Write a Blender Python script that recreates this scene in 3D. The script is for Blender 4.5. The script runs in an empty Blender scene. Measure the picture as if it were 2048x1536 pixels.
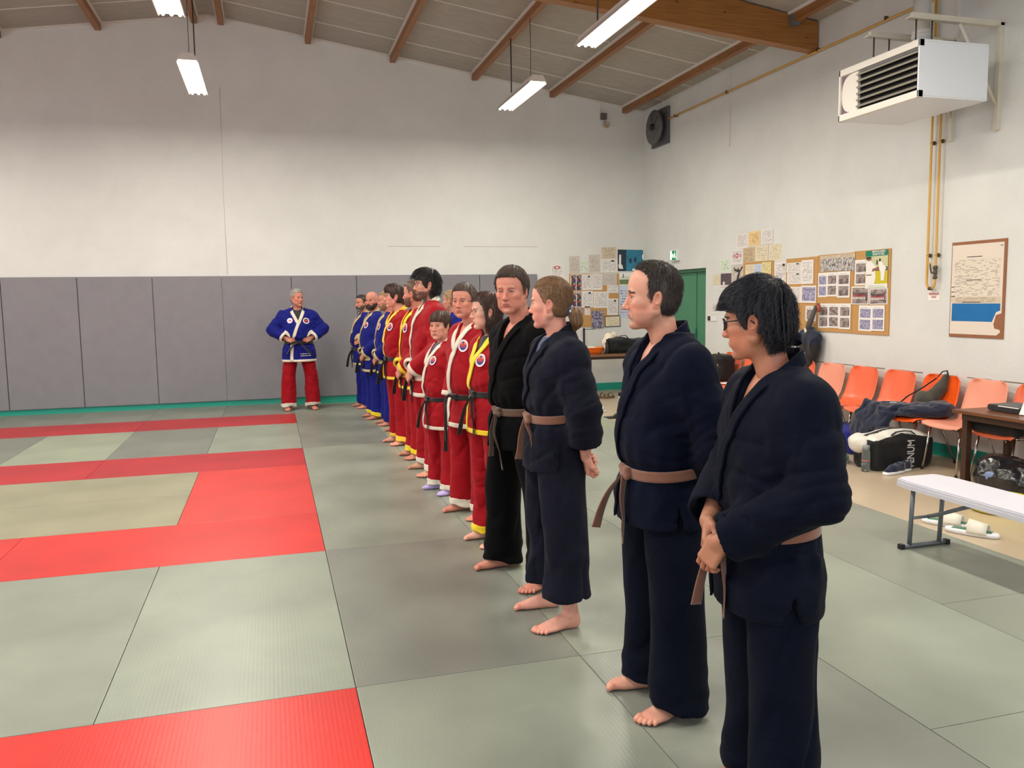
import bpy, bmesh, math, random
import numpy as np
from mathutils import Vector, Matrix
random.seed(7)
C = bpy.context.scene.collection
PI = math.pi

# ------------------------------------------------------------------ camera
cam_data = bpy.data.cameras.new('camera')
cam_data.sensor_width = 36.0
cam_data.lens = 1655.61 / 2048 * 36.0
cam_data.clip_start = 0.05
cam = bpy.data.objects.new('camera', cam_data)
C.objects.link(cam)
cR = Vector((0.96013699, -0.27913731, -0.01480966))
cU = Vector((0.04248849, 0.09337069, 0.99472441))
cF = Vector((0.2762819, 0.95570094, -0.10150877))
m3 = Matrix((cR, cU, -cF)).transposed()
cam.matrix_world = Matrix.Translation((-0.27645, -3.37463, 1.60444)) @ m3.to_4x4()
bpy.context.scene.camera = cam

# ------------------------------------------------------------------ world, light, exposure
sc = bpy.context.scene
sc.view_settings.view_transform = 'Standard'
sc.view_settings.look = 'None'
sc.view_settings.gamma = 1.0
sc.view_settings.use_curve_mapping = False
sc.view_settings.exposure = 0.0
world = bpy.data.worlds.new('world'); sc.world = world
world.use_nodes = True
bgn = world.node_tree.nodes['Background']
bgn.inputs[0].default_value = (0.78, 0.86, 1.0, 1)
bgn.inputs[1].default_value = 1.0

def area_light(name, loc, rot, sx, sy, power, col, parent=None, spread=PI):
    l = bpy.data.lights.new(name, 'AREA'); l.shape = 'RECTANGLE'; l.size = sx; l.size_y = sy
    l.energy = power; l.color = col; l.spread = spread
    o = bpy.data.objects.new(name, l); C.objects.link(o)
    o.location = loc; o.rotation_euler = rot
    if parent is not None: o.parent = parent
    return o
# daylight through the high window bands behind and to the left of the camera
area_light('window_daylight', (-8.0, 1.5, 3.0), (0, -PI/2 - 0.12, 0), 1.5, 9.5, 120, (0.80, 0.89, 1.0))
area_light('window_daylight', (0.0, -6.9, 3.0), (-PI/2 + 0.12, 0, PI), 11.0, 1.5, 190, (0.80, 0.89, 1.0))
LAMP_POWER = 74
LAMP_COL = (1.0, 0.945, 0.84)

# ------------------------------------------------------------------ materials
def lin(c):
    return tuple((x/255/12.92) if x/255 <= 0.04045 else ((x/255+0.055)/1.055)**2.4 for x in c)
MATS = {}
class NT:
    def __init__(s, m):
        m.use_nodes = True; s.t = m.node_tree; s.n = s.t.nodes; s.l = s.t.links
        s.b = s.n['Principled BSDF']
    def add(s, typ, **kw):
        n = s.n.new(typ)
        for k, v in kw.items(): setattr(n, k, v)
        return n
    def link(s, a, b): s.l.new(a, b)
def M(name, rgb, rough=0.6, var=0.0, vscale=3.0, bump=0.0, bscale=60.0, metal=0.0, spec=0.5, emit=0.0,
      alpha=1.0, trans=0.0, sheen=0.0, stretch=None, coat=0.0, srgb=True):
    if name in MATS: return MATS[name]
    m = bpy.data.materials.new(name); nt = NT(m); b = nt.b
    c = lin(rgb) if srgb else rgb
    b.inputs['Base Color'].default_value = (*c, 1)
    b.inputs['Roughness'].default_value = rough
    b.inputs['Metallic'].default_value = metal
    b.inputs['Specular IOR Level'].default_value = spec
    if sheen: b.inputs['Sheen Weight'].default_value = sheen
    if coat: b.inputs['Coat Weight'].default_value = coat
    if trans: b.inputs['Transmission Weight'].default_value = trans
    if emit:
        b.inputs['Emission Color'].default_value = (*c, 1); b.inputs['Emission Strength'].default_value = emit
    if var or bump:
        tc = nt.add('ShaderNodeTexCoord')
        mp = nt.add('ShaderNodeMapping')
        if stretch: mp.inputs['Scale'].default_value = stretch
        nt.link(tc.outputs['Object'], mp.inputs['Vector'])
    if var:
        no = nt.add('ShaderNodeTexNoise'); no.inputs['Scale'].default_value = vscale; no.inputs['Detail'].default_value = 6
        no.inputs['Roughness'].default_value = 0.65
        nt.link(mp.outputs[0], no.inputs['Vector'])
        cr = nt.add('ShaderNodeValToRGB')
        cr.color_ramp.elements[0].position = 0.3; cr.color_ramp.elements[1].position = 0.7
        cr.color_ramp.elements[0].color = (*[x*(1-var) for x in c], 1)
        cr.color_ramp.elements[1].color = (*[min(1, x*(1+var)) for x in c], 1)
        nt.link(no.outputs['Fac'], cr.inputs['Fac']); nt.link(cr.outputs['Color'], b.inputs['Base Color'])
    if bump:
        nb = nt.add('ShaderNodeTexNoise'); nb.inputs['Scale'].default_value = bscale; nb.inputs['Detail'].default_value = 4
        nt.link(mp.outputs[0], nb.inputs['Vector'])
        bp = nt.add('ShaderNodeBump'); bp.inputs['Strength'].default_value = bump; bp.inputs['Distance'].default_value = 0.01
        nt.link(nb.outputs['Fac'], bp.inputs['Height']); nt.link(bp.outputs[0], b.inputs['Normal'])
    MATS[name] = m
    return m

def mat_tatami(name, rgb, pebbled=False):
    """vinyl judo mat: fine straw emboss, scuffs and a soft sheen"""
    m = bpy.data.materials.new(name); nt = NT(m); b = nt.b
    tc = nt.add('ShaderNodeTexCoord')
    c = lin(rgb)
    n1 = nt.add('ShaderNodeTexNoise'); n1.inputs['Scale'].default_value = 1.7; n1.inputs['Detail'].default_value = 7
    nt.link(tc.outputs['Object'], n1.inputs['Vector'])
    cr = nt.add('ShaderNodeValToRGB'); e = cr.color_ramp.elements
    e[0].position = 0.32; e[1].position = 0.72
    e[0].color = (*[x*0.86 for x in c], 1); e[1].color = (*[min(1, x*1.12) for x in c], 1)
    nt.link(n1.outputs['Fac'], cr.inputs['Fac'])
    # scuff streaks
    mp = nt.add('ShaderNodeMapping'); mp.inputs['Scale'].default_value = (1.2, 7, 1); mp.inputs['Rotation'].default_value = (0, 0, 0.5)
    nt.link(tc.outputs['Object'], mp.inputs['Vector'])
    n2 = nt.add('ShaderNodeTexNoise'); n2.inputs['Scale'].default_value = 2.2; n2.inputs['Detail'].default_value = 5
    nt.link(mp.outputs[0], n2.inputs['Vector'])
    mr = nt.add('ShaderNodeMapRange'); mr.inputs['From Min'].default_value = 0.66; mr.inputs['From Max'].default_value = 0.8
    mr.inputs['To Max'].default_value = 0.35
    nt.link(n2.outputs['Fac'], mr.inputs['Value'])
    mx = nt.add('ShaderNodeMix', data_type='RGBA')
    nt.link(mr.outputs[0], mx.inputs[0]); nt.link(cr.outputs[0], mx.inputs[6])
    mx.inputs[7].default_value = (*[min(1, x*1.2+0.05) for x in c], 1)
    nt.link(mx.outputs[2], b.inputs['Base Color'])
    b.inputs['Roughness'].default_value = 0.36
    b.inputs['Specular IOR Level'].default_value = 0.5
    w = nt.add('ShaderNodeTexWave', wave_type='BANDS', bands_direction='Y'); w.inputs['Scale'].default_value = 45
    w.inputs['Distortion'].default_value = 0.4
    w2 = nt.add('ShaderNodeTexWave', wave_type='BANDS', bands_direction='X'); w2.inputs['Scale'].default_value = 18
    nt.link(tc.outputs['Object'], w.inputs['Vector']); nt.link(tc.outputs['Object'], w2.inputs['Vector'])
    ad = nt.add('ShaderNodeMath', operation='MULTIPLY')
    nt.link(w.outputs['Fac'], ad.inputs[0]); nt.link(w2.outputs['Fac'], ad.inputs[1])
    n3 = nt.add('ShaderNodeTexNoise'); n3.inputs['Scale'].default_value = 14 if not pebbled else 9; n3.inputs['Detail'].default_value = 3
    nt.link(tc.outputs['Object'], n3.inputs['Vector'])
    a2 = nt.add('ShaderNodeMath', operation='MULTIPLY_ADD'); a2.inputs[1].default_value = 2.2
    nt.link(n3.outputs['Fac'], a2.inputs[0]); nt.link(ad.outputs[0], a2.inputs[2])
    bp = nt.add('ShaderNodeBump'); bp.inputs['Strength'].default_value = 0.09; bp.inputs['Distance'].default_value = 0.003
    nt.link(a2.outputs[0], bp.inputs['Height']); nt.link(bp.outputs[0], b.inputs['Normal'])
    MATS[name] = m
    return m

def mat_wood(name, c1, c2, axis=0, scale=3.0, rough=0.45, knots=False):
    m = bpy.data.materials.new(name); nt = NT(m); b = nt.b
    tc = nt.add('ShaderNodeTexCoord'); mp = nt.add('ShaderNodeMapping')
    s = [18.0, 18.0, 18.0]; s[axis] = 0.9
    mp.inputs['Scale'].default_value = s
    nt.link(tc.outputs['Object'], mp.inputs['Vector'])
    n = nt.add('ShaderNodeTexNoise'); n.inputs['Scale'].default_value = scale; n.inputs['Detail'].default_value = 5
    nt.link(mp.outputs[0], n.inputs['Vector'])
    cr = nt.add('ShaderNodeValToRGB'); e = cr.color_ramp.elements
    e[0].position = 0.3; e[1].position = 0.7; e[0].color = (*lin(c1), 1); e[1].color = (*lin(c2), 1)
    nt.link(n.outputs['Fac'], cr.inputs['Fac'])
    out = cr.outputs[0]
    if knots:
        v = nt.add('ShaderNodeTexVoronoi'); v.inputs['Scale'].default_value = 4.5
        mp2 = nt.add('ShaderNodeMapping'); s2 = [1.4, 1.4, 1.4]; s2[axis] = 0.8; mp2.inputs['Scale'].default_value = s2
        nt.link(tc.outputs['Object'], mp2.inputs['Vector']); nt.link(mp2.outputs[0], v.inputs['Vector'])
        mr = nt.add('ShaderNodeMapRange'); mr.inputs['From Min'].default_value = 0.05; mr.inputs['From Max'].default_value = 0.11
        mr.inputs['To Min'].default_value = 0.8; mr.inputs['To Max'].default_value = 0.0
        nt.link(v.outputs['Distance'], mr.inputs['Value'])
        mx = nt.add('ShaderNodeMix', data_type='RGBA'); nt.link(mr.outputs[0], mx.inputs[0])
        nt.link(out, mx.inputs[6]); mx.inputs[7].default_value = (*lin((92, 38, 14)), 1); out = mx.outputs[2]
    nt.link(out, b.inputs['Base Color']); b.inputs['Roughness'].default_value = rough
    MATS[name] = m
    return m

def mat_paper(name, paper, ink, lines=14, dens=0.5, margin=0.1):
    """a printed sheet: rows of broken ink lines inside margins, from the sheet's own UV"""
    m = bpy.data.materials.new(name); nt = NT(m); b = nt.b
    uv = nt.add('ShaderNodeUVMap'); sp = nt.add('ShaderNodeSeparateXYZ'); nt.link(uv.outputs[0], sp.inputs[0])
    def math_(op, a, bb=None, cc=None):
        n = nt.add('ShaderNodeMath', operation=op)
        for i, x in enumerate((a, bb, cc)):
            if x is None: continue
            if isinstance(x, (int, float)): n.inputs[i].default_value = x
            else: nt.link(x, n.inputs[i])
        return n.outputs[0]
    u, v = sp.outputs[0], sp.outputs[1]
    fr = math_('FRACT', math_('MULTIPLY', v, float(lines)))
    row = math_('FLOOR', math_('MULTIPLY', v, float(lines)))
    l1 = math_('LESS_THAN', fr, 0.42)
    oi = nt.add('ShaderNodeObjectInfo')
    cb = nt.add('ShaderNodeCombineXYZ')
    nt.link(math_('MULTIPLY', u, 9.0), cb.inputs[0]); nt.link(math_('MULTIPLY', row, 3.7), cb.inputs[1])
    nt.link(math_('MULTIPLY', oi.outputs['Random'], 50.0), cb.inputs[2])
    n = nt.add('ShaderNodeTexNoise'); n.inputs['Scale'].default_value = 1.1; n.inputs['Detail'].default_value = 3
    nt.link(cb.outputs[0], n.inputs['Vector'])
    l2 = math_('GREATER_THAN', n.outputs['Fac'], dens)
    mgn = math_('MULTIPLY', math_('GREATER_THAN', u, margin), math_('LESS_THAN', u, 1-margin))
    mgv = math_('MULTIPLY', math_('GREATER_THAN', v, margin), math_('LESS_THAN', v, 1-margin*0.8))
    k = math_('MULTIPLY', math_('MULTIPLY', l1, l2), math_('MULTIPLY', mgn, mgv))
    mx = nt.add('ShaderNodeMix', data_type='RGBA'); nt.link(k, mx.inputs[0])
    mx.inputs[6].default_value = (*lin(paper), 1); mx.inputs[7].default_value = (*lin(ink), 1)
    nt.link(mx.outputs[2], b.inputs['Base Color']); b.inputs['Roughness'].default_value = 0.7
    MATS[name] = m
    return m

def mat_blocks(name, cols, sx=5, sy=8, rough=0.5, grid=True):
    """printed picture: blotches of a few colours from the sheet's UV"""
    m = bpy.data.materials.new(name); nt = NT(m); b = nt.b
    uv = nt.add('ShaderNodeUVMap'); oi = nt.add('ShaderNodeObjectInfo')
    mp = nt.add('ShaderNodeMapping'); mp.inputs['Scale'].default_value = (sx, sy, 1)
    nt.link(uv.outputs[0], mp.inputs['Vector'])
    va = nt.add('ShaderNodeVectorMath', operation='ADD'); nt.link(mp.outputs[0], va.inputs[0]); nt.link(oi.outputs['Random'], va.inputs[1])
    if grid:
        n = nt.add('ShaderNodeTexVoronoi'); n.inputs['Scale'].default_value = 1.0; n.inputs['Randomness'].default_value = 0.35
        n.distance = 'CHEBYCHEV'
        nt.link(va.outputs[0], n.inputs['Vector'])
        bw = nt.add('ShaderNodeSeparateColor'); nt.link(n.outputs['Color'], bw.inputs[0]); fac = bw.outputs[0]
    else:
        n = nt.add('ShaderNodeTexNoise'); n.inputs['Scale'].default_value = 1.0; n.inputs['Detail'].default_value = 4
        nt.link(va.outputs[0], n.inputs['Vector'])
        mr = nt.add('ShaderNodeMapRange'); mr.inputs['From Min'].default_value = 0.3; mr.inputs['From Max'].default_value = 0.7
        nt.link(n.outputs['Fac'], mr.inputs['Value']); fac = mr.outputs[0]
    cr = nt.add('ShaderNodeValToRGB'); cr.color_ramp.interpolation = 'CONSTANT' if grid else 'LINEAR'
    e = cr.color_ramp.elements
    while len(e) < len(cols): e.new(0.5)
    for i, c in enumerate(cols):
        e[i].position = i/len(cols) if grid else i/(len(cols)-1); e[i].color = (*lin(c), 1)
    nt.link(fac, cr.inputs['Fac']); nt.link(cr.outputs[0], b.inputs['Base Color']); b.inputs['Roughness'].default_value = rough
    MATS[name] = m
    return m

def mat_fabric(name, rgb, rough=0.85, scale=420, var=0.12, sheen=0.3, wr=0.35, spec=0.25, satin=False, wstr=0.4, wcol=None):
    """woven cotton or satin with a fine weave and soft creases"""
    m = bpy.data.materials.new(name); nt = NT(m); b = nt.b; c = lin(rgb)
    tc = nt.add('ShaderNodeTexCoord')
    n = nt.add('ShaderNodeTexNoise'); n.inputs['Scale'].default_value = 7; n.inputs['Detail'].default_value = 8; n.inputs['Roughness'].default_value = 0.7
    nt.link(tc.outputs['Object'], n.inputs['Vector'])
    cr = nt.add('ShaderNodeValToRGB'); e = cr.color_ramp.elements; e[0].position = 0.3; e[1].position = 0.72
    w = lin(wcol) if wcol else [min(1, x*(1+var)+0.002) for x in c]
    e[0].color = (*[x*(1-var) for x in c], 1); e[1].color = (*w, 1)
    nt.link(n.outputs['Fac'], cr.inputs['Fac']); nt.link(cr.outputs[0], b.inputs['Base Color'])
    b.inputs['Roughness'].default_value = rough; b.inputs['Specular IOR Level'].default_value = spec
    b.inputs['Sheen Weight'].default_value = sheen; b.inputs['Sheen Roughness'].default_value = 0.5
    # creases: distorted, stretched noise
    mp = nt.add('ShaderNodeMapping'); mp.inputs['Rotation'].default_value = (0.5, 0.4, 0.2); mp.inputs['Scale'].default_value = (1.0, 1.0, 2.4)
    nt.link(tc.outputs['Object'], mp.inputs['Vector'])
    n2 = nt.add('ShaderNodeTexNoise'); n2.inputs['Scale'].default_value = 4.0; n2.inputs['Detail'].default_value = 2; n2.inputs['Distortion'].default_value = 0.4
    nt.link(mp.outputs[0], n2.inputs['Vector'])
    b1 = nt.add('ShaderNodeBump'); b1.inputs['Strength'].default_value = wr; b1.inputs['Distance'].default_value = 0.03
    nt.link(n2.outputs['Fac'], b1.inputs['Height'])
    n3 = nt.add('ShaderNodeTexNoise'); n3.inputs['Scale'].default_value = scale; n3.inputs['Detail'].default_value = 1
    nt.link(tc.outputs['Object'], n3.inputs['Vector'])
    b2 = nt.add('ShaderNodeBump'); b2.inputs['Strength'].default_value = wstr; b2.inputs['Distance'].default_value = 0.001
    nt.link(n3.outputs['Fac'], b2.inputs['Height']); nt.link(b1.outputs[0], b2.inputs['Normal'])
    nt.link(b2.outputs[0], b.inputs['Normal'])
    MATS[name] = m
    return m

def mat_vcol(name, rough=0.5, sss=0.0, spec=0.4, bump=0.15, bscale=220):
    m = bpy.data.materials.new(name); nt = NT(m); b = nt.b
    a = nt.add('ShaderNodeVertexColor', layer_name='Col'); nt.link(a.outputs[0], b.inputs['Base Color'])
    b.inputs['Roughness'].default_value = rough; b.inputs['Specular IOR Level'].default_value = spec
    if sss:
        b.inputs['Subsurface Weight'].default_value = sss; b.inputs['Subsurface Radius'].default_value = (0.012, 0.005, 0.003)
        b.inputs['Subsurface Scale'].default_value = 1.0
    if bump:
        tc = nt.add('ShaderNodeTexCoord'); n = nt.add('ShaderNodeTexNoise'); n.inputs['Scale'].default_value = bscale
        nt.link(tc.outputs['Object'], n.inputs['Vector'])
        bp = nt.add('ShaderNodeBump'); bp.inputs['Strength'].default_value = bump; bp.inputs['Distance'].default_value = 0.002
        nt.link(n.outputs['Fac'], bp.inputs['Height']); nt.link(bp.outputs[0], b.inputs['Normal'])
    MATS[name] = m
    return m

# ------------------------------------------------------------------ object helpers
def tag(o, label=None, cat=None, group=None, kind=None):
    if label: o['label'] = label
    if cat: o['category'] = cat
    if group: o['group'] = group
    if kind: o['kind'] = kind
    return o
def empty(name, loc=(0, 0, 0), rz=0.0, label=None, cat=None, group=None):
    o = bpy.data.objects.new(name, None); C.objects.link(o)
    o.location = loc; o.rotation_euler = (0, 0, rz); o.empty_display_size = 0.1
    return tag(o, label, cat, group)
def link_mesh(name, me, parent=None):
    o = bpy.data.objects.new(name, me); C.objects.link(o)
    if parent is not None: o.parent = parent
    return o
def copy_tree(o, parent=None):
    c = o.copy(); C.objects.link(c)
    if parent is not None: c.parent = parent
    for ch in list(o.children):
        copy_tree(ch, c)
    return c

class MB:
    """collects shapes, built as one mesh object"""
    def __init__(s): s.v = []; s.f = []; s.mi = []; s.uv = {}; s.sm = []
    def add(s, verts, faces, mi=0, smooth=False):
        o = len(s.v); s.v += [tuple(v) for v in verts]
        for f in faces: s.f.append(tuple(i+o for i in f)); s.mi.append(mi); s.sm.append(smooth)
        return s
    def box(s, x0, x1, y0, y1, z0, z1, mi=0, bev=0.0, rot=None, org=None):
        if bev > 0:
            bm = bmesh.new(); bmesh.ops.create_cube(bm, size=1.0)
            for v in bm.verts:
                v.co = Vector(((x0+x1)/2 + v.co.x*(x1-x0), (y0+y1)/2 + v.co.y*(y1-y0), (z0+z1)/2 + v.co.z*(z1-z0)))
            bev = min(bev, 0.49*min(abs(x1-x0), abs(y1-y0), abs(z1-z0)))
            bmesh.ops.bevel(bm, geom=list(bm.edges), offset=bev, segments=2, profile=0.7, affect='EDGES')
            vs = [v.co.copy() for v in bm.verts]; bm.verts.index_update()
            fs = [[v.index for v in f.verts] for f in bm.faces]; bm.free()
        else:
            vs = [Vector((x, y, z)) for x in (x0, x1) for y in (y0, y1) for z in (z0, z1)]
            fs = [(0, 1, 3, 2), (4, 6, 7, 5), (0, 4, 5, 1), (2, 3, 7, 6), (0, 2, 6, 4), (1, 5, 7, 3)]
        if rot is not None:
            og = Vector(org) if org is not None else Vector(((x0+x1)/2, (y0+y1)/2, (z0+z1)/2))
            vs = [rot @ (v-og) + og for v in vs]
        return s.add(vs, fs, mi)
    def tube(s, pts, r, n=10, mi=0, cap=True, flat=1.0):
        pts = [Vector(p) for p in pts]; k = len(pts)
        rs = r if isinstance(r, (list, tuple)) else [r]*k
        t0 = (pts[1]-pts[0]).normalized()
        up = Vector((0, 0, 1)) if abs(t0.z) < 0.9 else Vector((1, 0, 0))
        a = t0.cross(up).normalized(); vs = []
        for i in range(k):
            t = (pts[min(i+1, k-1)]-pts[max(i-1, 0)]).normalized()
            a = (a - t*a.dot(t)).normalized(); b = t.cross(a)
            for j in range(n):
                an = 2*PI*j/n
                vs.append(pts[i] + a*(math.cos(an)*rs[i]) + b*(math.sin(an)*rs[i]*flat))
        fs = [(i*n+j, i*n+(j+1) % n, (i+1)*n+(j+1) % n, (i+1)*n+j) for i in range(k-1) for j in range(n)]
        if cap: fs += [tuple(range(n))[::-1], tuple((k-1)*n+j for j in range(n))]
        return s.add(vs, fs, mi, True)
    def lathe(s, prof, cx, cy, n=24, mi=0, axis='z', smooth=True, cz=0.0):
        vs = []
        for (r, z) in prof:
            for j in range(n):
                an = 2*PI*j/n; c_, s_ = math.cos(an)*r, math.sin(an)*r
                vs.append((cx+c_, cy+s_, z+cz) if axis == 'z' else ((cx+z, cy+c_, cz+s_) if axis == 'x' else (cx+c_, cy+z, cz+s_)))
        k = len(prof)
        fs = [(i*n+j, i*n+(j+1) % n, (i+1)*n+(j+1) % n, (i+1)*n+j) for i in range(k-1) for j in range(n)]
        fs += [tuple(range(n))[::-1], tuple((k-1)*n+j for j in range(n))]
        return s.add(vs, fs, mi, smooth)
    def grid(s, P, mi=0, smooth=True, thick=0.0, closed=False):
        """P: rows x cols of points; thick gives it a back side"""
        P = np.asarray(P, float); a, b = P.shape[:2]
        if thick:
            du = np.gradient(P, axis=0); dv = np.gradient(P, axis=1); nn = np.cross(du, dv)
            nn /= np.maximum(np.linalg.norm(nn, axis=2, keepdims=True), 1e-9)
            Q = P - nn*thick
            vs = [tuple(x) for x in P.reshape(-1, 3)] + [tuple(x) for x in Q.reshape(-1, 3)]; o = a*b
            fs = []
            for i in range(a-1):
                for j in range(b-1):
                    q = (i*b+j, (i+1)*b+j, (i+1)*b+j+1, i*b+j+1)
                    fs.append(q); fs.append(tuple(o+x for x in q[::-1]))
            for i in range(a-1):
                fs.append((i*b, i*b+o, (i+1)*b+o, (i+1)*b)); fs.append((i*b+b-1, (i+1)*b+b-1, (i+1)*b+b-1+o, i*b+b-1+o))
            for j in range(b-1):
                fs.append((j, j+1, j+1+o, j+o)); fs.append(((a-1)*b+j, (a-1)*b+j+o, (a-1)*b+j+1+o, (a-1)*b+j+1))
        else:
            vs = [tuple(x) for x in P.reshape(-1, 3)]
            fs = [(i*b+j, (i+1)*b+j, (i+1)*b+j+1, i*b+j+1) for i in range(a-1) for j in range(b-1)]
        return s.add(vs, fs, mi, smooth)
    def prism(s, poly, a0, a1, axis='z', mi=0):
        n = len(poly)
        def P(p, a): return (p[0], p[1], a) if axis == 'z' else ((a, p[0], p[1]) if axis == 'x' else (p[0], a, p[1]))
        vs = [P(p, a0) for p in poly] + [P(p, a1) for p in poly]
        fs = [tuple(range(n))[::-1], tuple(range(n, 2*n))] + [(i, (i+1) % n, (i+1) % n+n, i+n) for i in range(n)]
        return s.add(vs, fs, mi)
    def quad_uv(s, p00, p10, p11, p01, mi=0):
        o = len(s.v); s.v += [tuple(p) for p in (p00, p10, p11, p01)]
        s.uv[len(s.f)] = ((0, 0), (1, 0), (1, 1), (0, 1))
        s.f.append((o, o+1, o+2, o+3)); s.mi.append(mi); s.sm.append(False)
        return s
    def build(s, name, mats, parent=None, fix=True):
        me = bpy.data.meshes.new(name); me.from_pydata(s.v, [], s.f)
        if not isinstance(mats, (list, tuple)): mats = [mats]
        for m in mats: me.materials.append(m)
        me.polygons.foreach_set('material_index', s.mi); me.polygons.foreach_set('use_smooth', s.sm)
        if s.uv:
            ul = me.uv_layers.new(name='UVMap')
            for fi, uvs in s.uv.items():
                ls = me.polygons[fi].loop_start
                for k, q in enumerate(uvs): ul.data[ls+k].uv = q
        me.update()
        if fix and not s.uv:
            bm = bmesh.new(); bm.from_mesh(me); bmesh.ops.recalc_face_normals(bm, faces=list(bm.faces)); bm.to_mesh(me); bm.free()
        return link_mesh(name, me, parent)

def text_mesh(name, s, size, mat, matrix, parent=None, extrude=0.0006, align='CENTER', bold=0.0, sx=1.0):
    cu = bpy.data.curves.new(name, 'FONT'); cu.body = s; cu.size = size; cu.align_x = align; cu.align_y = 'CENTER'
    cu.extrude = extrude; cu.offset = bold; cu.space_line = 0.95
    to = bpy.data.objects.new('tmp_text', cu); C.objects.link(to)
    me = bpy.data.meshes.new_from_object(to.evaluated_get(bpy.context.evaluated_depsgraph_get()))
    bpy.data.objects.remove(to); me.materials.clear(); me.materials.append(mat)
    me.transform(Matrix.Diagonal((sx, 1, 1, 1)))
    o = link_mesh(name, me, parent); o.matrix_world = matrix if parent is None else matrix
    return o
# ================================================================== THE ROOM
def wp(o, parent):
    """parent while keeping coordinates given in the room's frame"""
    o.parent = parent; o.matrix_parent_inverse = parent.matrix_basis.inverted(); return o
FL = -0.04          # hall floor; the mats' top is z = 0
XW, YB = 6.2, 10.4  # right wall, back wall
XL, YF = -8.2, -7.0
def roof(x): return 5.96 - 0.15*abs(x+1.0)

m_wall = M('wall_paint', (220, 221, 218), 0.75, var=0.05, vscale=1.3, bump=0.25, bscale=38)
m_floor = M('linoleum', (196, 178, 152), 0.28, var=0.06, vscale=2.2, spec=0.5)
m_teal = M('teal_paint', (32, 160, 140), 0.45)
m_pad = M('wall_pad_vinyl', (130, 128, 134), 0.6, var=0.05, vscale=5, bump=0.15, bscale=150)
m_pine = mat_wood('pine_beam', (136, 86, 34), (164, 112, 54), axis=0, knots=True)
m_pine_y = mat_wood('pine_purlin', (132, 86, 46), (158, 108, 64), axis=1, knots=True)
m_wwool = M('wood_wool_panel', (172, 168, 160), 0.95, var=0.10, vscale=4.5, bump=0.5, bscale=90, stretch=(1, 3.5, 1))
m_strip = M('panel_strip', (222, 218, 212), 0.7)
m_white = M('white_paint_metal', (226, 228, 230), 0.4)
m_dark = M('dark_metal', (52, 50, 48), 0.5)
m_black = M('black_plastic', (22, 22, 24), 0.5)
m_chrome = M('chrome', (190, 185, 180), 0.22, metal=1.0)
m_greyst = M('grey_steel', (120, 126, 134), 0.4, metal=0.4)

def struct(mb, name, mats, kind='structure'):
    return tag(mb.build(name, mats), kind=kind)
struct(MB().box(XL-.2, XW+.2, YF-.2, YB+.2, FL-.2, FL), 'floor', m_floor)
# back wall: pentagon gable
struct(MB().prism([(XL-.2, FL), (XW+.2, FL), (XW+.2, roof(XW+.2)+.02), (-1, roof(-1)+.02), (XL-.2, roof(XL-.2)+.02)], YB, YB+.2, 'y'), 'wall_back', m_wall)
mb = MB()   # front wall behind the camera with a high window band
mb.box(XL-.2, XW+.2, YF-.2, YF, FL, 2.2); mb.box(XL-.2, -6.5, YF-.2, YF, 2.2, 3.8); mb.box(5.5, XW+.2, YF-.2, YF, 2.2, 3.8)
mb.prism([(XL-.2, 3.8), (XW+.2, 3.8), (XW+.2, roof(XW+.2)), (-1, roof(-1)), (XL-.2, roof(XL-.2))], YF-.2, YF, 'y')
struct(mb, 'wall_front', m_wall)
mb = MB()
mb.box(XL-.2, XL, YF, YB, FL, 2.2); mb.box(XL-.2, XL, YF, -3.5, 2.2, 3.8); mb.box(XL-.2, XL, 6.5, YB, 2.2, 3.8); mb.box(XL-.2, XL, YF, YB, 3.8, roof(XL)+.02)
struct(mb, 'wall_left', m_wall)
# right wall with the recessed double door
DY0, DY1, DZ = 8.16, 9.62, 2.05
mb = MB()
mb.box(XW, XW+.3, YF, DY0, FL, roof(XW)+.02); mb.box(XW, XW+.3, DY1, YB, FL, roof(XW)+.02); mb.box(XW, XW+.3, DY0, DY1, DZ, roof(XW)+.02)
struct(mb, 'wall_right', m_wall)
# windows
m_glass = M('window_glass', (235, 242, 248), 0.1, trans=1.0, spec=0.3)
for k, (a, b, c) in enumerate([('y', -6.5, 5.5), ('x', -3.5, 6.5)]):
    e = MB()
    n = 6; st = (c-b)/n
    for i in range(n+1):
        p = b+i*st
        if a == 'y': e.box(p-.03, p+.03, YF-.14, YF-.06, 2.2, 3.8)
        else: e.box(XL-.14, XL-.06, p-.03, p+.03, 2.2, 3.8)
    for z in (2.23, 3.77):
        if a == 'y': e.box(b, c, YF-.14, YF-.06, z-.03, z+.03)
        else: e.box(XL-.14, XL-.06, b, c, z-.03, z+.03)
    w = struct(e, 'window_%d' % (k+1), m_white)
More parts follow.
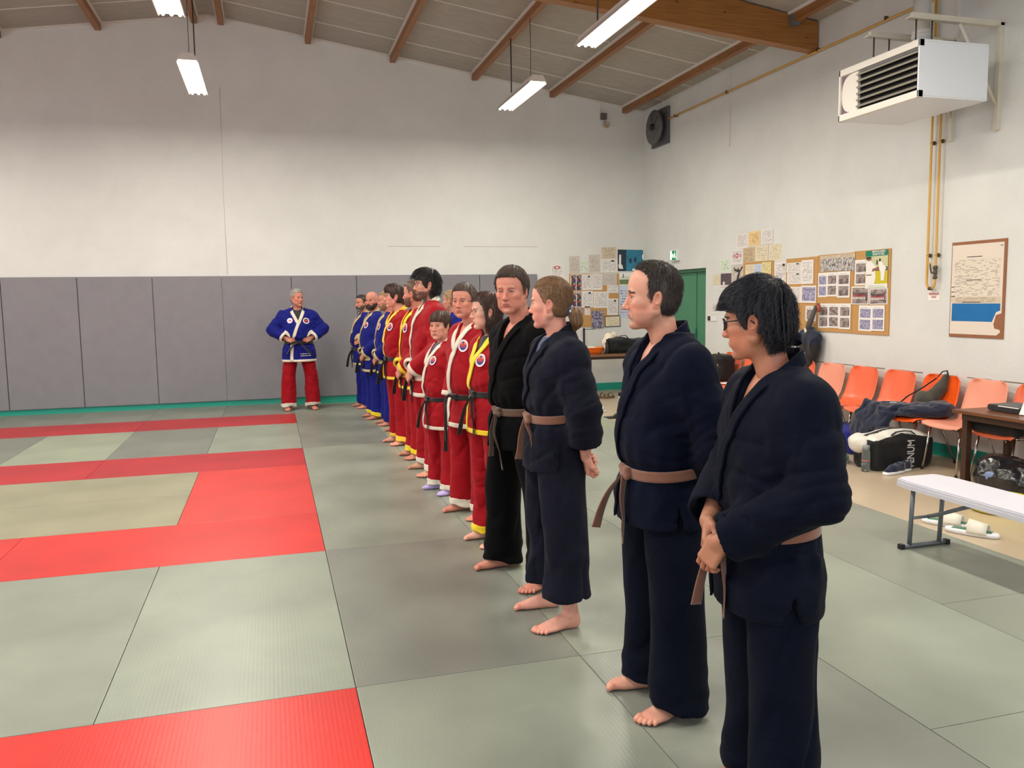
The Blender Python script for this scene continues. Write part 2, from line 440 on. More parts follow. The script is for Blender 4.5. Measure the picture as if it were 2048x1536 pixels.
# ceiling: wood wool panels in two slopes with pale cover strips
mb = MB()
for s_ in (0, 1):
    xa, xb = (XL-.2, -1.0) if s_ == 0 else (-1.0, XW+.3)
    mb.add([(xa, YF-.2, roof(xa)), (xb, YF-.2, roof(xb)), (xb, YB+.2, roof(xb)), (xa, YB+.2, roof(xa)),
            (xa, YF-.2, roof(xa)+.1), (xb, YF-.2, roof(xb)+.1), (xb, YB+.2, roof(xb)+.1), (xa, YB+.2, roof(xa)+.1)],
           [(0, 3, 2, 1), (4, 5, 6, 7), (0, 1, 5, 4), (2, 3, 7, 6), (1, 2, 6, 5), (0, 4, 7, 3)], 0)
seams = [9.6 - 0.945*k for k in range(18)]
for y in seams:
    for xa, xb in ((XL, -1.0), (-1.0, XW)):
        za, zb = roof(xa)-.006, roof(xb)-.006
        mb.add([(xa, y-.012, za), (xb, y-.012, zb), (xb, y+.012, zb), (xa, y+.012, za), (xa, y-.012, za+.02), (xb, y-.012, zb+.02), (xb, y+.012, zb+.02), (xa, y+.012, za+.02)],
               [(0, 3, 2, 1), (4, 5, 6, 7), (0, 1, 5, 4), (2, 3, 7, 6), (1, 2, 6, 5), (0, 4, 7, 3)], 1)
struct(mb, 'ceiling', [m_wwool, m_strip])
tn = 0
def trim(mb, mats):
    global tn
    tn += 1
    return struct(mb, 'trim_%d' % tn, mats)
# purlins along the hall with pale side strips
for x in (-7.6, -6.4, -5.15, -3.84, -2.53, -1.2, -0.82, 0.46, 1.78, 3.13, 4.49, 5.83):
    z = roof(x); w_ = .042
    mb = MB().box(x-w_, x+w_, YF, YB, z-.115, z+.01, 0, bev=.006)
    for sx in (-1, 1): mb.box(x+sx*(w_+.012)-.012, x+sx*(w_+.012)+.012, YF, YB, z-.022, z+.01, 1)
    trim(mb, [m_pine_y, m_strip])
# glulam frames across the hall
for y in (5.5, 0.55, -4.4):
    for s_ in (-1, 1):
        xe = 6.19 if s_ > 0 else XL+.01
        x0 = -1.0
        h0, h1 = .72, .335
        p = [(x0, roof(x0)-.02-h0), (xe, roof(xe)-.02-h1), (xe, roof(xe)-.02), (x0, roof(x0)-.02)]
        mb = MB().prism(p, y, y+.14, 'y', 0)
        trim(mb, m_pine)
# steel hangers where the purlins meet the beam
for x in (5.83, 4.49):
    trim(MB().box(x-.05, x+.05, 5.42, 5.5, roof(x)-.15, roof(x)-.02, 0, bev=.004), m_greyst)
# coving line at the back gable
for xa, xb in ((XL, -1.0), (-1.0, XW)):
    trim(MB().prism([(xa, roof(xa)-.03), (xb, roof(xb)-.03), (xb, roof(xb)-.001), (xa, roof(xa)-.001)], YB-.025, YB, 'y'), m_strip)
# corner beading and hairline crack covers on the gable
trim(MB().box(XW-.012, XW, YB-.012, YB, FL, roof(XW)-.02), m_strip)
trim(MB().tube([(-.88, YB-.001, 4.9), (-.885, YB-.001, 4.2), (-.90, YB-.001, 3.4), (-.90, YB-.001, 2.06)], .003, 6), M('crack_line', (186, 180, 168), .8))
# rub line behind the chairs: broken grey scrape marks just above the seat backs
mb = MB(); y = 1.9; r_ = random.Random(3)
while y < 7.2:
    L = r_.uniform(.28, .42); mb.box(XW-.0015, XW+.001, y, y+L, .778+r_.uniform(-.004, .004), .79, 0); y += L+r_.uniform(.09, .2)
trim(mb, M('scuff', (128, 122, 104), .8))
mb = MB()
for xa, xb in ((1.62, 2.48), (2.9, 4.2)):
    mb.box(xa, xb, YB-.0015, YB+.001, 2.50, 2.508, 0)
trim(mb, M('plaster_line', (178, 168, 148), .8))
# teal skirting
struct(MB().box(XL, XW, YB-.012, YB, FL, FL+.13, 0), 'baseboard_back', m_teal)
struct(MB().box(XW-.012, XW, YF, DY0, FL, FL+.13, 0), 'baseboard_right', m_teal)
# door
m_green = M('door_green', (74, 138, 104), 0.45, var=0.05, vscale=2)
m_green2 = M('door_green_handle', (40, 110, 92), 0.35)
mb = MB()
XD = XW+.16
mb.box(XD, XD+.04, DY0, DY1, FL, DZ, 0)
sea = 8.70
mb.box(XD-.02, XD, DY0, sea-.02, FL+.01, DZ-.06, 0, bev=.003); mb.box(XD-.02, XD, sea+.03, DY1-.02, FL+.01, DZ-.06, 0, bev=.003)
mb.box(XD-.035, XD, sea-.012, sea+.022, FL+.01, DZ-.06, 0, bev=.003)
mb.box(XD-.06, XD, DY0, DY1, DZ-.05, DZ, 0); mb.box(XD-.06, XD, DY0, DY0+.035, FL, DZ, 0)
door = struct(mb, 'door_1', m_green)
mb = MB().box(XD-.045, XD-.035, sea-.03, sea+.015, .86, 1.10, 0, bev=.004)
mb.tube([(XD-.04, sea-.005, 1.0), (XD-.09, sea-.005, 1.0), (XD-.095, sea+.05, 1.0), (XD-.09, sea+.13, .995), (XD-.075, sea+.14, .98)], .009, 8)
wp(mb.build('door_handle', m_green2), door)

# ------------------------------------------------------------------ judo mats, each 1 x 2 m
GR = {'a': (136, 142, 130), 'b': (142, 149, 136), 'c': (126, 129, 121), 'd': (152, 160, 140), 'e': (131, 135, 126), 'o': (146, 144, 120)}
for k, c in GR.items(): mat_tatami('mat_green_'+k, c)
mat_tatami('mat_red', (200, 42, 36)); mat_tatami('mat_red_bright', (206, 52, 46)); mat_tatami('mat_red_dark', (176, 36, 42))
ORD = ['first', 'second', 'third', 'fourth', 'fifth', 'sixth', 'seventh', 'eighth', 'ninth', 'tenth']
def ty(y):
    return 'nearest the camera' if y < 0 else ('just past the near red strip' if y < 2 else ('in the middle of the hall' if y < 5.5 else ('towards the back wall' if y < 8.5 else 'along the padded back wall')))
mcount = {}
def mat(x0, x1, y0, y1, mk, label):
    g = .0016
    mb = MB().box(-(x1-x0)/2+g, (x1-x0)/2-g, -(y1-y0)/2+g, (y1-y0)/2-g, 0, .04, 0, bev=.003)
    o = mb.build('judo_mat', MATS[mk]); o.location = ((x0+x1)/2, (y0+y1)/2, FL)
    if (x1-x0) > (y1-y0): pass
    tag(o, label, 'mat', 'judo mats covering the floor')
cols = ['under the lined-up people', 'one mat to the right of the row of feet', 'two mats to the right of the row of feet', 'along the beige floor edge on the right']
pal = 'abcdedbaceab'
k = 0
for ci, x in enumerate((0, 1, 2, 3)):
    off = -1 if ci == 2 else 0
    ys = [-2+off, 0+off, 2+off, 4+off, 6+off, 8+off] if ci != 2 else [-3, -1, 1, 3, 5, 7, 9]
    tints = {0: 'acabea', 1: 'eabbdb', 2: 'bbbbdbd', 3: 'aabbdd'}[ci]
    for ri, y in enumerate(ys):
        y1 = min(y+2, 10.385)
        if y >= 10.2: continue
        where = ['between red area and row of feet', 'under the row of people', 'right behind the row of people', 'bordering the beige floor'][ci]
        mat(x, x+1, y, y1, 'mat_green_'+tints[ri], 'grey-green judo mat %s, %s from the camera' % (where, ORD[ri]))
Y = [(-3, -1, 'g'), (-1, 0, 'r'), (0, 2, 'g'), (2, 3, 'r'), (3, 5, 'h'), (5, 6, 'r'), (6, 8, 'g'), (8, 9, 'r'), (9, 10.385, 'g')]
rown = {-1: 'nearest red strip', 2: 'second red strip', 5: 'third red strip', 8: 'farthest red strip'}
gn = {-3: 'before the nearest red strip', 0: 'between the first two red strips', 6: 'between the third and the far red strip', 9: 'against the padded back wall'}
for y0, y1, t in Y:
    if t == 'r':
        for i in range(4):
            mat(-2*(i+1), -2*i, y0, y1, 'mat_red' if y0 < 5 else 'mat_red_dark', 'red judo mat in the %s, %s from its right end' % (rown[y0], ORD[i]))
    elif t == 'g':
        tt = {-3: 'abcabcab', 0: 'badcabca', 6: 'bcdcdbab', 9: 'ceecceec'}[y0]
        for i in range(8):
            mat(-i-1, -i, y0, y1, 'mat_green_'+tt[i], 'green judo mat %s, %s from the right' % (gn[y0], ORD[i]))
    else:
        mat(-1, 0, 3, 5, 'mat_red_bright', 'bright red judo mat joining the second and third red strips')
        for j, (a, b) in enumerate(((3, 4), (4, 5))):
            for i in range(3):
                mat(-1-2*(i+1), -1-2*i, a, b, 'mat_green_o', 'olive judo mat beside the bright red one, %s row, %s from right' % (['near', 'far'][j], ORD[i]))

# ------------------------------------------------------------------ wall pads
edges = [-7.1, -6.08, -5.06, -4.04, -3.03, -1.99, -0.985, 0.06, 1.085, 2.12, 3.15, 4.18]
for i in range(len(edges)-1):
    a, b = edges[i], edges[i+1]
    mb = MB().box(a+.004, b-.004, YB-.05, YB-.001, FL+.12, 2.035, 0, bev=.012)
    o = mb.build('wall_pad', m_pad)
    tag(o, 'grey padded wall panel on the back wall, %s from the left corner' % (['first', 'second', 'third', 'fourth', 'fifth', 'sixth', 'seventh', 'eighth', 'ninth', 'tenth', 'eleventh'][i]), 'wall pad', 'grey wall pads on the back wall')

# ------------------------------------------------------------------ fluorescent lamps
m_tube = M('lamp_tube', (255, 246, 226), 0.4, emit=14.0)
m_lampbody = M('lamp_housing', (216, 210, 202), 0.5)
def make_lamp():
    root = empty('hanging_lamp', (0, 0, 0))
    L, z0 = .78, 0.0
    mb = MB()
    for sx in (-1, 1):   # splayed side skirts
        mb.prism([(sx*.125, z0-.005), (sx*.07, z0+.075), (sx*.062, z0+.072), (sx*.115, z0-.005)], -L, L, 'y', 0)
    mb.box(-.075, .075, -L, L, z0+.07, z0+.10, 0)
    for sy in (-1, 1): mb.prism([(-.118, z0+.02), (.118, z0+.02), (.075, z0+.085), (-.075, z0+.085)], sy*L-.004, sy*L+.004, 'y', 0)
    mb.build('housing', m_lampbody, root)
    for i, x in enumerate((-.075, 0, .075)):
        MB().tube([(x, -L+.02, z0+.012), (x, L-.02, z0+.012)], .017, 10).build('fluorescent_tube', m_tube, root)
    return root
def place_lamp(x, y, z, label, first=[None]):
    if first[0] is None: first[0] = make_lamp(); r = first[0]
    else:
        r = copy_tree(first[0])
        for ch in list(r.children):
            if ch.type == 'LIGHT' or ch.name.startswith('hanging_wire'): bpy.data.objects.remove(ch)
    r.location = (x, y, z)
    tag(r, label, 'lamp', 'fluorescent lamps hanging in rows')
    top = roof(x)-.1
    for k, dy in enumerate((-.48, .42)):
        w = MB().tube([(0, dy, .09), (0.004, dy, (top-z)*.5), (0, dy, top-z)], .004 if k == 0 else .009, 6).build('hanging_wire', m_dark, r)
    area_light('lamp_light', (0, 0, -.03), (0, 0, 0), .2, 1.5, LAMP_POWER, LAMP_COL, parent=r)
    return r
place_lamp(3.10, 7.70, 4.33, 'lit fluorescent lamp on wires, farther one on the right')
place_lamp(-1.06, 7.70, 4.33, 'lit fluorescent lamp on wires, farther one on the left, below the roof ridge')
place_lamp(3.10, 4.50, 4.30, 'lit fluorescent lamp in front of the glued wooden beam at the top')
place_lamp(-1.05, 4.50, 4.30, 'lit fluorescent lamp cut by the top edge of the photo at left')
for x, y in ((-5.2, 7.7), (-5.2, 4.5), (3.1, 1.2), (-1.05, 1.2), (-5.2, 1.2), (3.1, -2.1), (-1.05, -2.1), (-5.2, -2.1)):
    place_lamp(x, y, 4.30, 'fluorescent lamp of the rows continuing over the rest of the hall')
# ================================================================== SOFT SHAPES (distance fields meshed with surface nets)
def _hash(ix, iy, iz, seed):
    h = (ix*374761393 + iy*668265263 + iz*2147483647 + seed*974634777) & 0xffffffff
    h = ((h ^ (h >> 13))*1274126177) & 0xffffffff
    return ((h ^ (h >> 16)) & 0xffff)/65535.0
def vnoise(P, seed=0):
    P = np.asarray(P, float); i = np.floor(P).astype(np.int64); f = P-i; f = f*f*(3-2*f)
    r = 0
    for dx in (0, 1):
        wx = f[..., 0] if dx else 1-f[..., 0]
        for dy in (0, 1):
            wy = f[..., 1] if dy else 1-f[..., 1]
            for dz in (0, 1):
                wz = f[..., 2] if dz else 1-f[..., 2]
                r = r + wx*wy*wz*_hash(i[..., 0]+dx, i[..., 1]+dy, i[..., 2]+dz, seed)
    return r
def fbm(P, seed=0, o=3):
    r = 0; a = 0.5; P = np.asarray(P, float)
    for k in range(o):
        r = r + a*vnoise(P*(2**k), seed+k); a *= .5
    return r/(1-0.5**o)
def smin(a, b, k):
    if k <= 0: return np.minimum(a, b)
    h = np.clip(.5+.5*(b-a)/k, 0, 1); return b*(1-h)+a*h-k*h*(1-h)
def smax(a, b, k): return -smin(-a, -b, k)
def rotm(rx=0, ry=0, rz=0):
    return np.array(Matrix.Rotation(rz, 3, 'Z') @ Matrix.Rotation(ry, 3, 'Y') @ Matrix.Rotation(rx, 3, 'X'))
class S:
    """a solid: primitives joined, cut and displaced in order"""
    def __init__(s): s.ops = []; s.disps = []
    def _add(s, fn, lo, hi, op, k):
        s.ops.append((fn, np.array(lo, float), np.array(hi, float), op, k)); return s
    def ell(s, c, r, op='u', k=.01, R=None):
        c = np.array(c, float); r = np.array(r, float)
        def fn(P):
            q = P-c
            if R is not None: q = q @ R
            k0 = np.sqrt(((q/r)**2).sum(-1)); k1 = np.sqrt(((q/r**2)**2).sum(-1))
            return k0*(k0-1)/np.maximum(k1, 1e-9)
        e = max(r) if R is not None else r
        return s._add(fn, c-e, c+e, op, k)
    def rc(s, a, b, ra, rb, op='u', k=.01):
        a = np.array(a, float); b = np.array(b, float); ab = b-a; L2 = max((ab**2).sum(), 1e-12)
        def fn(P):
            t = np.clip(((P-a) @ ab)/L2, 0, 1)
            return np.sqrt(((P-a-t[..., None]*ab)**2).sum(-1)) - (ra+t*(rb-ra))
        m = max(ra, rb); return s._add(fn, np.minimum(a, b)-m, np.maximum(a, b)+m, op, k)
    def chain(s, pts, rs, op='u', k=.01):
        for i in range(len(pts)-1): s.rc(pts[i], pts[i+1], rs[i], rs[i+1], op, k)
        return s
    def box(s, c, h, rr=.01, op='u', k=.01, R=None):
        c = np.array(c, float); h = np.array(h, float)
        def fn(P):
            q = P-c
            if R is not None: q = q @ R
            q = np.abs(q)-(h-rr)
            return np.sqrt((np.maximum(q, 0)**2).sum(-1)) + np.minimum(q.max(-1), 0) - rr
        e = np.full(3, np.linalg.norm(h)) if R is not None else h
        return s._add(fn, c-e, c+e, op, k)
    def loft(s, T, op='u', k=.01, n=2.0, cap=.01):
        """T rows: z, cx, cy, a, b ; stacked (super)ellipses"""
        T = np.array(T, float); T = T[T[:, 0].argsort()]; z = T[:, 0]
        def cub(zz, col):   # smooth interpolation
            y = T[:, col]; m = np.gradient(y, z)
            i = np.clip(np.searchsorted(z, zz)-1, 0, len(z)-2); h = z[i+1]-z[i]; t = np.clip((zz-z[i])/h, 0, 1)
            return (2*t**3-3*t**2+1)*y[i]+(t**3-2*t**2+t)*h*m[i]+(-2*t**3+3*t**2)*y[i+1]+(t**3-t**2)*h*m[i+1]
        def fn(P):
            zz = np.clip(P[..., 2], z[0], z[-1])
            a = cub(zz, 3); b = cub(zz, 4); dx = np.abs(P[..., 0]-cub(zz, 1)); dy = np.abs(P[..., 1]-cub(zz, 2))
            if n == 2: 
                k0 = np.sqrt((dx/a)**2+(dy/b)**2); k1 = np.sqrt((dx/a**2)**2+(dy/b**2)**2)
                d = k0*(k0-1)/np.maximum(k1, 1e-6); d = np.where(k0 < .3, -np.minimum(a, b)*(1-k0), d)
            else:
                k0 = ((dx/a)**n+(dy/b)**n)**(1/n); d = (k0-1)*np.minimum(a, b)
            e = np.maximum(P[..., 2]-z[-1], z[0]-P[..., 2])
            return smax(d, e, cap)
        m = [T[:, 1].min()-T[:, 3].max(), T[:, 2].min()-T[:, 4].max(), z[0]]; M_ = [T[:, 1].max()+T[:, 3].max(), T[:, 2].max()+T[:, 4].max(), z[-1]]
        return s._add(fn, m, M_, op, k)
    def cut(s, fn, k=.005):     # keep where fn < 0
        s.ops.append((fn, None, None, 'i', k)); return s
    def disp(s, fn, band=.06): s.disps.append((fn, band)); return s
    def ev(s, P):
        P = np.asarray(P, float); d = np.full(P.shape[:-1], .5)
        for fn, lo, hi, op, k in s.ops:
            v = fn(P)
            d = smin(d, v, k) if op == 'u' else (smax(d, -v, k) if op == 's' else smax(d, v, k))
        for fn, band in s.disps:
            m = np.abs(d) < band
            if m.any(): d[m] += fn(P[m])
        return d
    def grad(s, P, e=.002):
        g = np.stack([s.ev(P+np.eye(3)[i]*e)-s.ev(P-np.eye(3)[i]*e) for i in range(3)], -1)
        return g/np.maximum(np.linalg.norm(g, axis=-1, keepdims=True), 1e-9)
    def snap(s, P, off=0.0, it=4):
        P = np.array(P, float)
        for _ in range(it):
            P = P - (s.ev(P)-off)[:, None]*s.grad(P)*.9
        return P, s.grad(P)
    def mesh(s, h, pad=None):
        us = [o for o in s.ops if o[3] == 'u']
        pad = pad or max(.02, 3*h)
        lo = np.min([o[1] for o in us], 0)-pad; hi = np.max([o[2] for o in us], 0)+pad
        n = np.ceil((hi-lo)/h).astype(int)+1
        ax = [lo[i]+np.arange(n[i])*h for i in range(3)]
        D = np.full(n, .5, np.float32)
        for fn, l, u, op, k in s.ops:
            if l is None: a = np.zeros(3, int); b = n
            else:
                m = k+.6*pad+2*h
                a = np.clip(np.floor((l-m-lo)/h).astype(int), 0, n); b = np.clip(np.ceil((u+m-lo)/h).astype(int)+1, 0, n)
            if (b <= a).any(): continue
            sl = tuple(slice(a[i], b[i]) for i in range(3))
            G = np.stack(np.meshgrid(*[ax[i][a[i]:b[i]] for i in range(3)], indexing='ij'), -1)
            if op == 'i':
                for q in range(0, G.shape[0], 24):
                    ss = (slice(q, q+24),)
                    D[ss] = smax(D[ss], fn(G[ss]), k)
                continue
            v = fn(G)
            D[sl] = smin(D[sl], v, k) if op == 'u' else smax(D[sl], -v, k)
        for fn, band in s.disps:
            ii = np.nonzero(np.abs(D) < band)
            if len(ii[0]):
                P = np.stack([ax[i][ii[i]] for i in range(3)], -1); D[ii] += fn(P).astype(np.float32)
        D[0], D[-1] = .1, .1; D[:, 0], D[:, -1] = .1, .1; D[:, :, 0], D[:, :, -1] = .1, .1
        return nets(D, lo, h)
def nets(D, lo, h):
    Sg = D < 0; n = np.array(D.shape); cn = n-1
    acc = np.zeros((int(cn.prod()), 3)); cnt = np.zeros(int(cn.prod()))
    quads = []
    for ax in range(3):
        sa = [slice(None)]*3; sb = [slice(None)]*3; sa[ax] = slice(0, -1); sb[ax] = slice(1, None)
        A = Sg[tuple(sa)]; B = Sg[tuple(sb)]
        idx = np.argwhere(A != B)
        if not len(idx): continue
        o1, o2 = [a for a in range(3) if a != ax]
        ok = (idx[:, o1] > 0) & (idx[:, o2] > 0) & (idx[:, o1] < cn[o1]) & (idx[:, o2] < cn[o2]); idx = idx[ok]
        j = idx.copy(); j[:, ax] += 1
        da = D[tuple(idx.T)]; db = D[tuple(j.T)]; t = da/(da-db)
        p = idx.astype(float); p[:, ax] += t
        cells = []
        for (u, v) in ((-1, -1), (0, -1), (0, 0), (-1, 0)):
            c = idx.copy(); c[:, o1] += u; c[:, o2] += v
            f = np.ravel_multi_index(c.T, cn); cells.append(f)
            for q in range(3): acc[:, q] += np.bincount(f, p[:, q], minlength=len(cnt))
            cnt += np.bincount(f, minlength=len(cnt))
        Q = np.stack(cells, 1); flip = Sg[tuple(idx.T)]
        if ax == 1: flip = ~flip
        Q[~flip] = Q[~flip][:, ::-1]
        quads.append(Q)
    used = np.nonzero(cnt)[0]; V = acc[used]/cnt[used][:, None]*h+lo
    mp = np.full(len(cnt), -1, np.int64); mp[used] = np.arange(len(used))
    F = mp[np.concatenate(quads)]
    return V, F
def relax(V, F, it=1, w=.5):
    e = np.concatenate([F[:, [0, 1]], F[:, [1, 2]], F[:, [2, 3]], F[:, [3, 0]]])
    e = np.concatenate([e, e[:, ::-1]]); c = np.bincount(e[:, 0], minlength=len(V))[:, None]
    for _ in range(it):
        a = np.stack([np.bincount(e[:, 0], V[e[:, 1], q], minlength=len(V)) for q in range(3)], 1)/np.maximum(c, 1)
        V = V*(1-w)+a*w
    return V
def to_mesh(name, parts, mats, parent=None, T=None, fmat=None, col=None):
    """parts: list of (V, F[, colours]); fmat(Vcentres)->material index"""
    Vs = []; Fs = []; Cs = []; o = 0
    for p in parts:
        Vs.append(p[0]); Fs.append(p[1]+o); o += len(p[0])
        if len(p) > 2: Cs.append(p[2])
    V = np.concatenate(Vs); F = np.concatenate(Fs)
    mi = None
    if fmat is not None: mi = fmat(V[F].mean(1)).astype(np.int32)
    me = bpy.data.meshes.new(name)
    me.vertices.add(len(V)); me.vertices.foreach_set('co', V.astype(np.float32).ravel())
    k = F.shape[1]
    me.loops.add(F.size); me.loops.foreach_set('vertex_index', F.astype(np.int32).ravel())
    me.polygons.add(len(F)); me.polygons.foreach_set('loop_start', np.arange(0, F.size, k, dtype=np.int32))
    me.polygons.foreach_set('loop_total', np.full(len(F), k, np.int32))
    me.polygons.foreach_set('use_smooth', np.ones(len(F), bool))
    if not isinstance(mats, (list, tuple)): mats = [mats]
    for m in mats: me.materials.append(m)
    if mi is not None: me.polygons.foreach_set('material_index', mi)
    if Cs:
        Cc = np.concatenate(Cs); ca = me.color_attributes.new('Col', 'FLOAT_COLOR', 'POINT')
        ca.data.foreach_set('color', np.concatenate([Cc, np.ones((len(Cc), 1))], 1).astype(np.float32).ravel())
    me.update(calc_edges=True)
    return link_mesh(name, me, parent)
def soft(name, s, h, mats, parent=None, rel=1, fmat=None):
    V, F = s.mesh(h)
    if rel: V = relax(V, F, rel)
    return to_mesh(name, [(V, F)], mats, parent, fmat=fmat)
def folds(scale=(6, 6, 6), amp=.006, seed=0, sharp=1.0):
    sc_ = np.array(scale, float)
    def fn(P):
        w = np.stack([fbm(P*4+7, seed+11, 2), fbm(P*4+19, seed+12, 2), fbm(P*4+31, seed+13, 2)], -1)-.5
        q = P*sc_+w*1.3
        r = 1-np.abs(2*fbm(q, seed, 2)-1)*1.6
        return -amp*np.clip(r, -.5, 1)**sharp if sharp == 1 else -amp*np.clip(r, 0, 1)**sharp
    return fn
def sstep(x, a, b): t = np.clip((x-a)/(b-a), 0, 1); return t*t*(3-2*t)
def nrm(v): v = np.array(v, float); return v/np.linalg.norm(v)
def crease(d, fq, amp, seed, lo=.44, warp=5.0, pw=3):
    d = nrm(d)
    def fn(P):
        ph = (P @ d)*fq*PI+warp*fbm(P*2.6+seed, seed, 2); r = (1-np.abs(np.sin(ph)))**pw
        return amp*r*sstep(fbm(P*4.0+3*seed, seed+5, 2), lo, lo+.16)
    return fn
# ================================================================== SHEETS, POSTERS, BOARDS
mat_paper('paper_text', (232, 226, 222), (158, 154, 160), 15, .47)
mat_paper('paper_cert', (205, 196, 186), (164, 156, 150), 11, .5)
mat_paper('paper_cream', (226, 214, 186), (180, 170, 146), 9, .52)
mat_paper('paper_beige', (212, 198, 176), (160, 140, 120), 8, .45)
mat_paper('paper_brown', (200, 178, 146), (140, 120, 100), 10, .5)
mat_paper('paper_orange', (238, 206, 150), (150, 110, 70), 12, .5)
mat_paper('paper_green', (222, 230, 214), (120, 160, 130), 9, .5)
mat_paper('paper_blue', (204, 214, 232), (120, 130, 160), 12, .5)
mat_paper('paper_yellow', (226, 214, 160), (150, 140, 100), 8, .55)
mat_paper('chart_print', (226, 214, 198), (150, 140, 132), 30, .52, .03)
mat_blocks('print_colour', [(40, 48, 62), (150, 80, 50), (70, 100, 90), (60, 60, 110), (170, 160, 140), (120, 40, 40)], 3, 9)
mat_blocks('print_purple', [(216, 208, 222), (70, 62, 88), (120, 112, 140), (190, 184, 200), (50, 48, 66)], 6, 6, grid=False)
mat_blocks('print_photo', [(60, 52, 54), (120, 106, 106), (176, 160, 156), (90, 78, 80)], 2.2, 3, grid=False)
mat_blocks('print_photo_blue', [(210, 208, 222), (110, 108, 150), (190, 186, 210), (80, 78, 120)], 4, 4, grid=False)
mat_blocks('print_crowd', [(214, 206, 196), (60, 56, 58), (226, 222, 220), (120, 108, 104), (46, 44, 48)], 12, 3, grid=False)
mat_blocks('print_dark', [(60, 46, 54), (96, 82, 90), (70, 56, 64)], 4, 14, grid=False)
m_red_ink = M('red_ink', (186, 60, 70), .6); m_black_ink = M('black_ink', (48, 44, 46), .6); m_white_pr = M('white_print', (238, 236, 232), .6)
m_green_pr = M('green_print', (10, 128, 100), .6); m_blue_pr = M('blue_print', (14, 110, 176), .5, var=.08, vscale=12)
m_teal_pr = M('teal_print', (40, 120, 150), .4, var=.35, vscale=6); m_navy_pr = M('navy_print', (28, 50, 66), .45, var=.2, vscale=5)
m_yel_pr = M('yellow_print', (206, 190, 40), .6); m_skin_pr = M('skin_print', (150, 96, 76), .6); m_beige_pr = M('beige_print', (204, 204, 160), .6)
m_grey_pr = M('grey_print', (96, 98, 84), .6)
m_cork = M('cork', (196, 150, 92), .9, var=.14, vscale=60, bump=.3, bscale=120); m_hard = M('hardboard_brown', (150, 98, 66), .7, var=.06, vscale=8)
m_frame = M('picture_frame_dark', (46, 48, 58), .4)
OFFS = {'b': 0.0, 'r': 0.0}
class Sheet:
    """a thin sheet on a wall; u to the viewer's right, v up, both 0..1; layered prints sit on its face"""
    def __init__(s, wall, a0, a1, z0, z1, off, thick=.0012, tilt=0.0):
        s.w, s.a0, s.a1, s.z0, s.z1, s.off, s.th, s.tilt = wall, a0, a1, z0, z1, off, thick, tilt
        s.mb = MB(); s.mats = []; s.lay = 0
    def pt(s, u, v, d):
        W = s.a1-s.a0; H = s.z1-s.z0; uu = (u-.5)*W; vv = (v-.5)*H; c, q = math.cos(s.tilt), math.sin(s.tilt)
        uu, vv = uu*c-vv*q, uu*q+vv*c; z = (s.z0+s.z1)/2+vv
        if s.w == 'b': return ((s.a0+s.a1)/2+uu, YB-s.off-d, z)
        return (XW-s.off-d, (s.a0+s.a1)/2-uu, z)
    def mi(s, m):
        if m not in s.mats: s.mats.append(m)
        return s.mats.index(m)
    def rect(s, u0, u1, v0, v1, m, d=None):
        if d is None: s.lay += 1; d = s.th+.0004*s.lay
        s.mb.quad_uv(s.pt(u0, v0, d), s.pt(u1, v0, d), s.pt(u1, v1, d), s.pt(u0, v1, d), s.mi(m)); return s
    def poly(s, pts, m):
        s.lay += 1; d = s.th+.0004*s.lay
        s.mb.add([s.pt(u, v, d) for u, v in pts], [tuple(range(len(pts)))], s.mi(m)); return s
    def body(s, m):
        k = s.mi(m); a = [s.pt(u, v, 0) for u, v in ((0, 0), (1, 0), (1, 1), (0, 1))]; b = [s.pt(u, v, s.th) for u, v in ((0, 0), (1, 0), (1, 1), (0, 1))]
        o = len(s.mb.v); s.mb.v += a+b
        for f in ((0, 4, 7, 3), (1, 2, 6, 5), (0, 1, 5, 4), (3, 7, 6, 2)):
            s.mb.f.append(tuple(o+i for i in f)); s.mb.mi.append(k); s.mb.sm.append(False)
        s.mb.quad_uv(*b, k); s.mb.quad_uv(*a, k); return s
    def done(s, name, label, cat, group=None):
        o = s.mb.build(name, [MATS[m] if isinstance(m, str) else m for m in s.mats], fix=False)
        # origin at the middle of the sheet
        c = Vector(s.pt(.5, .5, 0)); o.data.transform(Matrix.Translation(-c)); o.location = c
        return tag(o, label, cat, group)
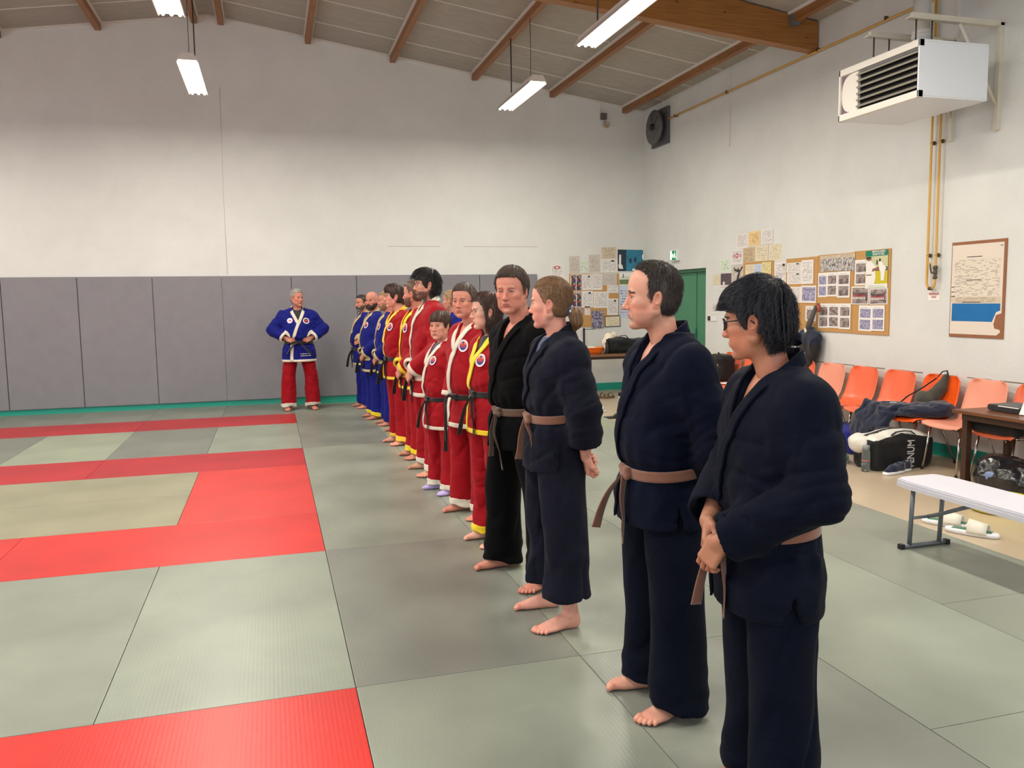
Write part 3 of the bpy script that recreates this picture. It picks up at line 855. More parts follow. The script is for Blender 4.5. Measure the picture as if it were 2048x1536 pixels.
PAP = [
    ('redlogo', 'b', 4.439, 4.67, 1.948, 2.192),
    ('cert', 'b', 4.78, 4.977, 2.055, 2.347),
    ('green', 'b', 4.984, 5.131, 2.068, 2.272),
    ('cert', 'b', 5.146, 5.361, 2.06, 2.374),
    ('beige', 'b', 5.384, 5.675, 2.292, 2.505),
    ('text', 'b', 5.368, 5.697, 2.058, 2.292),
    ('blueposter', 'b', 5.697, 6.245, 2.077, 2.458),
    ('cork', 'b', 4.775, 5.719, 1.101, 2.039),
    ('colour', 'b', 4.796, 5.001, 1.734, 2.028),
    ('colour', 'b', 4.8, 5.005, 1.453, 1.714),
    ('purple', 'b', 4.802, 5.015, 1.143, 1.439),
    ('text', 'b', 5.012, 5.196, 1.752, 2.026),
    ('text', 'b', 5.203, 5.397, 1.75, 2.032),
    ('cert', 'b', 5.404, 5.674, 1.831, 2.038),
    ('text', 'b', 5.486, 5.704, 1.692, 1.83),
    ('text', 'b', 5.01, 5.217, 1.443, 1.739),
    ('text', 'b', 5.224, 5.515, 1.432, 1.722),
    ('text', 'b', 5.485, 5.696, 1.302, 1.595),
    ('redlogo', 'b', 5.06, 5.164, 1.312, 1.463),
    ('purple', 'b', 5.185, 5.416, 1.079, 1.384),
    ('framed', 'b', 5.446, 5.741, 1.093, 1.288),
    ('greenstripe', 'b', 5.719, 5.977, 1.835, 2.05),
    ('paleblue', 'b', 5.719, 6.023, 1.241, 1.814),
    ('lean', 'b', 4.88, 5.072, 0.831, 1.08),
    ('text', 'r', 6.993, 7.306, 2.283, 2.485),
    ('orange', 'r', 6.69, 6.974, 2.299, 2.495),
    ('text', 'r', 6.383, 6.665, 2.3, 2.498),
    ('redlogo', 'r', 7.115, 7.428, 2.065, 2.269),
    ('brown', 'r', 6.811, 7.109, 2.073, 2.282),
    ('cream', 'r', 6.491, 6.805, 2.076, 2.287),
    ('cream', 'r', 6.182, 6.48, 2.074, 2.29),
    ('green', 'r', 7.461, 7.732, 1.961, 2.152),
    ('small', 'r', 7.728, 7.941, 1.779, 1.927),
    ('dark', 'r', 7.42, 7.713, 1.739, 1.941),
    ('silhouette', 'r', 7.088, 7.414, 1.733, 2.057),
    ('cork', 'r', 6.35, 7.083, 1.287, 2.072),
    ('cream', 'r', 6.812, 7.023, 1.894, 2.042),
    ('paleblue', 'r', 6.615, 6.806, 1.894, 2.04),
    ('yellow', 'r', 6.388, 6.609, 1.887, 2.055),
    ('text', 'r', 6.047, 6.345, 1.755, 2.041),
    ('text', 'r', 7.752, 7.998, 1.349, 1.514),
    ('yellow', 'r', 7.604, 7.744, 1.39, 1.56),
    ('switch', 'r', 7.794, 8.074, 1.229, 1.316),
    ('text', 'r', 5.72, 6.04, 1.898, 2.02),
    ('text', 'r', 5.482, 5.724, 1.743, 2.042),
    ('text', 'r', 5.715, 6.029, 1.749, 1.894),
    ('text', 'r', 5.728, 6.002, 1.512, 1.713),
    ('purplephoto', 'r', 5.418, 5.725, 1.508, 1.723),
    ('photo2', 'r', 5.421, 5.631, 1.282, 1.47),
    ('photogrp', 'r', 5.031, 5.353, 1.885, 2.073),
    ('photogrp', 'r', 4.729, 5.026, 1.881, 2.077),
    ('strip', 'r', 5.221, 5.392, 1.579, 1.871),
    ('strip', 'r', 5.033, 5.221, 1.585, 1.872),
    ('strip', 'r', 4.803, 5.027, 1.569, 1.875),
    ('strip', 'r', 5.184, 5.372, 1.204, 1.501),
    ('strip', 'r', 4.985, 5.184, 1.21, 1.501),
    ('strip', 'r', 4.778, 4.98, 1.201, 1.501),
    ('strip', 'r', 4.523, 4.729, 1.707, 1.994),
    ('judo', 'r', 4.193, 4.545, 1.668, 2.086),
    ('team', 'r', 4.482, 4.772, 1.49, 1.694),
    ('team', 'r', 4.19, 4.477, 1.491, 1.668),
    ('strip', 'r', 4.427, 4.64, 1.19, 1.48),
    ('strip', 'r', 4.222, 4.427, 1.197, 1.48),
]
LB = {  # labels in the order of the table
0: 'white leaflet with red crest on the back wall beside the wall pads', 1: 'grey typed certificate above the left corner of the cork board in the room corner',
2: 'small green-tinted sheet above the corner cork board, second from left', 3: 'grey certificate above the corner cork board, third from left',
4: 'topmost beige form above the corner cork board', 5: 'white form just under the topmost beige one above the corner cork board',
6: 'teal and navy sports poster in the corner of the room', 7: 'cork notice board covered with sheets in the room corner',
8: 'colourful picture sheet at the top left of the corner cork board', 9: 'colourful picture sheet halfway down the left edge of the corner cork board',
10: 'purple and black picture sheet at the bottom left of the corner cork board', 11: 'typed sheet in the top row of the corner cork board, second from left',
12: 'typed sheet in the top row of the corner cork board, third from left', 13: 'grey certificate at the top right of the corner cork board',
14: 'small white sheet under the grey certificate of the corner cork board', 15: 'typed sheet in the middle left of the corner cork board',
16: 'typed sheet with signature in the middle of the corner cork board', 17: 'typed list at the right edge of the corner cork board',
18: 'tiny white card with red mark pinned low on the corner cork board', 19: 'purple picture flyer hanging over the bottom edge of the corner cork board',
20: 'framed certificate below the corner cork board, above the black bag', 21: 'green landscape flyer right of the corner cork board',
22: 'pale blue poster right of the corner cork board', 23: 'printed leaflet leaning on the wall behind the orange basket',
24: 'white typed certificate, left one of the top row on the right wall', 25: 'orange certificate in the top row on the right wall',
26: 'white typed certificate, right one of the top row on the right wall', 27: 'white sheet with three red emblems on the right wall',
28: 'brown parchment certificate on the right wall', 29: 'cream certificate, left of a pair on the right wall', 30: 'cream certificate, right of a pair on the right wall',
31: 'green tinted flyer on the right wall nearest the door', 32: 'small pale sheet on the right wall, nearest to the green door',
33: 'dark purple print on the right wall', 34: 'poster with a black kicking silhouette on the right wall', 35: 'small cork board behind the glasses-wearing person\'s head',
36: 'cream sheet on the small cork board', 37: 'bluish sheet on the small cork board', 38: 'yellow sheet on the small cork board', 39: 'long faint typed sheet between the two boards on the right wall',
40: 'white notice above the switch beside the green door', 41: 'yellow note above the switch beside the green door', 42: 'white light switch plate beside the green door',
43: 'typed sheet with a picture, top left of the wide cork board', 44: 'tall typed letter on the left panel of the wide cork board', 45: 'small typed sheet on the left panel of the wide cork board',
46: 'faint typed sheet at the left edge of the wide cork board', 47: 'purple group photo sheet on the left panel of the wide cork board',
48: 'sheet half hidden behind the hanging umbrella on the wide cork board', 49: 'black and white group photo, left of the top pair', 50: 'black and white group photo, right of the top pair',
51: 'strip of two photos, first of three in the middle of the wide board', 52: 'strip of two photos, second of three in the middle of the wide board', 53: 'strip of two photos, third of three in the middle of the wide board',
54: 'strip of two photos, first of three in the bottom row of the wide board', 55: 'strip of two photos, second of three in the bottom row of the wide board', 56: 'strip of two photos, third of three in the bottom row of the wide board',
57: 'strip of two dark photos beside the green-headed poster', 58: 'green-headed poster of two fighters in white on yellow mats', 59: 'team photo, left of the pair under the green-headed poster',
60: 'team photo, right of the pair under the green-headed poster', 61: 'strip of two pale photos, left of the pair at the bottom right of the board', 62: 'strip of two pale photos, right of the pair at the bottom right of the board'}
GRP = {'b': 'sheets pinned in the corner of the room', 'r': 'sheets and photos pinned on the right wall'}
PM = {'cert': 'paper_cert', 'green': 'paper_green', 'beige': 'paper_beige', 'text': 'paper_text', 'orange': 'paper_orange', 'brown': 'paper_brown', 'cream': 'paper_cream', 'paleblue': 'paper_blue', 'yellow': 'paper_yellow', 'small': 'paper_cream', 'lean': 'paper_text'}
rr = random.Random(5)
for i, (t, w, a0, a1, z0, z1) in enumerate(PAP):
    if t == 'cork':
        mb = MB()
        if w == 'b': mb.box(a0, a1, YB-.014, YB-.001, z0, z1, 0, bev=.002)
        else: mb.box(XW-.014, XW-.001, a0, a1, z0, z1, 0, bev=.002)
        tag(mb.build('cork_board', m_cork), LB[i], 'notice board'); continue
    off = .0165+.0022*(i % 3) + (.004 if t in ('judo', 'purple') else 0)
    if (w == 'b' and i < 7) or (w == 'r' and (24 <= i <= 34 or 39 <= i <= 42)): off = .001+.002*(i % 3)
    if i in (0, 6, 21, 22, 20): off = .002
    s = Sheet(w, a0, a1, z0, z1, off, tilt=rr.uniform(-.015, .015))
    if t in PM:
        s.body(PM[t])
        if t == 'text' and i % 2: s.rect(.62, .8, .8, .92, m_black_ink)
    elif t == 'redlogo':
        s.body('paper_text')
        for (u, v, r1, r2) in ((.5, .58, .13, .16), (.22, .56, .09, .1), (.78, .58, .09, .1)) if i == 27 else ((.5, .82, .26, .12),):
            s.poly([(u+r1*math.cos(a*PI/6), v+r2*math.sin(a*PI/6)) for a in range(12)], m_red_ink)
            s.poly([(u+.5*r1*math.cos(a*PI/6), v+.5*r2*math.sin(a*PI/6)) for a in range(12)], m_white_pr)
    elif t == 'blueposter':
        s.body(m_teal_pr); s.rect(0, .3, 0, 1, m_navy_pr); s.rect(.88, 1, 0, 1, m_navy_pr)
        s.rect(.05, .12, .30, .68, m_white_pr); s.poly([(.02, .3), (.16, .3), (.20, .1), (.05, .12)], m_white_pr)
        s.poly([(.085+.035*math.cos(a*PI/5), .72+.05*math.sin(a*PI/5)) for a in range(10)], m_white_pr)
        for (x, y) in ((.62, .55), (.45, .5), (.9, .7)):
            s.poly([(x-.03, y-.12), (x+.03, y-.14), (x+.05, y+.05), (x+.0, y+.12), (x-.04, y+.04)], m_navy_pr if x < .8 else m_white_pr)
        s.rect(.52, .95, .02, .12, m_white_pr)
    elif t == 'colour':
        s.body(m_white_pr)
        for a in range(2): s.rect(.05+.48*a, .48+.48*a, .03, .97, 'print_colour')
    elif t == 'purple': s.body('print_purple')
    elif t == 'purplephoto': s.body('paper_text'); s.rect(.08, .94, .12, .9, 'print_photo_blue')
    elif t == 'photogrp': s.body('print_crowd'); s.rect(0, 1, .78, 1, 'paper_beige')
    elif t in ('photo2',): s.body('paper_text'); s.rect(.15, .85, .1, .75, 'print_photo')
    elif t == 'strip':
        s.body(m_white_pr)
        k = 'print_photo' if i not in (61, 62, 51) else 'print_photo_blue'
        s.rect(.1, .9, .07, .44, k); s.rect(.1, .9, .52, .86, k)
        s.rect(.2, .7, .9, .92, 'paper_cert')
    elif t == 'team':
        s.body(m_white_pr); s.rect(.05, .95, .05, .93, 'print_photo')
        for rw, (v, m) in enumerate(((.62, m_black_ink), (.5, m_red_ink), (.38, m_white_pr))):
            for k in range(9):
                u = .14+.085*k+.02*(rw % 2); s.poly([(u-.028, v-.09), (u+.028, v-.09), (u+.02, v+.03), (u, v+.07), (u-.02, v+.03)], m)
    elif t == 'dark': s.body('print_dark'); s.rect(.0, .9, .02, .16, 'paper_text'); s.rect(.2, .4, .02, .4, 'paper_text')
    elif t == 'silhouette':
        s.body('paper_cert')
        for P_ in ([(.3, .0), (.45, .0), (.62, .42), (.72, .6), (.6, .66), (.48, .5)], [(.52, .42), (.68, .36), (.9, .05), (.78, .02)], [(.2, .85), (.28, .72), (.7, .62), (.95, .86), (.9, .92), (.68, .74), (.34, .8), (.24, .9)],
                   [(.56+.07*math.cos(a*PI/5), .78+.05*math.sin(a*PI/5)) for a in range(10)]):
            s.poly(P_, m_black_ink)
    elif t == 'framed':
        s.th = .012; s.body(m_frame); s.rect(.04, .96, .06, .94, 'paper_cream')
    elif t == 'greenstripe':
        s.body(m_white_pr); s.rect(.05, .95, .05, .45, M('green_photo', (110, 126, 84), .6, var=.2, vscale=20)); s.rect(.1, .9, .5, .7, 'paper_green'); s.rect(.3, .36, .6, .9, m_black_ink)
    elif t == 'switch':
        s.th = .012; s.body(m_white); s.rect(.0, .3, .1, .9, m_black_ink); s.rect(.4, .95, .2, .8, m_white_pr)
    elif t == 'judo':
        s.body(m_white_pr); s.rect(0, 1, .12, .86, m_beige_pr); s.rect(.0, 1, .44, .56, m_grey_pr); s.rect(.0, 1, .12, .46, m_yel_pr); s.rect(0, 1, .85, 1, m_green_pr)
        s.rect(.5, .56, .62, .74, m_black_ink)
        s.poly([(.02, .12), (.42, .12), (.48, .3), (.45, .45), (.55, .52), (.42, .62), (.2, .76), (.04, .76)], m_white_pr)
        s.poly([(.3, .44), (.7, .5), (.72, .54), (.62, .56), (.34, .52)], m_skin_pr)
        s.poly([(.16+.11*math.cos(a*PI/6), .78+.05*math.sin(a*PI/6)) for a in range(12)], m_skin_pr); s.rect(.03, .27, .79, .84, m_black_ink)
        s.rect(.06, .3, .35, .37, m_black_ink)
        s.poly([(.62, .7), (.74, .7), (.95, .52), (.9, .46), (.86, .2), (.72, .2), (.7, .42), (.64, .5)], m_white_pr)
        s.poly([(.66+.04*math.cos(a*PI/6), .74+.04*math.sin(a*PI/6)) for a in range(12)], m_black_ink)
        s.rect(.1, .9, .02, .08, 'paper_green')
    nm = {'framed': 'framed_certificate', 'switch': 'switch_plate', 'judo': 'wall_poster', 'blueposter': 'wall_poster', 'silhouette': 'wall_poster'}.get(t, 'photo_print' if t in ('strip', 'team', 'photogrp', 'photo2', 'purplephoto') else 'pinned_sheet')
    ct = {'framed_certificate': 'certificate', 'switch_plate': 'switch', 'wall_poster': 'poster', 'photo_print': 'photo', 'pinned_sheet': 'paper'}[nm]
    ob = s.done(nm, LB[i], ct, None if ct in ('switch', 'certificate') else GRP[w])
    if t == 'judo':
        mt = Matrix.Translation((XW-off-.006, (a0+a1)/2-.035, z1-.030)) @ Matrix(((0, 0, -1), (-1, 0, 0), (0, 1, 0))).to_4x4()
        x = text_mesh('poster_lettering', 'METS DU JUDO\nDANS TA VIE !', .030, m_white_pr, mt, bold=.0009)
        wp(x, ob)
# wide cork board in three panels
mb = MB()
for (a, b, z0, z1) in ((5.41, 6.06, 1.17, 2.075), (4.76, 5.405, 1.16, 2.085), (4.165, 4.755, 1.155, 2.095)):
    tag(MB().box(XW-.015, XW-.001, a, b, z0, z1, 0, bev=.002).build('cork_board', m_cork), {5.41: 'left panel of the wide cork board, behind the umbrella', 4.76: 'middle panel of the wide cork board', 4.165: 'right panel of the wide cork board, with the green-headed poster'}[a], 'notice board', 'panels of the wide cork board')
# technique chart on brown hardboard
chart = empty('wall_chart', (XW, 3.0, 1.6), 0, 'large printed technique chart with blue block on brown board, lower right corner torn', 'poster')
wp(MB().box(XW-.012, XW, 2.69, 3.325, 1.175, 2.095, 0, bev=.002).build('backing_board', m_hard), chart)
s = Sheet('r', 2.715, 3.315, 1.205, 2.065, .0125)
s.mb.add([s.pt(u, v, .001) for u, v in ((0, 0), (.92, .0), (.99, .035), (.98, .06), (.88, .075), (.86, .12), (.9, .22), (1, .24), (1, 1), (0, 1))], [tuple(range(10))], s.mi(MATS['paper_beige'] if 0 else M('chart_paper', (228, 216, 202), .7)))
s.rect(.03, .97, .42, .84, 'chart_print', .0016); s.rect(.0, .98, .35, .42, 'paper_beige', .0016)
s.poly([(.03, .145), (.83, .145), (.9, .25), (.975, .27), (.975, .345), (.03, .345)], m_blue_pr)
for u0, u1, v in ((.3, .6, .862), (.3, .6, .605), (.24, .6, .358), (.01, .07, .53), (.01, .07, .475), (.01, .09, .425), (.94, .98, .965)): s.rect(u0, u1, v-.004, v+.004, m_black_ink)
ob = s.mb.build('printed_chart', [MATS[m] if isinstance(m, str) else m for m in s.mats], fix=False); wp(ob, chart)
# gas notice
s = Sheet('r', 3.465, 3.625, 1.53, 1.635, .001, thick=.002); s.body(m_white_pr)
g = s.done('gas_shutoff_sign', 'small white sign with red letters under the yellow gas valve', 'sign')
mt = Matrix.Translation((XW-.0045, 3.545, 1.583)) @ Matrix(((0, 0, -1), (-1, 0, 0), (0, 1, 0))).to_4x4()
wp(text_mesh('lettering', 'BARRAGE\nGAZ', .031, m_red_ink, mt, bold=.0006), g)

# ================================================================== WALL EQUIPMENT
m_gas = M('yellow_pipe', (214, 166, 78), .45, var=.06, vscale=8); m_brass = M('valve_brass', (88, 76, 60), .5, metal=.3)
m_cream = M('cream_steel', (212, 206, 190), .5, var=.05, vscale=8); m_heat = M('heater_white', (222, 228, 236), .38); m_heat2 = M('heater_edge', (228, 222, 212), .4)
m_slat = M('heater_slat', (150, 144, 132), .45, metal=.3); m_purple = M('heater_purple_trim', (112, 84, 100), .5)
HX0, HX1, HY0, HY1, HZ0, HZ1 = 5.09, 5.82, 2.62, 3.66, 3.27, 3.75
h = empty('unit_heater', (5.5, 3.1, HZ0), 0, 'white box-shaped hanging gas heater with dark louvres high on the right wall', 'heater')
mb = MB().box(HX0+.05, HX1, HY0, HY1, HZ0, HZ1, 0, bev=.004)
mb.box(HX0, HX0+.05, HY0, HY1, HZ1-.06, HZ1, 1, bev=.003); mb.box(HX0, HX0+.05, HY0, HY1, HZ0, HZ0+.06, 1, bev=.003)
mb.box(HX0, HX0+.05, HY1-.02, HY1, HZ0, HZ1, 1, bev=.003); mb.box(HX0, HX0+.05, HY0, HY0+.016, HZ0, HZ1, 0, bev=.002)
mb.box(HX0+.05, HX1, HY0-.004, HY0, HZ0+.012, HZ0+.016, 1); mb.box(HX0+.05, HX1, HY0-.004, HY0, HZ1-.022, HZ1-.018, 1)
wp(mb.build('casing', [m_heat, m_heat2]), h)
wp(MB().box(HX0+.042, HX0+.056, HY0+.03, HY1-.26, HZ0+.07, HZ1-.07).build('outlet', M('heater_inside', (14, 10, 12), .9)), h)
for k in range(6):
    z = HZ0+.085+k*.058
    wp(MB().prism([(HX0+.004, z-.004), (HX0+.050, z+.030), (HX0+.048, z+.034), (HX0+.0, z+.012)], HY0+.025, HY1-.25, 'y').build('louvre', m_slat), h)
mb = MB().box(HX0+.02, HX0+.05, HY1-.25, HY1-.02, HZ0+.06, HZ1-.06, 0)
xx = HX0+.018
def arcp(cy, cz, sy, sz, r): return [(cy, cz)]+[(cy+sy*r*(1-math.sin(a)), cz+sz*r*(1-math.cos(a))) for a in [i*PI/16 for i in range(9)]]
for (cy, cz, sy, sz) in ((HY1-.025, HZ1-.065, -1, -1), (HY1-.025, HZ0+.065, -1, 1)):
    P_ = arcp(cy, cz, sy, sz, .13); mb.prism([(y, z) for y, z in P_], xx, xx+.003, 'x', 1)
wp(mb.build('front_panel', [m_heat2, m_purple]), h)
for (x, y) in ((5.25, 2.85), (5.25, 3.38), (5.42, 2.85), (5.42, 3.38)):
    wp(MB().tube([(x, y, HZ1-.01), (x, y, 4.02)], .007, 8).build('hanger_rod', m_dark), h)
mb = MB().box(5.45, 5.7, 2.75, 2.8, HZ1, HZ1+.05, 0).box(5.6, 5.72, 3.2, 3.3, HZ1, HZ1+.06, 0).tube([(5.4, 3.05, HZ1+.01), (5.6, 3.1, HZ1+.06), (5.7, 2.95, HZ1+.02)], .02, 8)
wp(mb.build('top_fitting', m_dark), h)
fl = empty('flue_pipe', (5.55, 3.12, HZ1), 0, 'white flue pipe rising from the hanging heater to the roof', 'pipe')
zr = roof(5.55)-.01
wp(MB().lathe([(.075, HZ1), (.075, 3.93), (.085, 3.935), (.085, 3.955), (.078, 3.96), (.085, 3.975), (.085, 3.99), (.075, 4.0), (.075, zr)], 5.55, 3.12).build('pipe', M('flue_white', (206, 204, 198), .45)), fl)
for (y, lb) in ((2.85, 'cream steel wall bracket carrying the near side of the heater'), (3.38, 'cream steel wall bracket carrying the far side of the heater')):
    b = empty('wall_bracket', (XW, y, 3.6), 0, lb, 'bracket', 'brackets of the hanging heater')
    wp(MB().box(6.155, 6.2, y-.02, y+.02, 3.08, 4.03, 0, bev=.002).build('wall_bar', m_cream), b)
    wp(MB().box(5.2, 6.2, y-.02, y+.02, 4.0, 4.04, 0, bev=.002).box(5.16, 6.1, y-.03, y+.03, 3.988, 3.998, 0).build('arm', m_cream), b)
    wp(MB().tube([(5.72, y, 3.99), (6.16, y, 3.3)], .017, 4).build('brace', m_cream), b)
# gas pipework
gp = empty('gas_pipe', (6.15, 3.55, 1.65), 0, 'yellow gas pipe running down to a U-bend and along under the roof', 'pipe')
U = [(6.15, 3.60-.055+.055*math.cos(a), 1.70+.06*math.sin(a)) for a in [PI*i/8 for i in range(0, 1)]]
ub = [(6.15, 3.545+.055*math.cos(-PI*i/10), 1.72+.07*math.sin(-PI*i/10)) for i in range(0, 11)]
pts = [(6.15, 3.60, 4.47), (6.15, 3.60, 3.3), (6.15, 3.60, 1.9)] + ub + [(6.15, 3.49, 1.8), (6.15, 3.49, 2.4), (6.15, 3.49, 3.40), (6.05, 3.48, 3.46), (5.8, 3.46, 3.48)]
wp(MB().tube(pts, .012, 10).build('down_pipe', m_gas), gp)
wp(MB().tube([(6.15, 9.34, 4.53), (6.15, 6.5, 4.52), (6.15, 3.65, 4.50), (6.15, 3.60, 4.47)], .013, 10).build('roof_line', m_gas), gp)
mb = MB()
for y in (3.60, 3.49):
    for z in (1.985, 3.10): mb.tube([(6.20, y, z), (6.14, y, z)], .010, 8).lathe([(.02, 0), (.02, .012), (.012, .02)], 6.175, y, 12, axis='x', cz=z)
for y in (9.1, 7.52, 5.45, 4.3): mb.tube([(6.20, y, 4.525), (6.15, y, 4.525)], .010, 6); mb.box(6.13, 6.17, y-.012, y+.012, 4.505, 4.545, 0, bev=.003)
wp(mb.build('pipe_clips', m_brass), gp)
v = MB().lathe([(.013, 1.745), (.022, 1.75), (.022, 1.77), (.017, 1.775), (.017, 1.79), (.02, 1.80), (.02, 1.83), (.016, 1.84), (.024, 1.85), (.024, 1.875), (.013, 1.88)], 6.15, 3.49, 12).tube([(6.15, 3.49, 1.80), (6.12, 3.51, 1.81), (6.12, 3.525, 1.86), (6.12, 3.53, 1.90)], .008, 8)
v.lathe([(.018, -.02), (.018, .02)], 6.15, 3.545, 10, axis='y', cz=1.652)
wp(v.build('valve', m_brass), gp)
wp(MB().tube([(6.12, 3.53, 1.885), (6.12, 3.532, 1.915)], .0085, 8).build('valve_handle', m_gas), gp)
tag(MB().tube([(6.165, 3.62, 4.02), (6.165, 3.62, roof(6.165)-.01)], .015, 8).build('gas_riser', m_gas), 'yellow pipe stub rising behind the flue to the roof', 'pipe')
tag(MB().box(6.17, 6.2, 3.34, 3.37, 3.72, roof(6.18)-.005, 0, bev=.003).build('cable_duct', m_strip), 'white cable duct above the heater', 'cable duct')
tag(MB().box(6.18, 6.2, 7.49, 7.525, 3.765, roof(6.18)-.005, 0, bev=.003).build('cable_duct', m_strip), 'long thin white cable duct crossing the yellow pipe', 'cable duct')
# extractor fan
m_fan = M('fan_grey', (104, 102, 104), .5, var=.1, vscale=10, metal=.3)
fn_ = empty('extractor_fan', (XW, 9.68, 4.45), 0, 'grey square extractor fan high on the right wall near the corner', 'fan')
wp(MB().box(6.15, 6.2, 9.38, 9.98, 4.15, 4.75, 0, bev=.004).build('wall_plate', m_fan), fn_)
wp(MB().lathe([(.27, -.06), (.285, -.05), (.25, .0), (.25, .01)], 6.09, 9.68, 28, axis='x', cz=4.45).build('shroud', m_fan), fn_)
mb = MB()
for k in range(6):
    a = k*PI/3; mb.add([(6.02, 9.68+math.cos(a+d)*r, 4.45+math.sin(a+d)*r) if q else (6.045, 9.68+math.cos(a+d)*r, 4.45+math.sin(a+d)*r) for q, d, r in ((0, -.2, .05), (1, .35, .05), (1, .4, .22), (0, -.3, .22))], [(0, 1, 2, 3)])
wp(mb.build('blades', m_fan), fn_)
wp(MB().lathe([(.01, -.12), (.05, -.11), (.055, -.02), (.03, .0)], 6.09, 9.68, 16, axis='x', cz=4.45).build('hub', m_black), fn_)
tag(MB().box(6.18, 6.2, 9.60, 9.63, 4.75, roof(6.18)-.005).build('cable_duct', m_strip), 'short white cable duct above the extractor fan', 'cable duct')
# siren box on the gable
sb = empty('alarm_sounder', (5.45, YB, 4.65), 0, 'small grey box with round beige sounder high on the back wall', 'alarm')
wp(MB().box(5.375, 5.475, YB-.07, YB, 4.69, 4.80, 0, bev=.006).build('box', M('sounder_grey', (96, 92, 88), .6)), sb)
wp(MB().lathe([(.055, .0), (.06, -.03), (.05, -.06), (.03, -.055), (.03, -.05)], 5.475, YB-.0, 20, axis='y', cz=4.61).build('sounder', M('sounder_beige', (188, 170, 150), .5)), sb)
wp(MB().box(5.37, 5.38, YB-.015, YB, 4.8, roof(5.4)-.03).box(5.43, 5.455, YB-.015, YB, 4.8, roof(5.4)-.03).build('cable_duct', m_strip), sb)
# exit sign
ex = empty('exit_sign', (XW, 9.12, 2.2), 0, 'small lit green exit sign above the green door', 'sign')
wp(MB().box(XW-.07, XW, 8.99, 9.25, 2.20, 2.37, 0, bev=.006).build('housing', m_white), ex)
s = Sheet('r', 9.0, 9.24, 2.21, 2.36, .0705, thick=.002)
m_sg = M('sign_green', (30, 130, 84), .5, emit=.25); m_sw = M('sign_white', (230, 250, 236), .5, emit=.9)
s.body(m_sw); s.rect(.0, .06, 0, 1, m_sg); s.rect(.34, 1, 0, 1, m_sg); s.rect(.0, 1, .0, .05, m_sg)
s.poly([(.36, .5), (.5, .82), (.5, .62), (.62, .62), (.62, .38), (.5, .38), (.5, .18)], m_sw)
s.poly([(.74, .88), (.82, .88), (.82, .78), (.74, .78)], m_sw); s.poly([(.7, .7), (.84, .74), (.86, .46), (.96, .2), (.9, .16), (.8, .4), (.7, .2), (.62, .22), (.72, .48)], m_sw)
o = s.mb.build('pictogram', [m for m in s.mats], fix=False); wp(o, ex)
# ================================================================== FURNITURE
m_orange = M('chair_orange', (238, 112, 74), .32, var=.04, vscale=5, spec=.5); m_orange2 = M('chair_bright_orange', (250, 92, 26), .3); m_salmon = M('chair_faded_salmon', (240, 158, 132), .36, var=.04, vscale=5)
def make_chair(mat):
    r = empty('stacking_chair')
    # local: front = -X, back against +X, width along Y, feet at z = 0
    prof = [(-.30, .415), (-.295, .432), (-.27, .448), (-.20, .452), (-.08, .440), (.04, .436), (.12, .448), (.17, .485), (.20, .54), (.225, .62), (.245, .70), (.264, .79), (.272, .828), (.278, .838)]
    wid = [.205, .225, .240, .245, .245, .244, .242, .240, .239, .238, .235, .226, .195, .155]
    rows = []
    for (x, z), w in zip(prof, wid):
        row = []
        for k in range(15):
            t = -1+2*k/14; a = abs(t)
            lift = .022*a**3 if z < .5 else 0.0; fwd = -.045*a**3 if z >= .47 else -.045*a**3*max(0, (z-.44)/.03)
            edge = -.012 if a > .96 else 0
            row.append((x+fwd, t*w, z+lift+edge*(z < .5)))
        rows.append(row)
    sh = MB().grid(rows, 0, True, thick=.007).build('seat_shell', mat, r)
    for s_ in (-1, 1):
        y = s_*.185
        for nm, (p, q) in (('leg', ((-.225, .43), (-.285, 0.0))), ('leg', ((.04, .42), (.215, 0.0)))):
            MB().tube([(p[0], y*.96, p[1]), (q[0], y*1.12, q[1]+.012)], .011, 10).tube([(q[0], y*1.12, q[1]+.014), (q[0], y*1.12, q[1])], .014, 10, 1).build(nm, [m_chrome, m_black], r)
        MB().tube([(-.225, y*.96, .427), (-.1, y*.96, .425), (.04, y*.96, .42)], .011, 8).build('side_rail', m_chrome, r)
        MB().tube([(-.20, y*1.0, .42), (-.20, y*1.24, .42), (-.185, y*1.27, .42)], .007, 6).build('link_hook', m_chrome, r)
    MB().box(-.235, -.215, -.18, .18, .405, .435, 0, bev=.004).build('front_bar', m_black, r)
    return r
ch = {'o': make_chair(m_orange), 'b': make_chair(m_orange2), 's': make_chair(m_salmon)}
used_ch = set()
CH = [(7.10, 'o', 'orange plastic chair nearest the green door, black backpack on it'), (6.56, 'o', 'orange plastic chair with papers, second from the green door'), (6.01, 'o', 'orange plastic chair hidden behind the person with glasses'),
      (5.46, 'o', 'orange plastic chair under the hanging umbrella and navy bag'), (4.91, 's', 'faded orange plastic chair with a rolled black garment on it'), (4.37, 'o', 'empty orange plastic chair beside the faded one'),
      (3.82, 'o', 'orange plastic chair with the corner of a navy jacket on it'), (3.25, 'b', 'bright orange plastic chair with a sling bag over its back'), (2.71, 's', 'pale salmon plastic chair beside the brown table'), (2.16, 'o', 'orange plastic chair pushed under the brown table, black bag on its seat')]
for y, k, lb in CH:
    r = ch[k] if k not in used_ch else copy_tree(ch[k]); used_ch.add(k)
    r.location = (5.83, y, FL); r.rotation_euler = (0, 0, random.uniform(-.03, .03)); tag(r, lb, 'chair', 'stacking chairs in a row along the right wall')
m_tabw = mat_wood('table_wood', (92, 54, 34), (124, 76, 48), axis=1, rough=.35); m_tabw2 = mat_wood('back_table_wood', (112, 80, 58), (138, 100, 74), axis=0, rough=.4); m_legb = M('brown_leg', (66, 42, 30), .45)
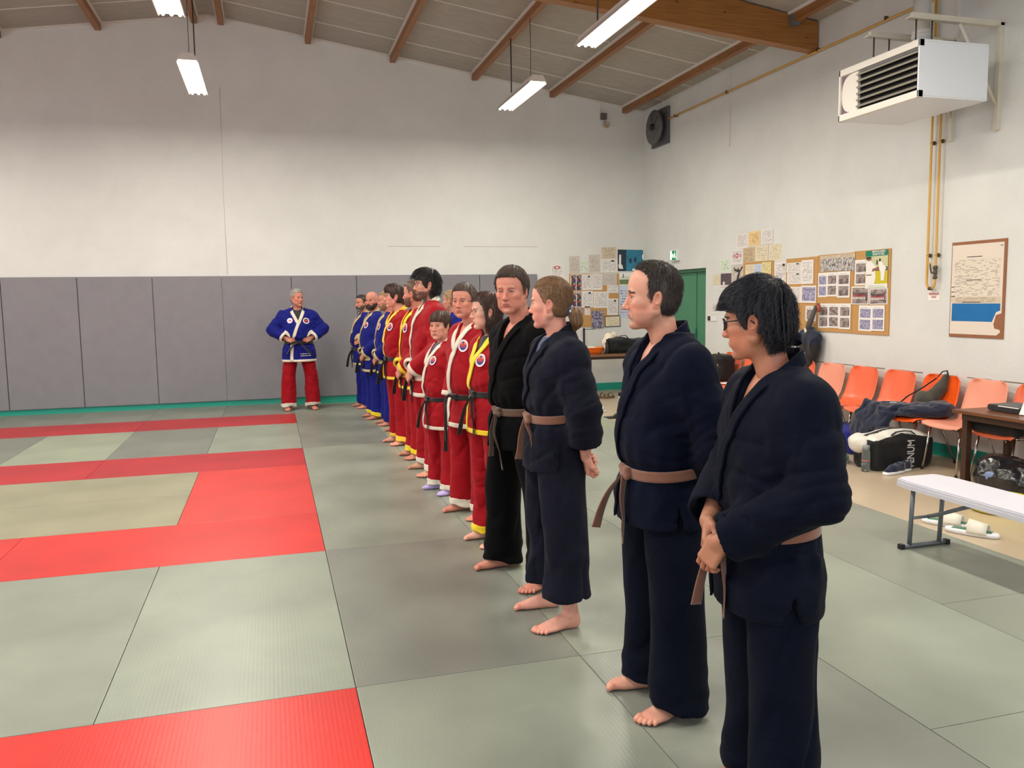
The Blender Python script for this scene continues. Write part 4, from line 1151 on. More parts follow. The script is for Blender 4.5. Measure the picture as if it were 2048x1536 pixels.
# brown table on the right
t = empty('brown_table', (5.7, 1.7, FL), 0, 'dark brown wooden table at the right edge holding a tablet', 'table')
wp(MB().box(5.36, 6.02, 1.15, 2.40, .575, .602, 0, bev=.004).build('table_top', m_tabw), t)
wp(MB().box(5.42, 5.96, 1.22, 2.35, .515, .575, 0).build('apron', m_legb), t)
for x in (5.47, 5.93):
    for y in (1.24, 2.34): wp(MB().prism([(x-.027, y-.027), (x+.027, y-.027), (x+.027, y+.027), (x-.027, y+.027)], FL, .575, 'z').build('leg', m_legb), t)
t = empty('long_table', (5.3, 9.7, FL), 0, 'brown table with thin steel legs under the corner cork board', 'table')
wp(MB().box(4.58, 6.1, 9.22, 9.95, .645, .685, 0, bev=.004).build('table_top', m_tabw2), t)
wp(MB().box(4.70, 6.0, 9.29, 9.31, .60, .645, 0).build('front_rail', m_legb), t)
for x in (4.73, 6.0):
    for y in (9.3, 9.88): wp(MB().box(x-.018, x+.018, y-.018, y+.018, FL, .645, 0).build('leg', m_legb), t)
# white folding bench
m_bench = M('bench_white', (212, 212, 224), .35, bump=.05, bscale=90)
b = empty('folding_bench', (3.66, 0, 0), 0, 'white plastic folding bench with grey steel legs on the mats at right', 'bench')
mb = MB()
P_ = [(3.475, -.86), (3.50, -.90), (3.80, -.90), (3.835, -.86), (3.835, .80), (3.81, .91), (3.79, .935), (3.55, .935), (3.50, .91), (3.475, .80)]
mb.prism(P_, .405, .435, 'z'); P2 = [(3.655+(x-3.655)*.97, .02+(y-.02)*.99) for x, y in P_]; mb.prism(P2, .435, .443, 'z'); mb.prism([(3.655+(x-3.655)*1.012, .02+(y-.02)*1.003) for x, y in P_], .395, .42, 'z')
wp(mb.build('seat_board', m_bench), b)
for sy, y in ((1, .82), (-1, -.78)):
    for x in (3.545, 3.775): wp(MB().tube([(x, y, .40), (x, y+.02*sy, .015)], .014, 10).build('leg', m_greyst), b)
    mb = MB().tube([(3.49, y+.02*sy, .015), (3.83, y+.02*sy, .015)], .014, 10).tube([(3.545, y, .2), (3.775, y, .2)], .010, 8)
    wp(mb.build('foot_bar', m_greyst), b)
    wp(MB().box(3.47, 3.50, y+.02*sy-.018, y+.02*sy+.018, 0, .032, 0, bev=.004).box(3.82, 3.85, y+.02*sy-.018, y+.02*sy+.018, 0, .032, 0, bev=.004).build('foot_cap', m_black), b)
    wp(MB().tube([(3.66, y, .2), (3.66, y-.10*sy, .24), (3.66, y-.42*sy, .385)], .012, 8).box(3.62, 3.70, y-.46*sy-.04, y-.46*sy+.04, .37, .40, 0, bev=.003).build('brace', m_greyst), b)
# ================================================================== BAGS, SHOES AND SMALL THINGS
m_bk = mat_fabric('black_nylon', (24, 24, 26), .6, 300, sheen=.1, wr=.5); m_bk2 = mat_fabric('black_cloth', (34, 32, 34), .85, 300); m_nv = mat_fabric('navy_cloth', (22, 30, 54), .7, 300, wr=.4)
m_rb = mat_fabric('royal_blue_nylon', (18, 24, 120), .55, 300, sheen=.1); m_wbag = M('white_vinyl', (226, 222, 214), .45); m_cream_c = mat_fabric('cream_cotton', (236, 222, 200), .85, 300)
m_gym = mat_fabric('grey_cloth', (120, 118, 116), .85, 300); m_khaki = mat_fabric('khaki_nylon', (70, 66, 56), .7, 260)
m_bin = M('bin_bag_plastic', (32, 32, 34), .22, var=.2, vscale=9, bump=.5, bscale=16, spec=.7); m_stl = M('steel_bright', (200, 200, 205), .25, metal=1)
m_bottle = M('clear_plastic', (225, 235, 240), .08, trans=.92, spec=.5); m_redst = M('bottle_print', (190, 110, 90), .5)
m_wsole = M('white_rubber', (236, 236, 240), .45); m_gr_sh = mat_fabric('green_suede', (70, 130, 96), .8, 300); m_nv_sh = mat_fabric('navy_knit', (28, 36, 62), .8, 500); m_brl = M('brown_leather', (112, 86, 66), .6); m_offw = M('offwhite_rubber', (230, 226, 212), .5)
# duffel bag
d = empty('sports_bag', (5.38, 3.1, FL), 0, 'black and white sports holdall with grey lettering under the chairs', 'bag')
sd = S().box((5.38, 3.12, .115), (.335, .165, .155), .06).ell((5.38, 3.12, .25), (.29, .13, .07), k=.05).disp(folds((5, 5, 7), .012, 3))
def dm(Cn): return np.where((Cn[:, 2] > .300-.16*np.abs(Cn[:, 0]-5.38)) & (np.abs(Cn[:, 1]-3.12) > .03), 1, 0)
wp(soft('bag_body', sd, .009, [m_bk, m_wbag], None, 1, dm), d)
for y in (3.0, 3.24):
    P0 = [(5.22, y, .20), (5.23, y, .27), (5.30, y-.01, .315), (5.38, y-.02, .325), (5.47, y-.01, .315), (5.54, y, .27), (5.55, y, .20)]
    wp(MB().tube(P0, .012, 8, flat=.5).build('strap', m_bk2), d)
se = S().ell((5.06, 3.18, .20), (.085, .11, .08)).disp(folds((7, 7, 7), .02, 5)); wp(soft('towel', se, .01, m_wbag), d)
P_ = sd.snap(np.array([[5.44, 2.9, .10]]))[0][0]
mt = Matrix.Translation((5.47, 2.938, .10)) @ Matrix(((0, -1, 0), (0, 0, -1), (1, 0, 0))).to_4x4()
mt = Matrix.Translation((5.44, 2.946, .105)) @ Matrix(((0, -1, 0), (0, 0, -1), (1, 0, 0))).to_4x4()
wp(text_mesh('lettering', 'VENUM', .105, M('grey_lettering', (190, 188, 190), .6), mt, extrude=.006, bold=.0012, sx=.78), d)
# bottle
bt = empty('water_bottle', (4.99, 3.01, FL), 0, 'clear plastic water bottle standing beside the sports bag', 'bottle')
wp(MB().lathe([(.034, 0), (.038, .006), (.038, .16), (.034, .175), (.036, .19), (.030, .205), (.030, .21)], 4.99, 3.01, 20, cz=FL).build('bottle_body', m_bottle), bt)
wp(MB().lathe([(.032, 0), (.032, .035), (.028, .04)], 4.99, 3.01, 20, cz=FL+.208).build('cap', M('translucent_cap', (170, 172, 176), .3, trans=.3)), bt)
wp(MB().lathe([(.0386, .10), (.0386, .108)], 4.99, 3.01, 20, cz=FL).build('printed_ring', m_redst), bt)
# shoes
def shoe(name, loc, rz, ms, mu, label, cat='shoe', group=None, L=.28, kind='sneaker', mi=None):
    r = empty(name, loc, rz, label, cat, group)
    so = S().loft([(0, 0, 0, L*.5, .045), (.012, 0, 0, L*.51, .049), (.028, 0, 0, L*.5, .047)] if kind != 'slide' else [(0, 0, 0, L*.5, .050), (.016, 0, 0, L*.52, .056), (.034, 0, 0, L*.5, .052)], n=2.6, cap=.006)
    def cv(P): return P[..., 2]-.03+0*P[..., 0]
    soft('sole', so, .006, ms, r)
    if kind == 'sneaker':
        u = S().rc((-.09, 0, .05), (.02, 0, .045), .045, .042, k=.02).rc((.02, 0, .042), (.09, 0, .030), .04, .03, k=.02).ell((-.095, 0, .075), (.035, .034, .04), k=.02)
        u.cut(lambda P: .018-P[..., 2]).ell((-.085, 0, .115), (.05, .026, .05), 's', .008)
        soft('upper', u, .005, [mu, mi or mu], r, 1, (lambda Cn: (Cn[:, 0] < -.095).astype(int)) if mi else None)
        mb = MB()
        for k in range(4): mb.tube([(-.01+.022*k, -.028, .077-.007*k), (-.005+.022*k, 0, .088-.008*k), (-.01+.022*k, .028, .077-.007*k)], .003, 5)
        mb.build('laces', m_white_pr, r)
    else:
        n = 13
        rows = [[(x, .052*math.cos(PI*j/(n-1))*1.02, .02+.075*math.sin(PI*j/(n-1))*(1-.25*(x-.02)/.1)) for j in range(n)] for x in ([-.02, .02, .06, .10] if kind == 'slide' else [.05, .07])]
        MB().grid(rows, 0, True, thick=.006).build('strap', mu, r)
        if kind != 'slide':
            rows = [[(x, .042*math.cos(PI*j/(n-1)), .02+.05*math.sin(PI*j/(n-1))) for j in range(n)] for x in (-.05, -.03)]
            MB().grid(rows, 0, True, thick=.005).build('strap', mu, r)
        MB().grid([[(x, y, .0275 if kind != 'slide' else .0355) for y in (-.034, 0, .034)] for x in (-.12, -.04, .04, .125)], 0, True, thick=.002).build('insole', mi or mu, r)
    return r
shoe('sneaker', (5.16, 2.84, FL), PI+.25, m_wsole, m_nv_sh, 'navy sneaker with white sole in front of the sports bag, nearer one', 'shoe', 'navy sneakers by the sports bag', mi=m_gym)
shoe('sneaker', (5.27, 2.90, FL), PI+.1, m_wsole, m_nv_sh, 'navy sneaker with grey heel touching the sports bag, farther one', 'shoe', 'navy sneakers by the sports bag', mi=m_gym)
shoe('sneaker', (4.98, 3.38, FL), .7, m_wsole, m_gr_sh, 'green and white sneaker by the blue bag, nearer one', 'shoe', 'green sneakers by the blue bag')
shoe('sneaker', (5.10, 3.46, FL), .8, m_wsole, m_gr_sh, 'green and white sneaker by the blue bag, farther one', 'shoe', 'green sneakers by the blue bag')
shoe('slipper', (4.26, 1.06, FL), -1.05, m_wsole, m_offw, 'white and green slipper on the beige floor behind the bench, nearer one', 'slipper', 'white and green slippers by the bench', L=.33, kind='slide', mi=m_gr_sh)
shoe('slipper', (4.28, 1.30, FL), -1.0, m_wsole, m_offw, 'white and green slipper on the beige floor behind the bench, farther one', 'slipper', 'white and green slippers by the bench', L=.32, kind='slide', mi=m_gr_sh)
shoe('slide_sandal', (4.21, 7.75, FL), -.3, m_wsole, m_wsole, 'white slide sandal with grey strap on the floor left of the back table', 'sandal', None, kind='slide', mi=m_gym)
shoe('strap_sandal', (4.88, 9.28, FL), .2, m_brl, m_brl, 'brown strap sandal below the back table, left one', 'sandal', 'brown sandals below the back table', kind='sandal')
shoe('strap_sandal', (5.02, 9.24, FL), .35, m_brl, m_brl, 'brown strap sandal below the back table, right one', 'sandal', 'brown sandals below the back table', kind='sandal')
shoe('black_sneaker', (5.30, 9.24, FL), .6, m_wsole, m_bk2, 'black shoe with white sole under the back table', 'shoe')
o = soft('black_cap', S().ell((4.30, 7.05, -.01), (.11, .09, .05)).ell((4.16, 7.10, -.03), (.12, .07, .012), k=.02).cut(lambda P: FL-P[..., 2], .002).disp(folds((8, 8, 8), .008, 8)), .008, m_bk2); o.name = 'baseball_cap'; tag(o, 'black baseball cap lying at the edge of the mats', 'cap')
# blue bag and others
o = empty('blue_bag', (5.55, 3.9, FL), 0, 'royal blue sports bag on the floor under the chairs', 'bag')
sb_ = S().box((5.55, 3.93, .10), (.17, .22, .14), .07).disp(folds((5, 5, 7), .014, 9)); wp(soft('bag_body', sb_, .01, m_rb), o)
wp(MB().tube([(5.50, 3.8, .22), (5.48, 3.85, .27), (5.48, 3.97, .27), (5.50, 4.05, .22)], .014, 8, flat=.5).build('handle', m_bk2), o)
wp(soft('flap', S().ell((5.58, 3.80, .20), (.15, .14, .05)).disp(folds((7, 7, 7), .012, 10)), .01, m_nv), o)
o = soft('floor_bag', S().box((5.75, 6.75, .05), (.22, .25, .10), .07).ell((5.7, 7.0, .1), (.12, .12, .16), k=.05).cut(lambda P: FL-P[..., 2], .003).disp(folds((5, 5, 5), .016, 12)), .012, m_bk); tag(o, 'black bag on the floor under the chairs near the green door', 'bag')
# backpack on the chair by the door
o = empty('backpack', (5.86, 7.10, .40), 0, 'black backpack with yellow zip pulls standing on the chair nearest the door', 'backpack')
s = S().box((5.86, 7.08, .60), (.13, .17, .185), .07).box((5.76, 7.06, .53), (.06, .13, .10), .04, k=.03).disp(folds((5, 5, 5), .012, 13)); wp(soft('pack_body', s, .010, m_bk), o)
wp(MB().tube([(5.82, 7.20, .77), (5.74, 7.30, .68), (5.70, 7.34, .52), (5.74, 7.30, .44)], .02, 8, flat=.35).build('strap', m_bk2), o)
wp(MB().tube([(5.8, 7.08, .785), (5.79, 7.06, .82), (5.8, 7.02, .785)], .008, 6).build('loop', m_bk2), o)
wp(MB().tube([(5.74, 6.97, .70), (5.72, 6.96, .62), (5.73, 6.95, .56)], .008, 6).tube([(5.79, 7.12, .785), (5.77, 7.10, .80)], .01, 6).build('zip_pull', M('yellow_cord', (206, 178, 50), .6)), o)
o = MB().box(5.56, 5.76, 6.46, 6.66, .424, .434, 0, bev=.002, rot=Matrix.Rotation(.3, 3, 'Z')).build('paper_stack', m_white_pr); tag(o, 'white papers on the orange chair second from the door', 'papers')
o = soft('dark_pouch', S().box((5.72, 6.38, .455), (.11, .10, .02), .015).disp(folds((9, 9, 9), .006, 15)), .006, m_nv); tag(o, 'dark blue cloth lying on the chair second from the door', 'cloth')
# rolled garment
o = empty('rolled_garment', (5.78, 4.93, .42), 0, 'black and grey rolled garment on the faded orange chair', 'garment')
s = S().rc((5.62, 4.90, .50), (5.88, 5.02, .51), .072, .075).disp(folds((8, 8, 8), .010, 16)); wp(soft('roll', s, .008, m_bk2), o)
wp(soft('grey_sleeve', S().ell((5.75, 4.97, .575), (.14, .10, .028)).disp(folds((7, 9, 9), .016, 17)), .007, m_gym), o)
# navy jacket over two chairs
def jsurf(u, v):
    y = 3.62-.62*u*1.0; 
    return y
s = S()
s.ell((5.74, 3.16, .480), (.20, .20, .040), k=.03).ell((5.62, 3.42, .475), (.15, .18, .036), k=.03).ell((5.86, 3.04, .50), (.12, .12, .05), k=.03)
s.box((5.475, 3.50, .40), (.020, .20, .10), .018, k=.05, R=rotm(.25, .25, 0)).box((5.435, 3.62, .25), (.018, .13, .12), .016, k=.05, R=rotm(.45, .10, 0))
s.disp(folds((6, 6, 4), .024, 18)).disp(folds((13, 13, 10), .010, 19)).disp(crease((.1, .8, .5), 7, .014, 44, .35))
o = empty('navy_jacket', (5.6, 3.4, .45), 0, 'navy jacket draped over two orange chairs above the sports bag', 'jacket'); wp(soft('cloth', s, .008, m_nv), o)
wp(MB().tube([(5.60, 3.43, .532), (5.66, 3.36, .535), (5.71, 3.27, .53)], .010, 6, flat=.4).tube([(5.60, 3.06, .437), (5.57, 3.28, .437), (5.62, 3.3, .437)], .012, 6, flat=.4).build('white_trim', m_white_pr), o)
# sling bag over the bright chair's back
o = empty('sling_bag', (6.0, 3.25, .45), 0, 'khaki and black sling bag hanging over the back of the bright orange chair', 'bag')
s = S().chain([(6.07, 3.22, .78), (6.03, 3.24, .68), (5.96, 3.28, .56)], [.025, .05, .065], k=.03).ell((5.93, 3.36, .55), (.05, .085, .08), k=.03).disp(folds((8, 8, 6), .012, 20)); wp(soft('bag_body', s, .007, m_khaki), o)
wp(MB().tube([(6.04, 3.29, .78), (6.07, 3.26, .835), (6.085, 3.22, .845), (6.07, 3.19, .80), (6.03, 3.2, .70)], .012, 8, flat=.5).build('strap', m_bk2), o)
wp(MB().tube([(6.03, 3.29, .77), (5.98, 3.42, .66), (5.92, 3.56, .56), (5.86, 3.62, .47)], .016, 8, flat=.4).build('strap', m_bk2), o)
# tablet, sleeve, chair bag, bin bag
o = empty('laptop_sleeve', (5.7, 2.1, .60), 0, 'black laptop sleeve lying on the brown table', 'sleeve')
wp(soft('sleeve', S().box((5.74, 2.02, .632), (.16, .23, .024), .018).disp(folds((6, 6, 6), .004, 21)), .006, m_bk2), o)
wp(MB().box(5.573, 5.58, 1.93, 2.13, .648, .656, 0).build('white_edge', m_white_pr), o)
o = empty('tablet', (5.62, 1.72, .60), 0, 'black tablet propped on its folding cover at the right edge', 'tablet')
R_ = Matrix.Rotation(-.42, 3, 'Y'); R_ = Matrix.Rotation(.0, 3, 'Z') @ R_
wp(MB().box(5.56, 5.57, 1.53, 1.90, .606, .84, 0, bev=.004, rot=Matrix.Rotation(.42, 3, 'Y'), org=(5.56, 1.7, .606)).build('screen_back', m_black), o)
wp(MB().box(5.552, 5.557, 1.53, 1.905, .606, .84, 0, rot=Matrix.Rotation(.42, 3, 'Y'), org=(5.56, 1.7, .606)).build('white_bezel', m_white_pr), o)
wp(MB().prism([(5.565, .606), (5.80, .606), (5.66, .70)], 1.6, 1.88, 'y').build('stand_cover', m_bk2), o)
o = soft('chair_bag', S().box((5.72, 2.12, .465), (.20, .23, .045), .03).disp(folds((6, 6, 6), .012, 22)), .009, m_bk); tag(o, 'black bag with white strap on the chair under the brown table', 'bag')
o = empty('bin_bag', (5.5, 2.0, FL), 0, 'black plastic bin bag full on the floor beneath the brown table', 'bag')
s = S().ell((5.52, 1.97, .06), (.19, .22, .13)).ell((5.50, 1.85, .10), (.15, .16, .10), k=.05).ell((5.52, 2.02, .16), (.13, .17, .07), k=.04).cut(lambda P: FL+.002-P[..., 2], .01).disp(folds((7, 7, 6), .03, 23)).disp(folds((16, 16, 16), .010, 24)); wp(soft('sack', s, .009, m_bin), o)
wp(soft('light_patch', S().ell((5.335, 1.95, .09), (.02, .06, .05)).disp(folds((12, 12, 12), .006, 25)), .006, M('crumpled_blue_plastic', (120, 136, 176), .3)), o)
o = soft('yellow_basin', S().ell((4.98, 1.50, .02), (.24, .22, .11)).cut(lambda P: FL-P[..., 2], .004).cut(lambda P: P[..., 2]-.07, .01), .01, M('yellow_plastic', (214, 204, 30), .4)); tag(o, 'yellow low basin on the floor behind the bench', 'basin')
# hanging umbrella and bag
o = empty('umbrella', (6.1, 5.35, 1.2), 0, 'folded grey umbrella with reddish handle hung on the wall beside the wide cork board', 'umbrella')
wp(MB().tube([(6.11, 5.32, 1.47), (6.10, 5.42, 1.27), (6.09, 5.47, 1.15)], [.022, .036, .03], 10).build('canopy', M('umbrella_grey', (84, 80, 78), .7, bump=.4, bscale=40)), o)
wp(MB().tube([(6.12, 5.30, 1.49), (6.11, 5.27, 1.46), (6.11, 5.26, 1.40)], .024, 10).build('handle', M('handle_red', (158, 78, 60), .35)), o)
wp(MB().tube([(6.09, 5.40, 1.18), (6.08, 5.35, 1.13), (6.08, 5.33, 1.06), (6.09, 5.37, 1.03), (6.09, 5.44, 1.06)], .022, 8, flat=.5).build('binding_strap', M('strap_tan', (170, 120, 96), .6)), o)
wp(MB().tube([(6.07, 5.47, 1.20), (6.07, 5.45, 1.12)], .026, 8, flat=.4).build('label_tag', m_cream_c), o)
o = empty('hanging_bag', (6.1, 5.42, 1.0), 0, 'navy and black bag hanging on the wall above the orange chairs', 'bag')
s = S().loft([(.70, 6.12, 5.47, .03, .05), (.80, 6.11, 5.46, .05, .11), (.95, 6.10, 5.44, .07, .17), (1.08, 6.10, 5.43, .06, .185), (1.14, 6.11, 5.44, .04, .14), (1.2, 6.12, 5.46, .03, .06)], n=2.4).disp(folds((6, 6, 3), .018, 26))
wp(soft('bag_body', s, .009, [m_bk2, m_nv], None, 1, lambda Cn: (Cn[:, 2] > 1.01).astype(int)), o)
wp(MB().tube([(6.03, 5.43, 1.05), (6.025, 5.425, .96), (6.03, 5.42, .90)], .018, 8, flat=.3).build('lanyard', m_nv), o)
wp(MB().tube([(6.025, 5.42+.014*math.cos(a), .885+.02*math.sin(a)) for a in [i*PI/5 for i in range(11)]], .003, 6).tube([(6.03, 5.42, .865), (6.03, 5.42, .83)], .004, 6).build('snap_hook', m_stl), o)
o = MB().tube([(6.12, 5.46, .70), (6.11, 5.45, .62), (6.1, 5.44, .56)], .014, 8, flat=.5).build('hanging_strap', M('dark_red_strap', (90, 30, 24), .7)); tag(o, 'dark red strap end hanging below the navy bag', 'strap')
# things on the back table
o = empty('orange_basket', (4.80, 9.55, .685), 0, 'orange plastic basket with papers on the back table', 'basket')
mb = MB(); rg = []
for (k, z) in ((1.0, .685), (1.12, .735), (1.28, .785), (1.32, .79)):
    rg.append([(4.82+.17*k*math.copysign(abs(math.cos(a))**.5, math.cos(a)), 9.52+.12*k*math.copysign(abs(math.sin(a))**.5, math.sin(a)), z) for a in [i*PI/12 for i in range(25)]])
mb.grid(rg, 0, True, thick=.004).box(4.68, 4.96, 9.42, 9.62, .685, .69, 0)
wp(mb.build('basket_body', M('basket_orange', (250, 118, 30), .4)), o)
for k in range(4):
    q = MB().box(4.70+.02*k, 4.94-.01*k, 9.43+.02*k, 9.62, .755+.012*k, .76+.012*k, 0, bev=.001, rot=Matrix.Rotation(.15*k-.2, 3, 'Z') @ Matrix.Rotation(.12, 3, 'X')).build('folder', [m_white_pr, MATS['paper_cert'], MATS['paper_yellow'], m_white_pr][k])
    tag(q, ['lowest paper folder', 'second paper folder', 'yellowish paper folder', 'topmost paper folder'][k]+' in the orange basket', 'folder', 'folders in the orange basket')
o = MB().lathe([(.03, 0), (.034, .01), (.034, .13), (.02, .17), (.018, .2), (.022, .205), (.022, .24), (.016, .245)], 5.06, 9.36, 20, cz=.685).build('thermos_bottle', m_black); tag(o, 'slim black bottle standing on the back table', 'bottle')
o = empty('gym_bag', (5.45, 9.55, .685), 0, 'black gym bag on the back table under the framed certificate', 'bag')
s = S().box((5.45, 9.52, .80), (.36, .16, .11), .07).ell((5.3, 9.5, .87), (.2, .14, .07), k=.04).disp(folds((5, 5, 6), .022, 27)); wp(soft('bag_body', s, .012, m_bk), o)
wp(MB().tube([(5.28, 9.45, .90), (5.32, 9.44, .97), (5.42, 9.44, .98), (5.50, 9.45, .91)], .014, 8, flat=.5).build('handle', m_bk2), o)
s = S().chain([(5.10, 9.50, .74), (5.11, 9.52, .86), (5.18, 9.56, .94), (5.27, 9.6, .97)], [.04, .05, .06, .05], k=.04).disp(folds((8, 8, 5), .022, 28)); o = soft('cream_garment', s, .009, m_cream_c); tag(o, 'cream coloured cloth bundled beside the black gym bag', 'cloth')
o = MB().box(4.835, 4.86, 9.86, 9.90, .685, 1.1, 0).box(4.86, 5.06, 9.88, 9.90, 1.075, 1.085, 0).build('leaflet_stand', m_black); tag(o, 'thin black stand holding a leaflet on the back table', 'stand')
# ================================================================== PEOPLE
def frame(loc, fwd, up):
    """rows: local axes x=fwd, z~up; returns (R, loc) with world = local @ R + loc"""
    x = nrm(fwd); y = nrm(np.cross(up, x)); z = np.cross(x, y); return np.array([x, y, z]), np.array(loc, float)
def mixc(A, B, t): t = np.clip(np.asarray(t), 0, 1)[:, None]; return A*(1-t)+np.array(B)*t
m_skin = mat_vcol('skin', rough=.5, sss=.08, spec=.35, bump=.12, bscale=260)
m_hair = mat_vcol('hair', rough=.42, spec=.5, bump=0)
m_eye = mat_vcol('eye', rough=.12, spec=.6, bump=0)
SK = {k: np.array(lin(v)) for k, v in dict(fair=(206, 152, 130), pink=(216, 156, 138), tan=(182, 128, 104), ruddy=(200, 136, 116), asian=(182, 126, 100), pale=(218, 170, 150)).items()}

def head_sdf(p):
    g = p.get; fw = g('face_w', 1.0); ns = g('nose', 1.0); jw = g('jaw', 1.0); ch = g('chin', 0.0)
    s = S()
    s.ell((-.016, 0, .030), (.099, .077*fw, .088))
    s.ell((.020, 0, .046), (.068, .066*fw, .062), k=.03)          # forehead
    s.ell((.026, 0, -.035), (.062, .060*fw, .074), k=.03)
    for y in (-1, 1):
        s.rc((-.004, y*.056*jw, -.052), (.056, y*.020, -.098), .017, .015, k=.022)
        s.rc((-.006, y*.060*jw, -.050), (-.01, y*.064*fw, .01), .016, .018, k=.02)
        s.ell((.058, y*.042*fw, -.024), (.025, .021, .018), k=.022)       # cheekbone
        s.ell((.055, y*.034, -.060), (.022, .022, .024), k=.02)
        s.ell((.081+g('browr', .0015), y*.023, .0180), (.013, .022, .0078), k=.011)        # brow
    s.ell((.0685+ch, 0, -.102), (.0195, .021, .0165), k=.014)
    s.ell((.01, 0, -.088), (.05, .042, .022), k=.03)               # under jaw
    for y in (-1, 1):
        s.ell((.094, y*.033, -.002), (.0185, .0215, .0135), 's', .012)         # sockets
    s.rc((.081, 0, .016), (.1005+.006*(ns-1), 0, -.030), .0080, .0100*ns, k=.011)
    s.ell((.1035+.010*(ns-1), 0, -.0365), (.0120*ns, .0112, .0105), k=.006)
    for y in (-1, 1):
        s.ell((.093, y*.0125, -.0395), (.0115, .0075, .0085), k=.004)
        s.ell((.101, y*.006, -.0485), (.005, .0032, .004), 's', .002)
    s.ell((.0755, 0, -.068), (.0175, .027, .019), k=.014)
    s.rc((.0868, -.013, -.0635), (.0868, .013, -.0635), .0048, .0048, k=.006)
    s.ell((.0892, 0, -.0632), (.0052, .010, .0045), k=.004)
    s.ell((.0872, 0, -.0748), (.0062, .0155, .0056), k=.005)
    s.rc((.0870, -.0215, -.0688+g('smile', 0)), (.0935, 0, -.0692), .0011, .0016, 's', .002)
    s.rc((.0935, 0, -.0692), (.0870, .0215, -.0688+g('smile', 0)), .0016, .0011, 's', .002)
    s.ell((.0885, 0, -.0855), (.008, .018, .006), 's', .010)         # under lip
    for y in (-1, 1):
        # lids and aperture
        s.ell((.0720, y*.0318, -.0005), (.0146, .0158, .0128), k=.004)
        s.ell((.0760, y*.0322, -.0008), (.0150, .0144, g('eye', .0038)), 's', .0012)
        s.rc((.0825, y*.0205, .0078), (.0785, y*.0450, .0062), .0022, .0022, k=.003)
        if g('age'):
            s.rc((.084, y*.026, -.0150), (.078, y*.040, -.0140), .0028, .0024, k=.006)
            s.rc((.088, y*.022, -.0195), (.081, y*.040, -.0185), .0012, .0010, 's', .004)
            s.ell((.046, y*.043, -.078), (.018, .013, .016), k=.02)
            s.rc((.090, y*.0240, -.072), (.080, y*.029, -.090), .0013, .0008, 's', .005)
        # naso-labial fold
        s.rc((.091, y*.0195, -.044), (.083, y*.031, -.068), .0018+.0012*g('age', 0), .0014+.0008*g('age', 0), 's', .006)
        # ear
        R = rotm(0, -.20, y*.42)
        s.ell((-.012, y*.0780*fw, -.012), (.0190, .0065, .0315), k=.005, R=R)
        s.ell((-.014, y*.0835*fw, -.006), (.0180, .0065, .0250), k=.004, R=R)
        s.ell((-.010, y*.0885*fw, -.007), (.0110, .0066, .0170), 's', .003, R=R)
        s.ell((-.002, y*.0770*fw, -.034), (.0085, .0060, .0095), k=.005)
        s.ell((.000, y*.0820*fw, -.010), (.004, .004, .006), k=.003)
    return s

def head_colors(V, p, h0):
    sk = p['skin']; C_ = np.tile(sk, (len(V), 1)); x, y, z = V.T; ay = np.abs(y)
    red = sk*np.array([1.06, .72, .68])
    def blob(c, r): return np.exp(-((((V-np.array(c))/np.array(r))**2).sum(1)))
    ch = blob((.06, .045, -.035), (.03, .03, .025))+blob((.06, -.045, -.035), (.03, .03, .025))+blob((.108, 0, -.037), (.016, .02, .014))
    C_ = mixc(C_, red, .55*ch*p.get('flush', 1.0)); ear = ((ay > .0735) & (x > -.040) & (x < .014) & (z > -.048) & (z < .024)).astype(float)
    C_ = mixc(C_, red, .45*ear)
    n = fbm(V*60, 3, 2)-.5; C_ = C_*(1+.16*n[:, None]); C_ = mixc(C_, red, .35*sstep(fbm(V*22, 13, 2), .45, .7))
    C_ = mixc(C_, sk*np.array([.86, .72, .70]), .5*(np.exp(-(((ay-.032)/.018)**2+((z+.012)/.007)**2))*(x > .06)))
    lip = np.exp(-((y/.0195)**4+((z+.0695)/(.0095*p.get('lipw', 1)))**4))*(x > .074)
    C_ = mixc(C_, sk*np.array(p.get('lipc', (.80, .46, .46))), .8*lip)
    C_ = mixc(C_, sk*.30, .85*np.exp(-((y/.020)**4+((z+.0692)/.0022)**2))*(x > .076))
    C_ = mixc(C_, sk*.18, np.exp(-(((ay-.0055)/.0032)**2+((z+.049)/.0030)**2))*(x > .092))
    # brows
    bz = .0195+.0035*np.cos((ay-.030)*110)-.0035*((ay-.028)/.02)
    br = np.exp(-(((z-bz)/.0042)**4))*sstep(ay, .009, .014)*(1-sstep(ay, .045, .052))*(x > .045)*(.65+.7*fbm(V*np.array([200, 200, 500]), 5, 2))
    C_ = mixc(C_, p['browc'], np.clip(br*p.get('brow', .9), 0, 1))
    # lash lines
    la = np.exp(-(((z-.0040)/.0019)**2))*(ay > .018)*(ay < .046)*(x > .068); C_ = mixc(C_, sk*.12, .75*la)
    # stubble, beard shadow
    st = p.get('stubble', 0)
    if st:
        m = (sstep(-z, .050, .066)*sstep(x, -.01, .01)*(1-np.exp(-((y/.02)**4+((z+.0695)/.008)**4)))); mu = np.exp(-((z+.057)/.006)**2)*(ay < .03)*(x > .08)
        C_ = mixc(C_, p.get('beardc', sk*.35), st*np.clip(np.maximum(m, mu), 0, 1)*(.7+.5*fbm(V*250, 6, 2)))
    # scalp colour under the hair
    if h0 is not None:
        d = h0(V); C_ = mixc(C_, p['hairc']*.9+sk*.05, sstep(-d, -.002, .012)*p.get('scalp', .9)*(1-ear))
    return np.clip(C_, 0, 1)

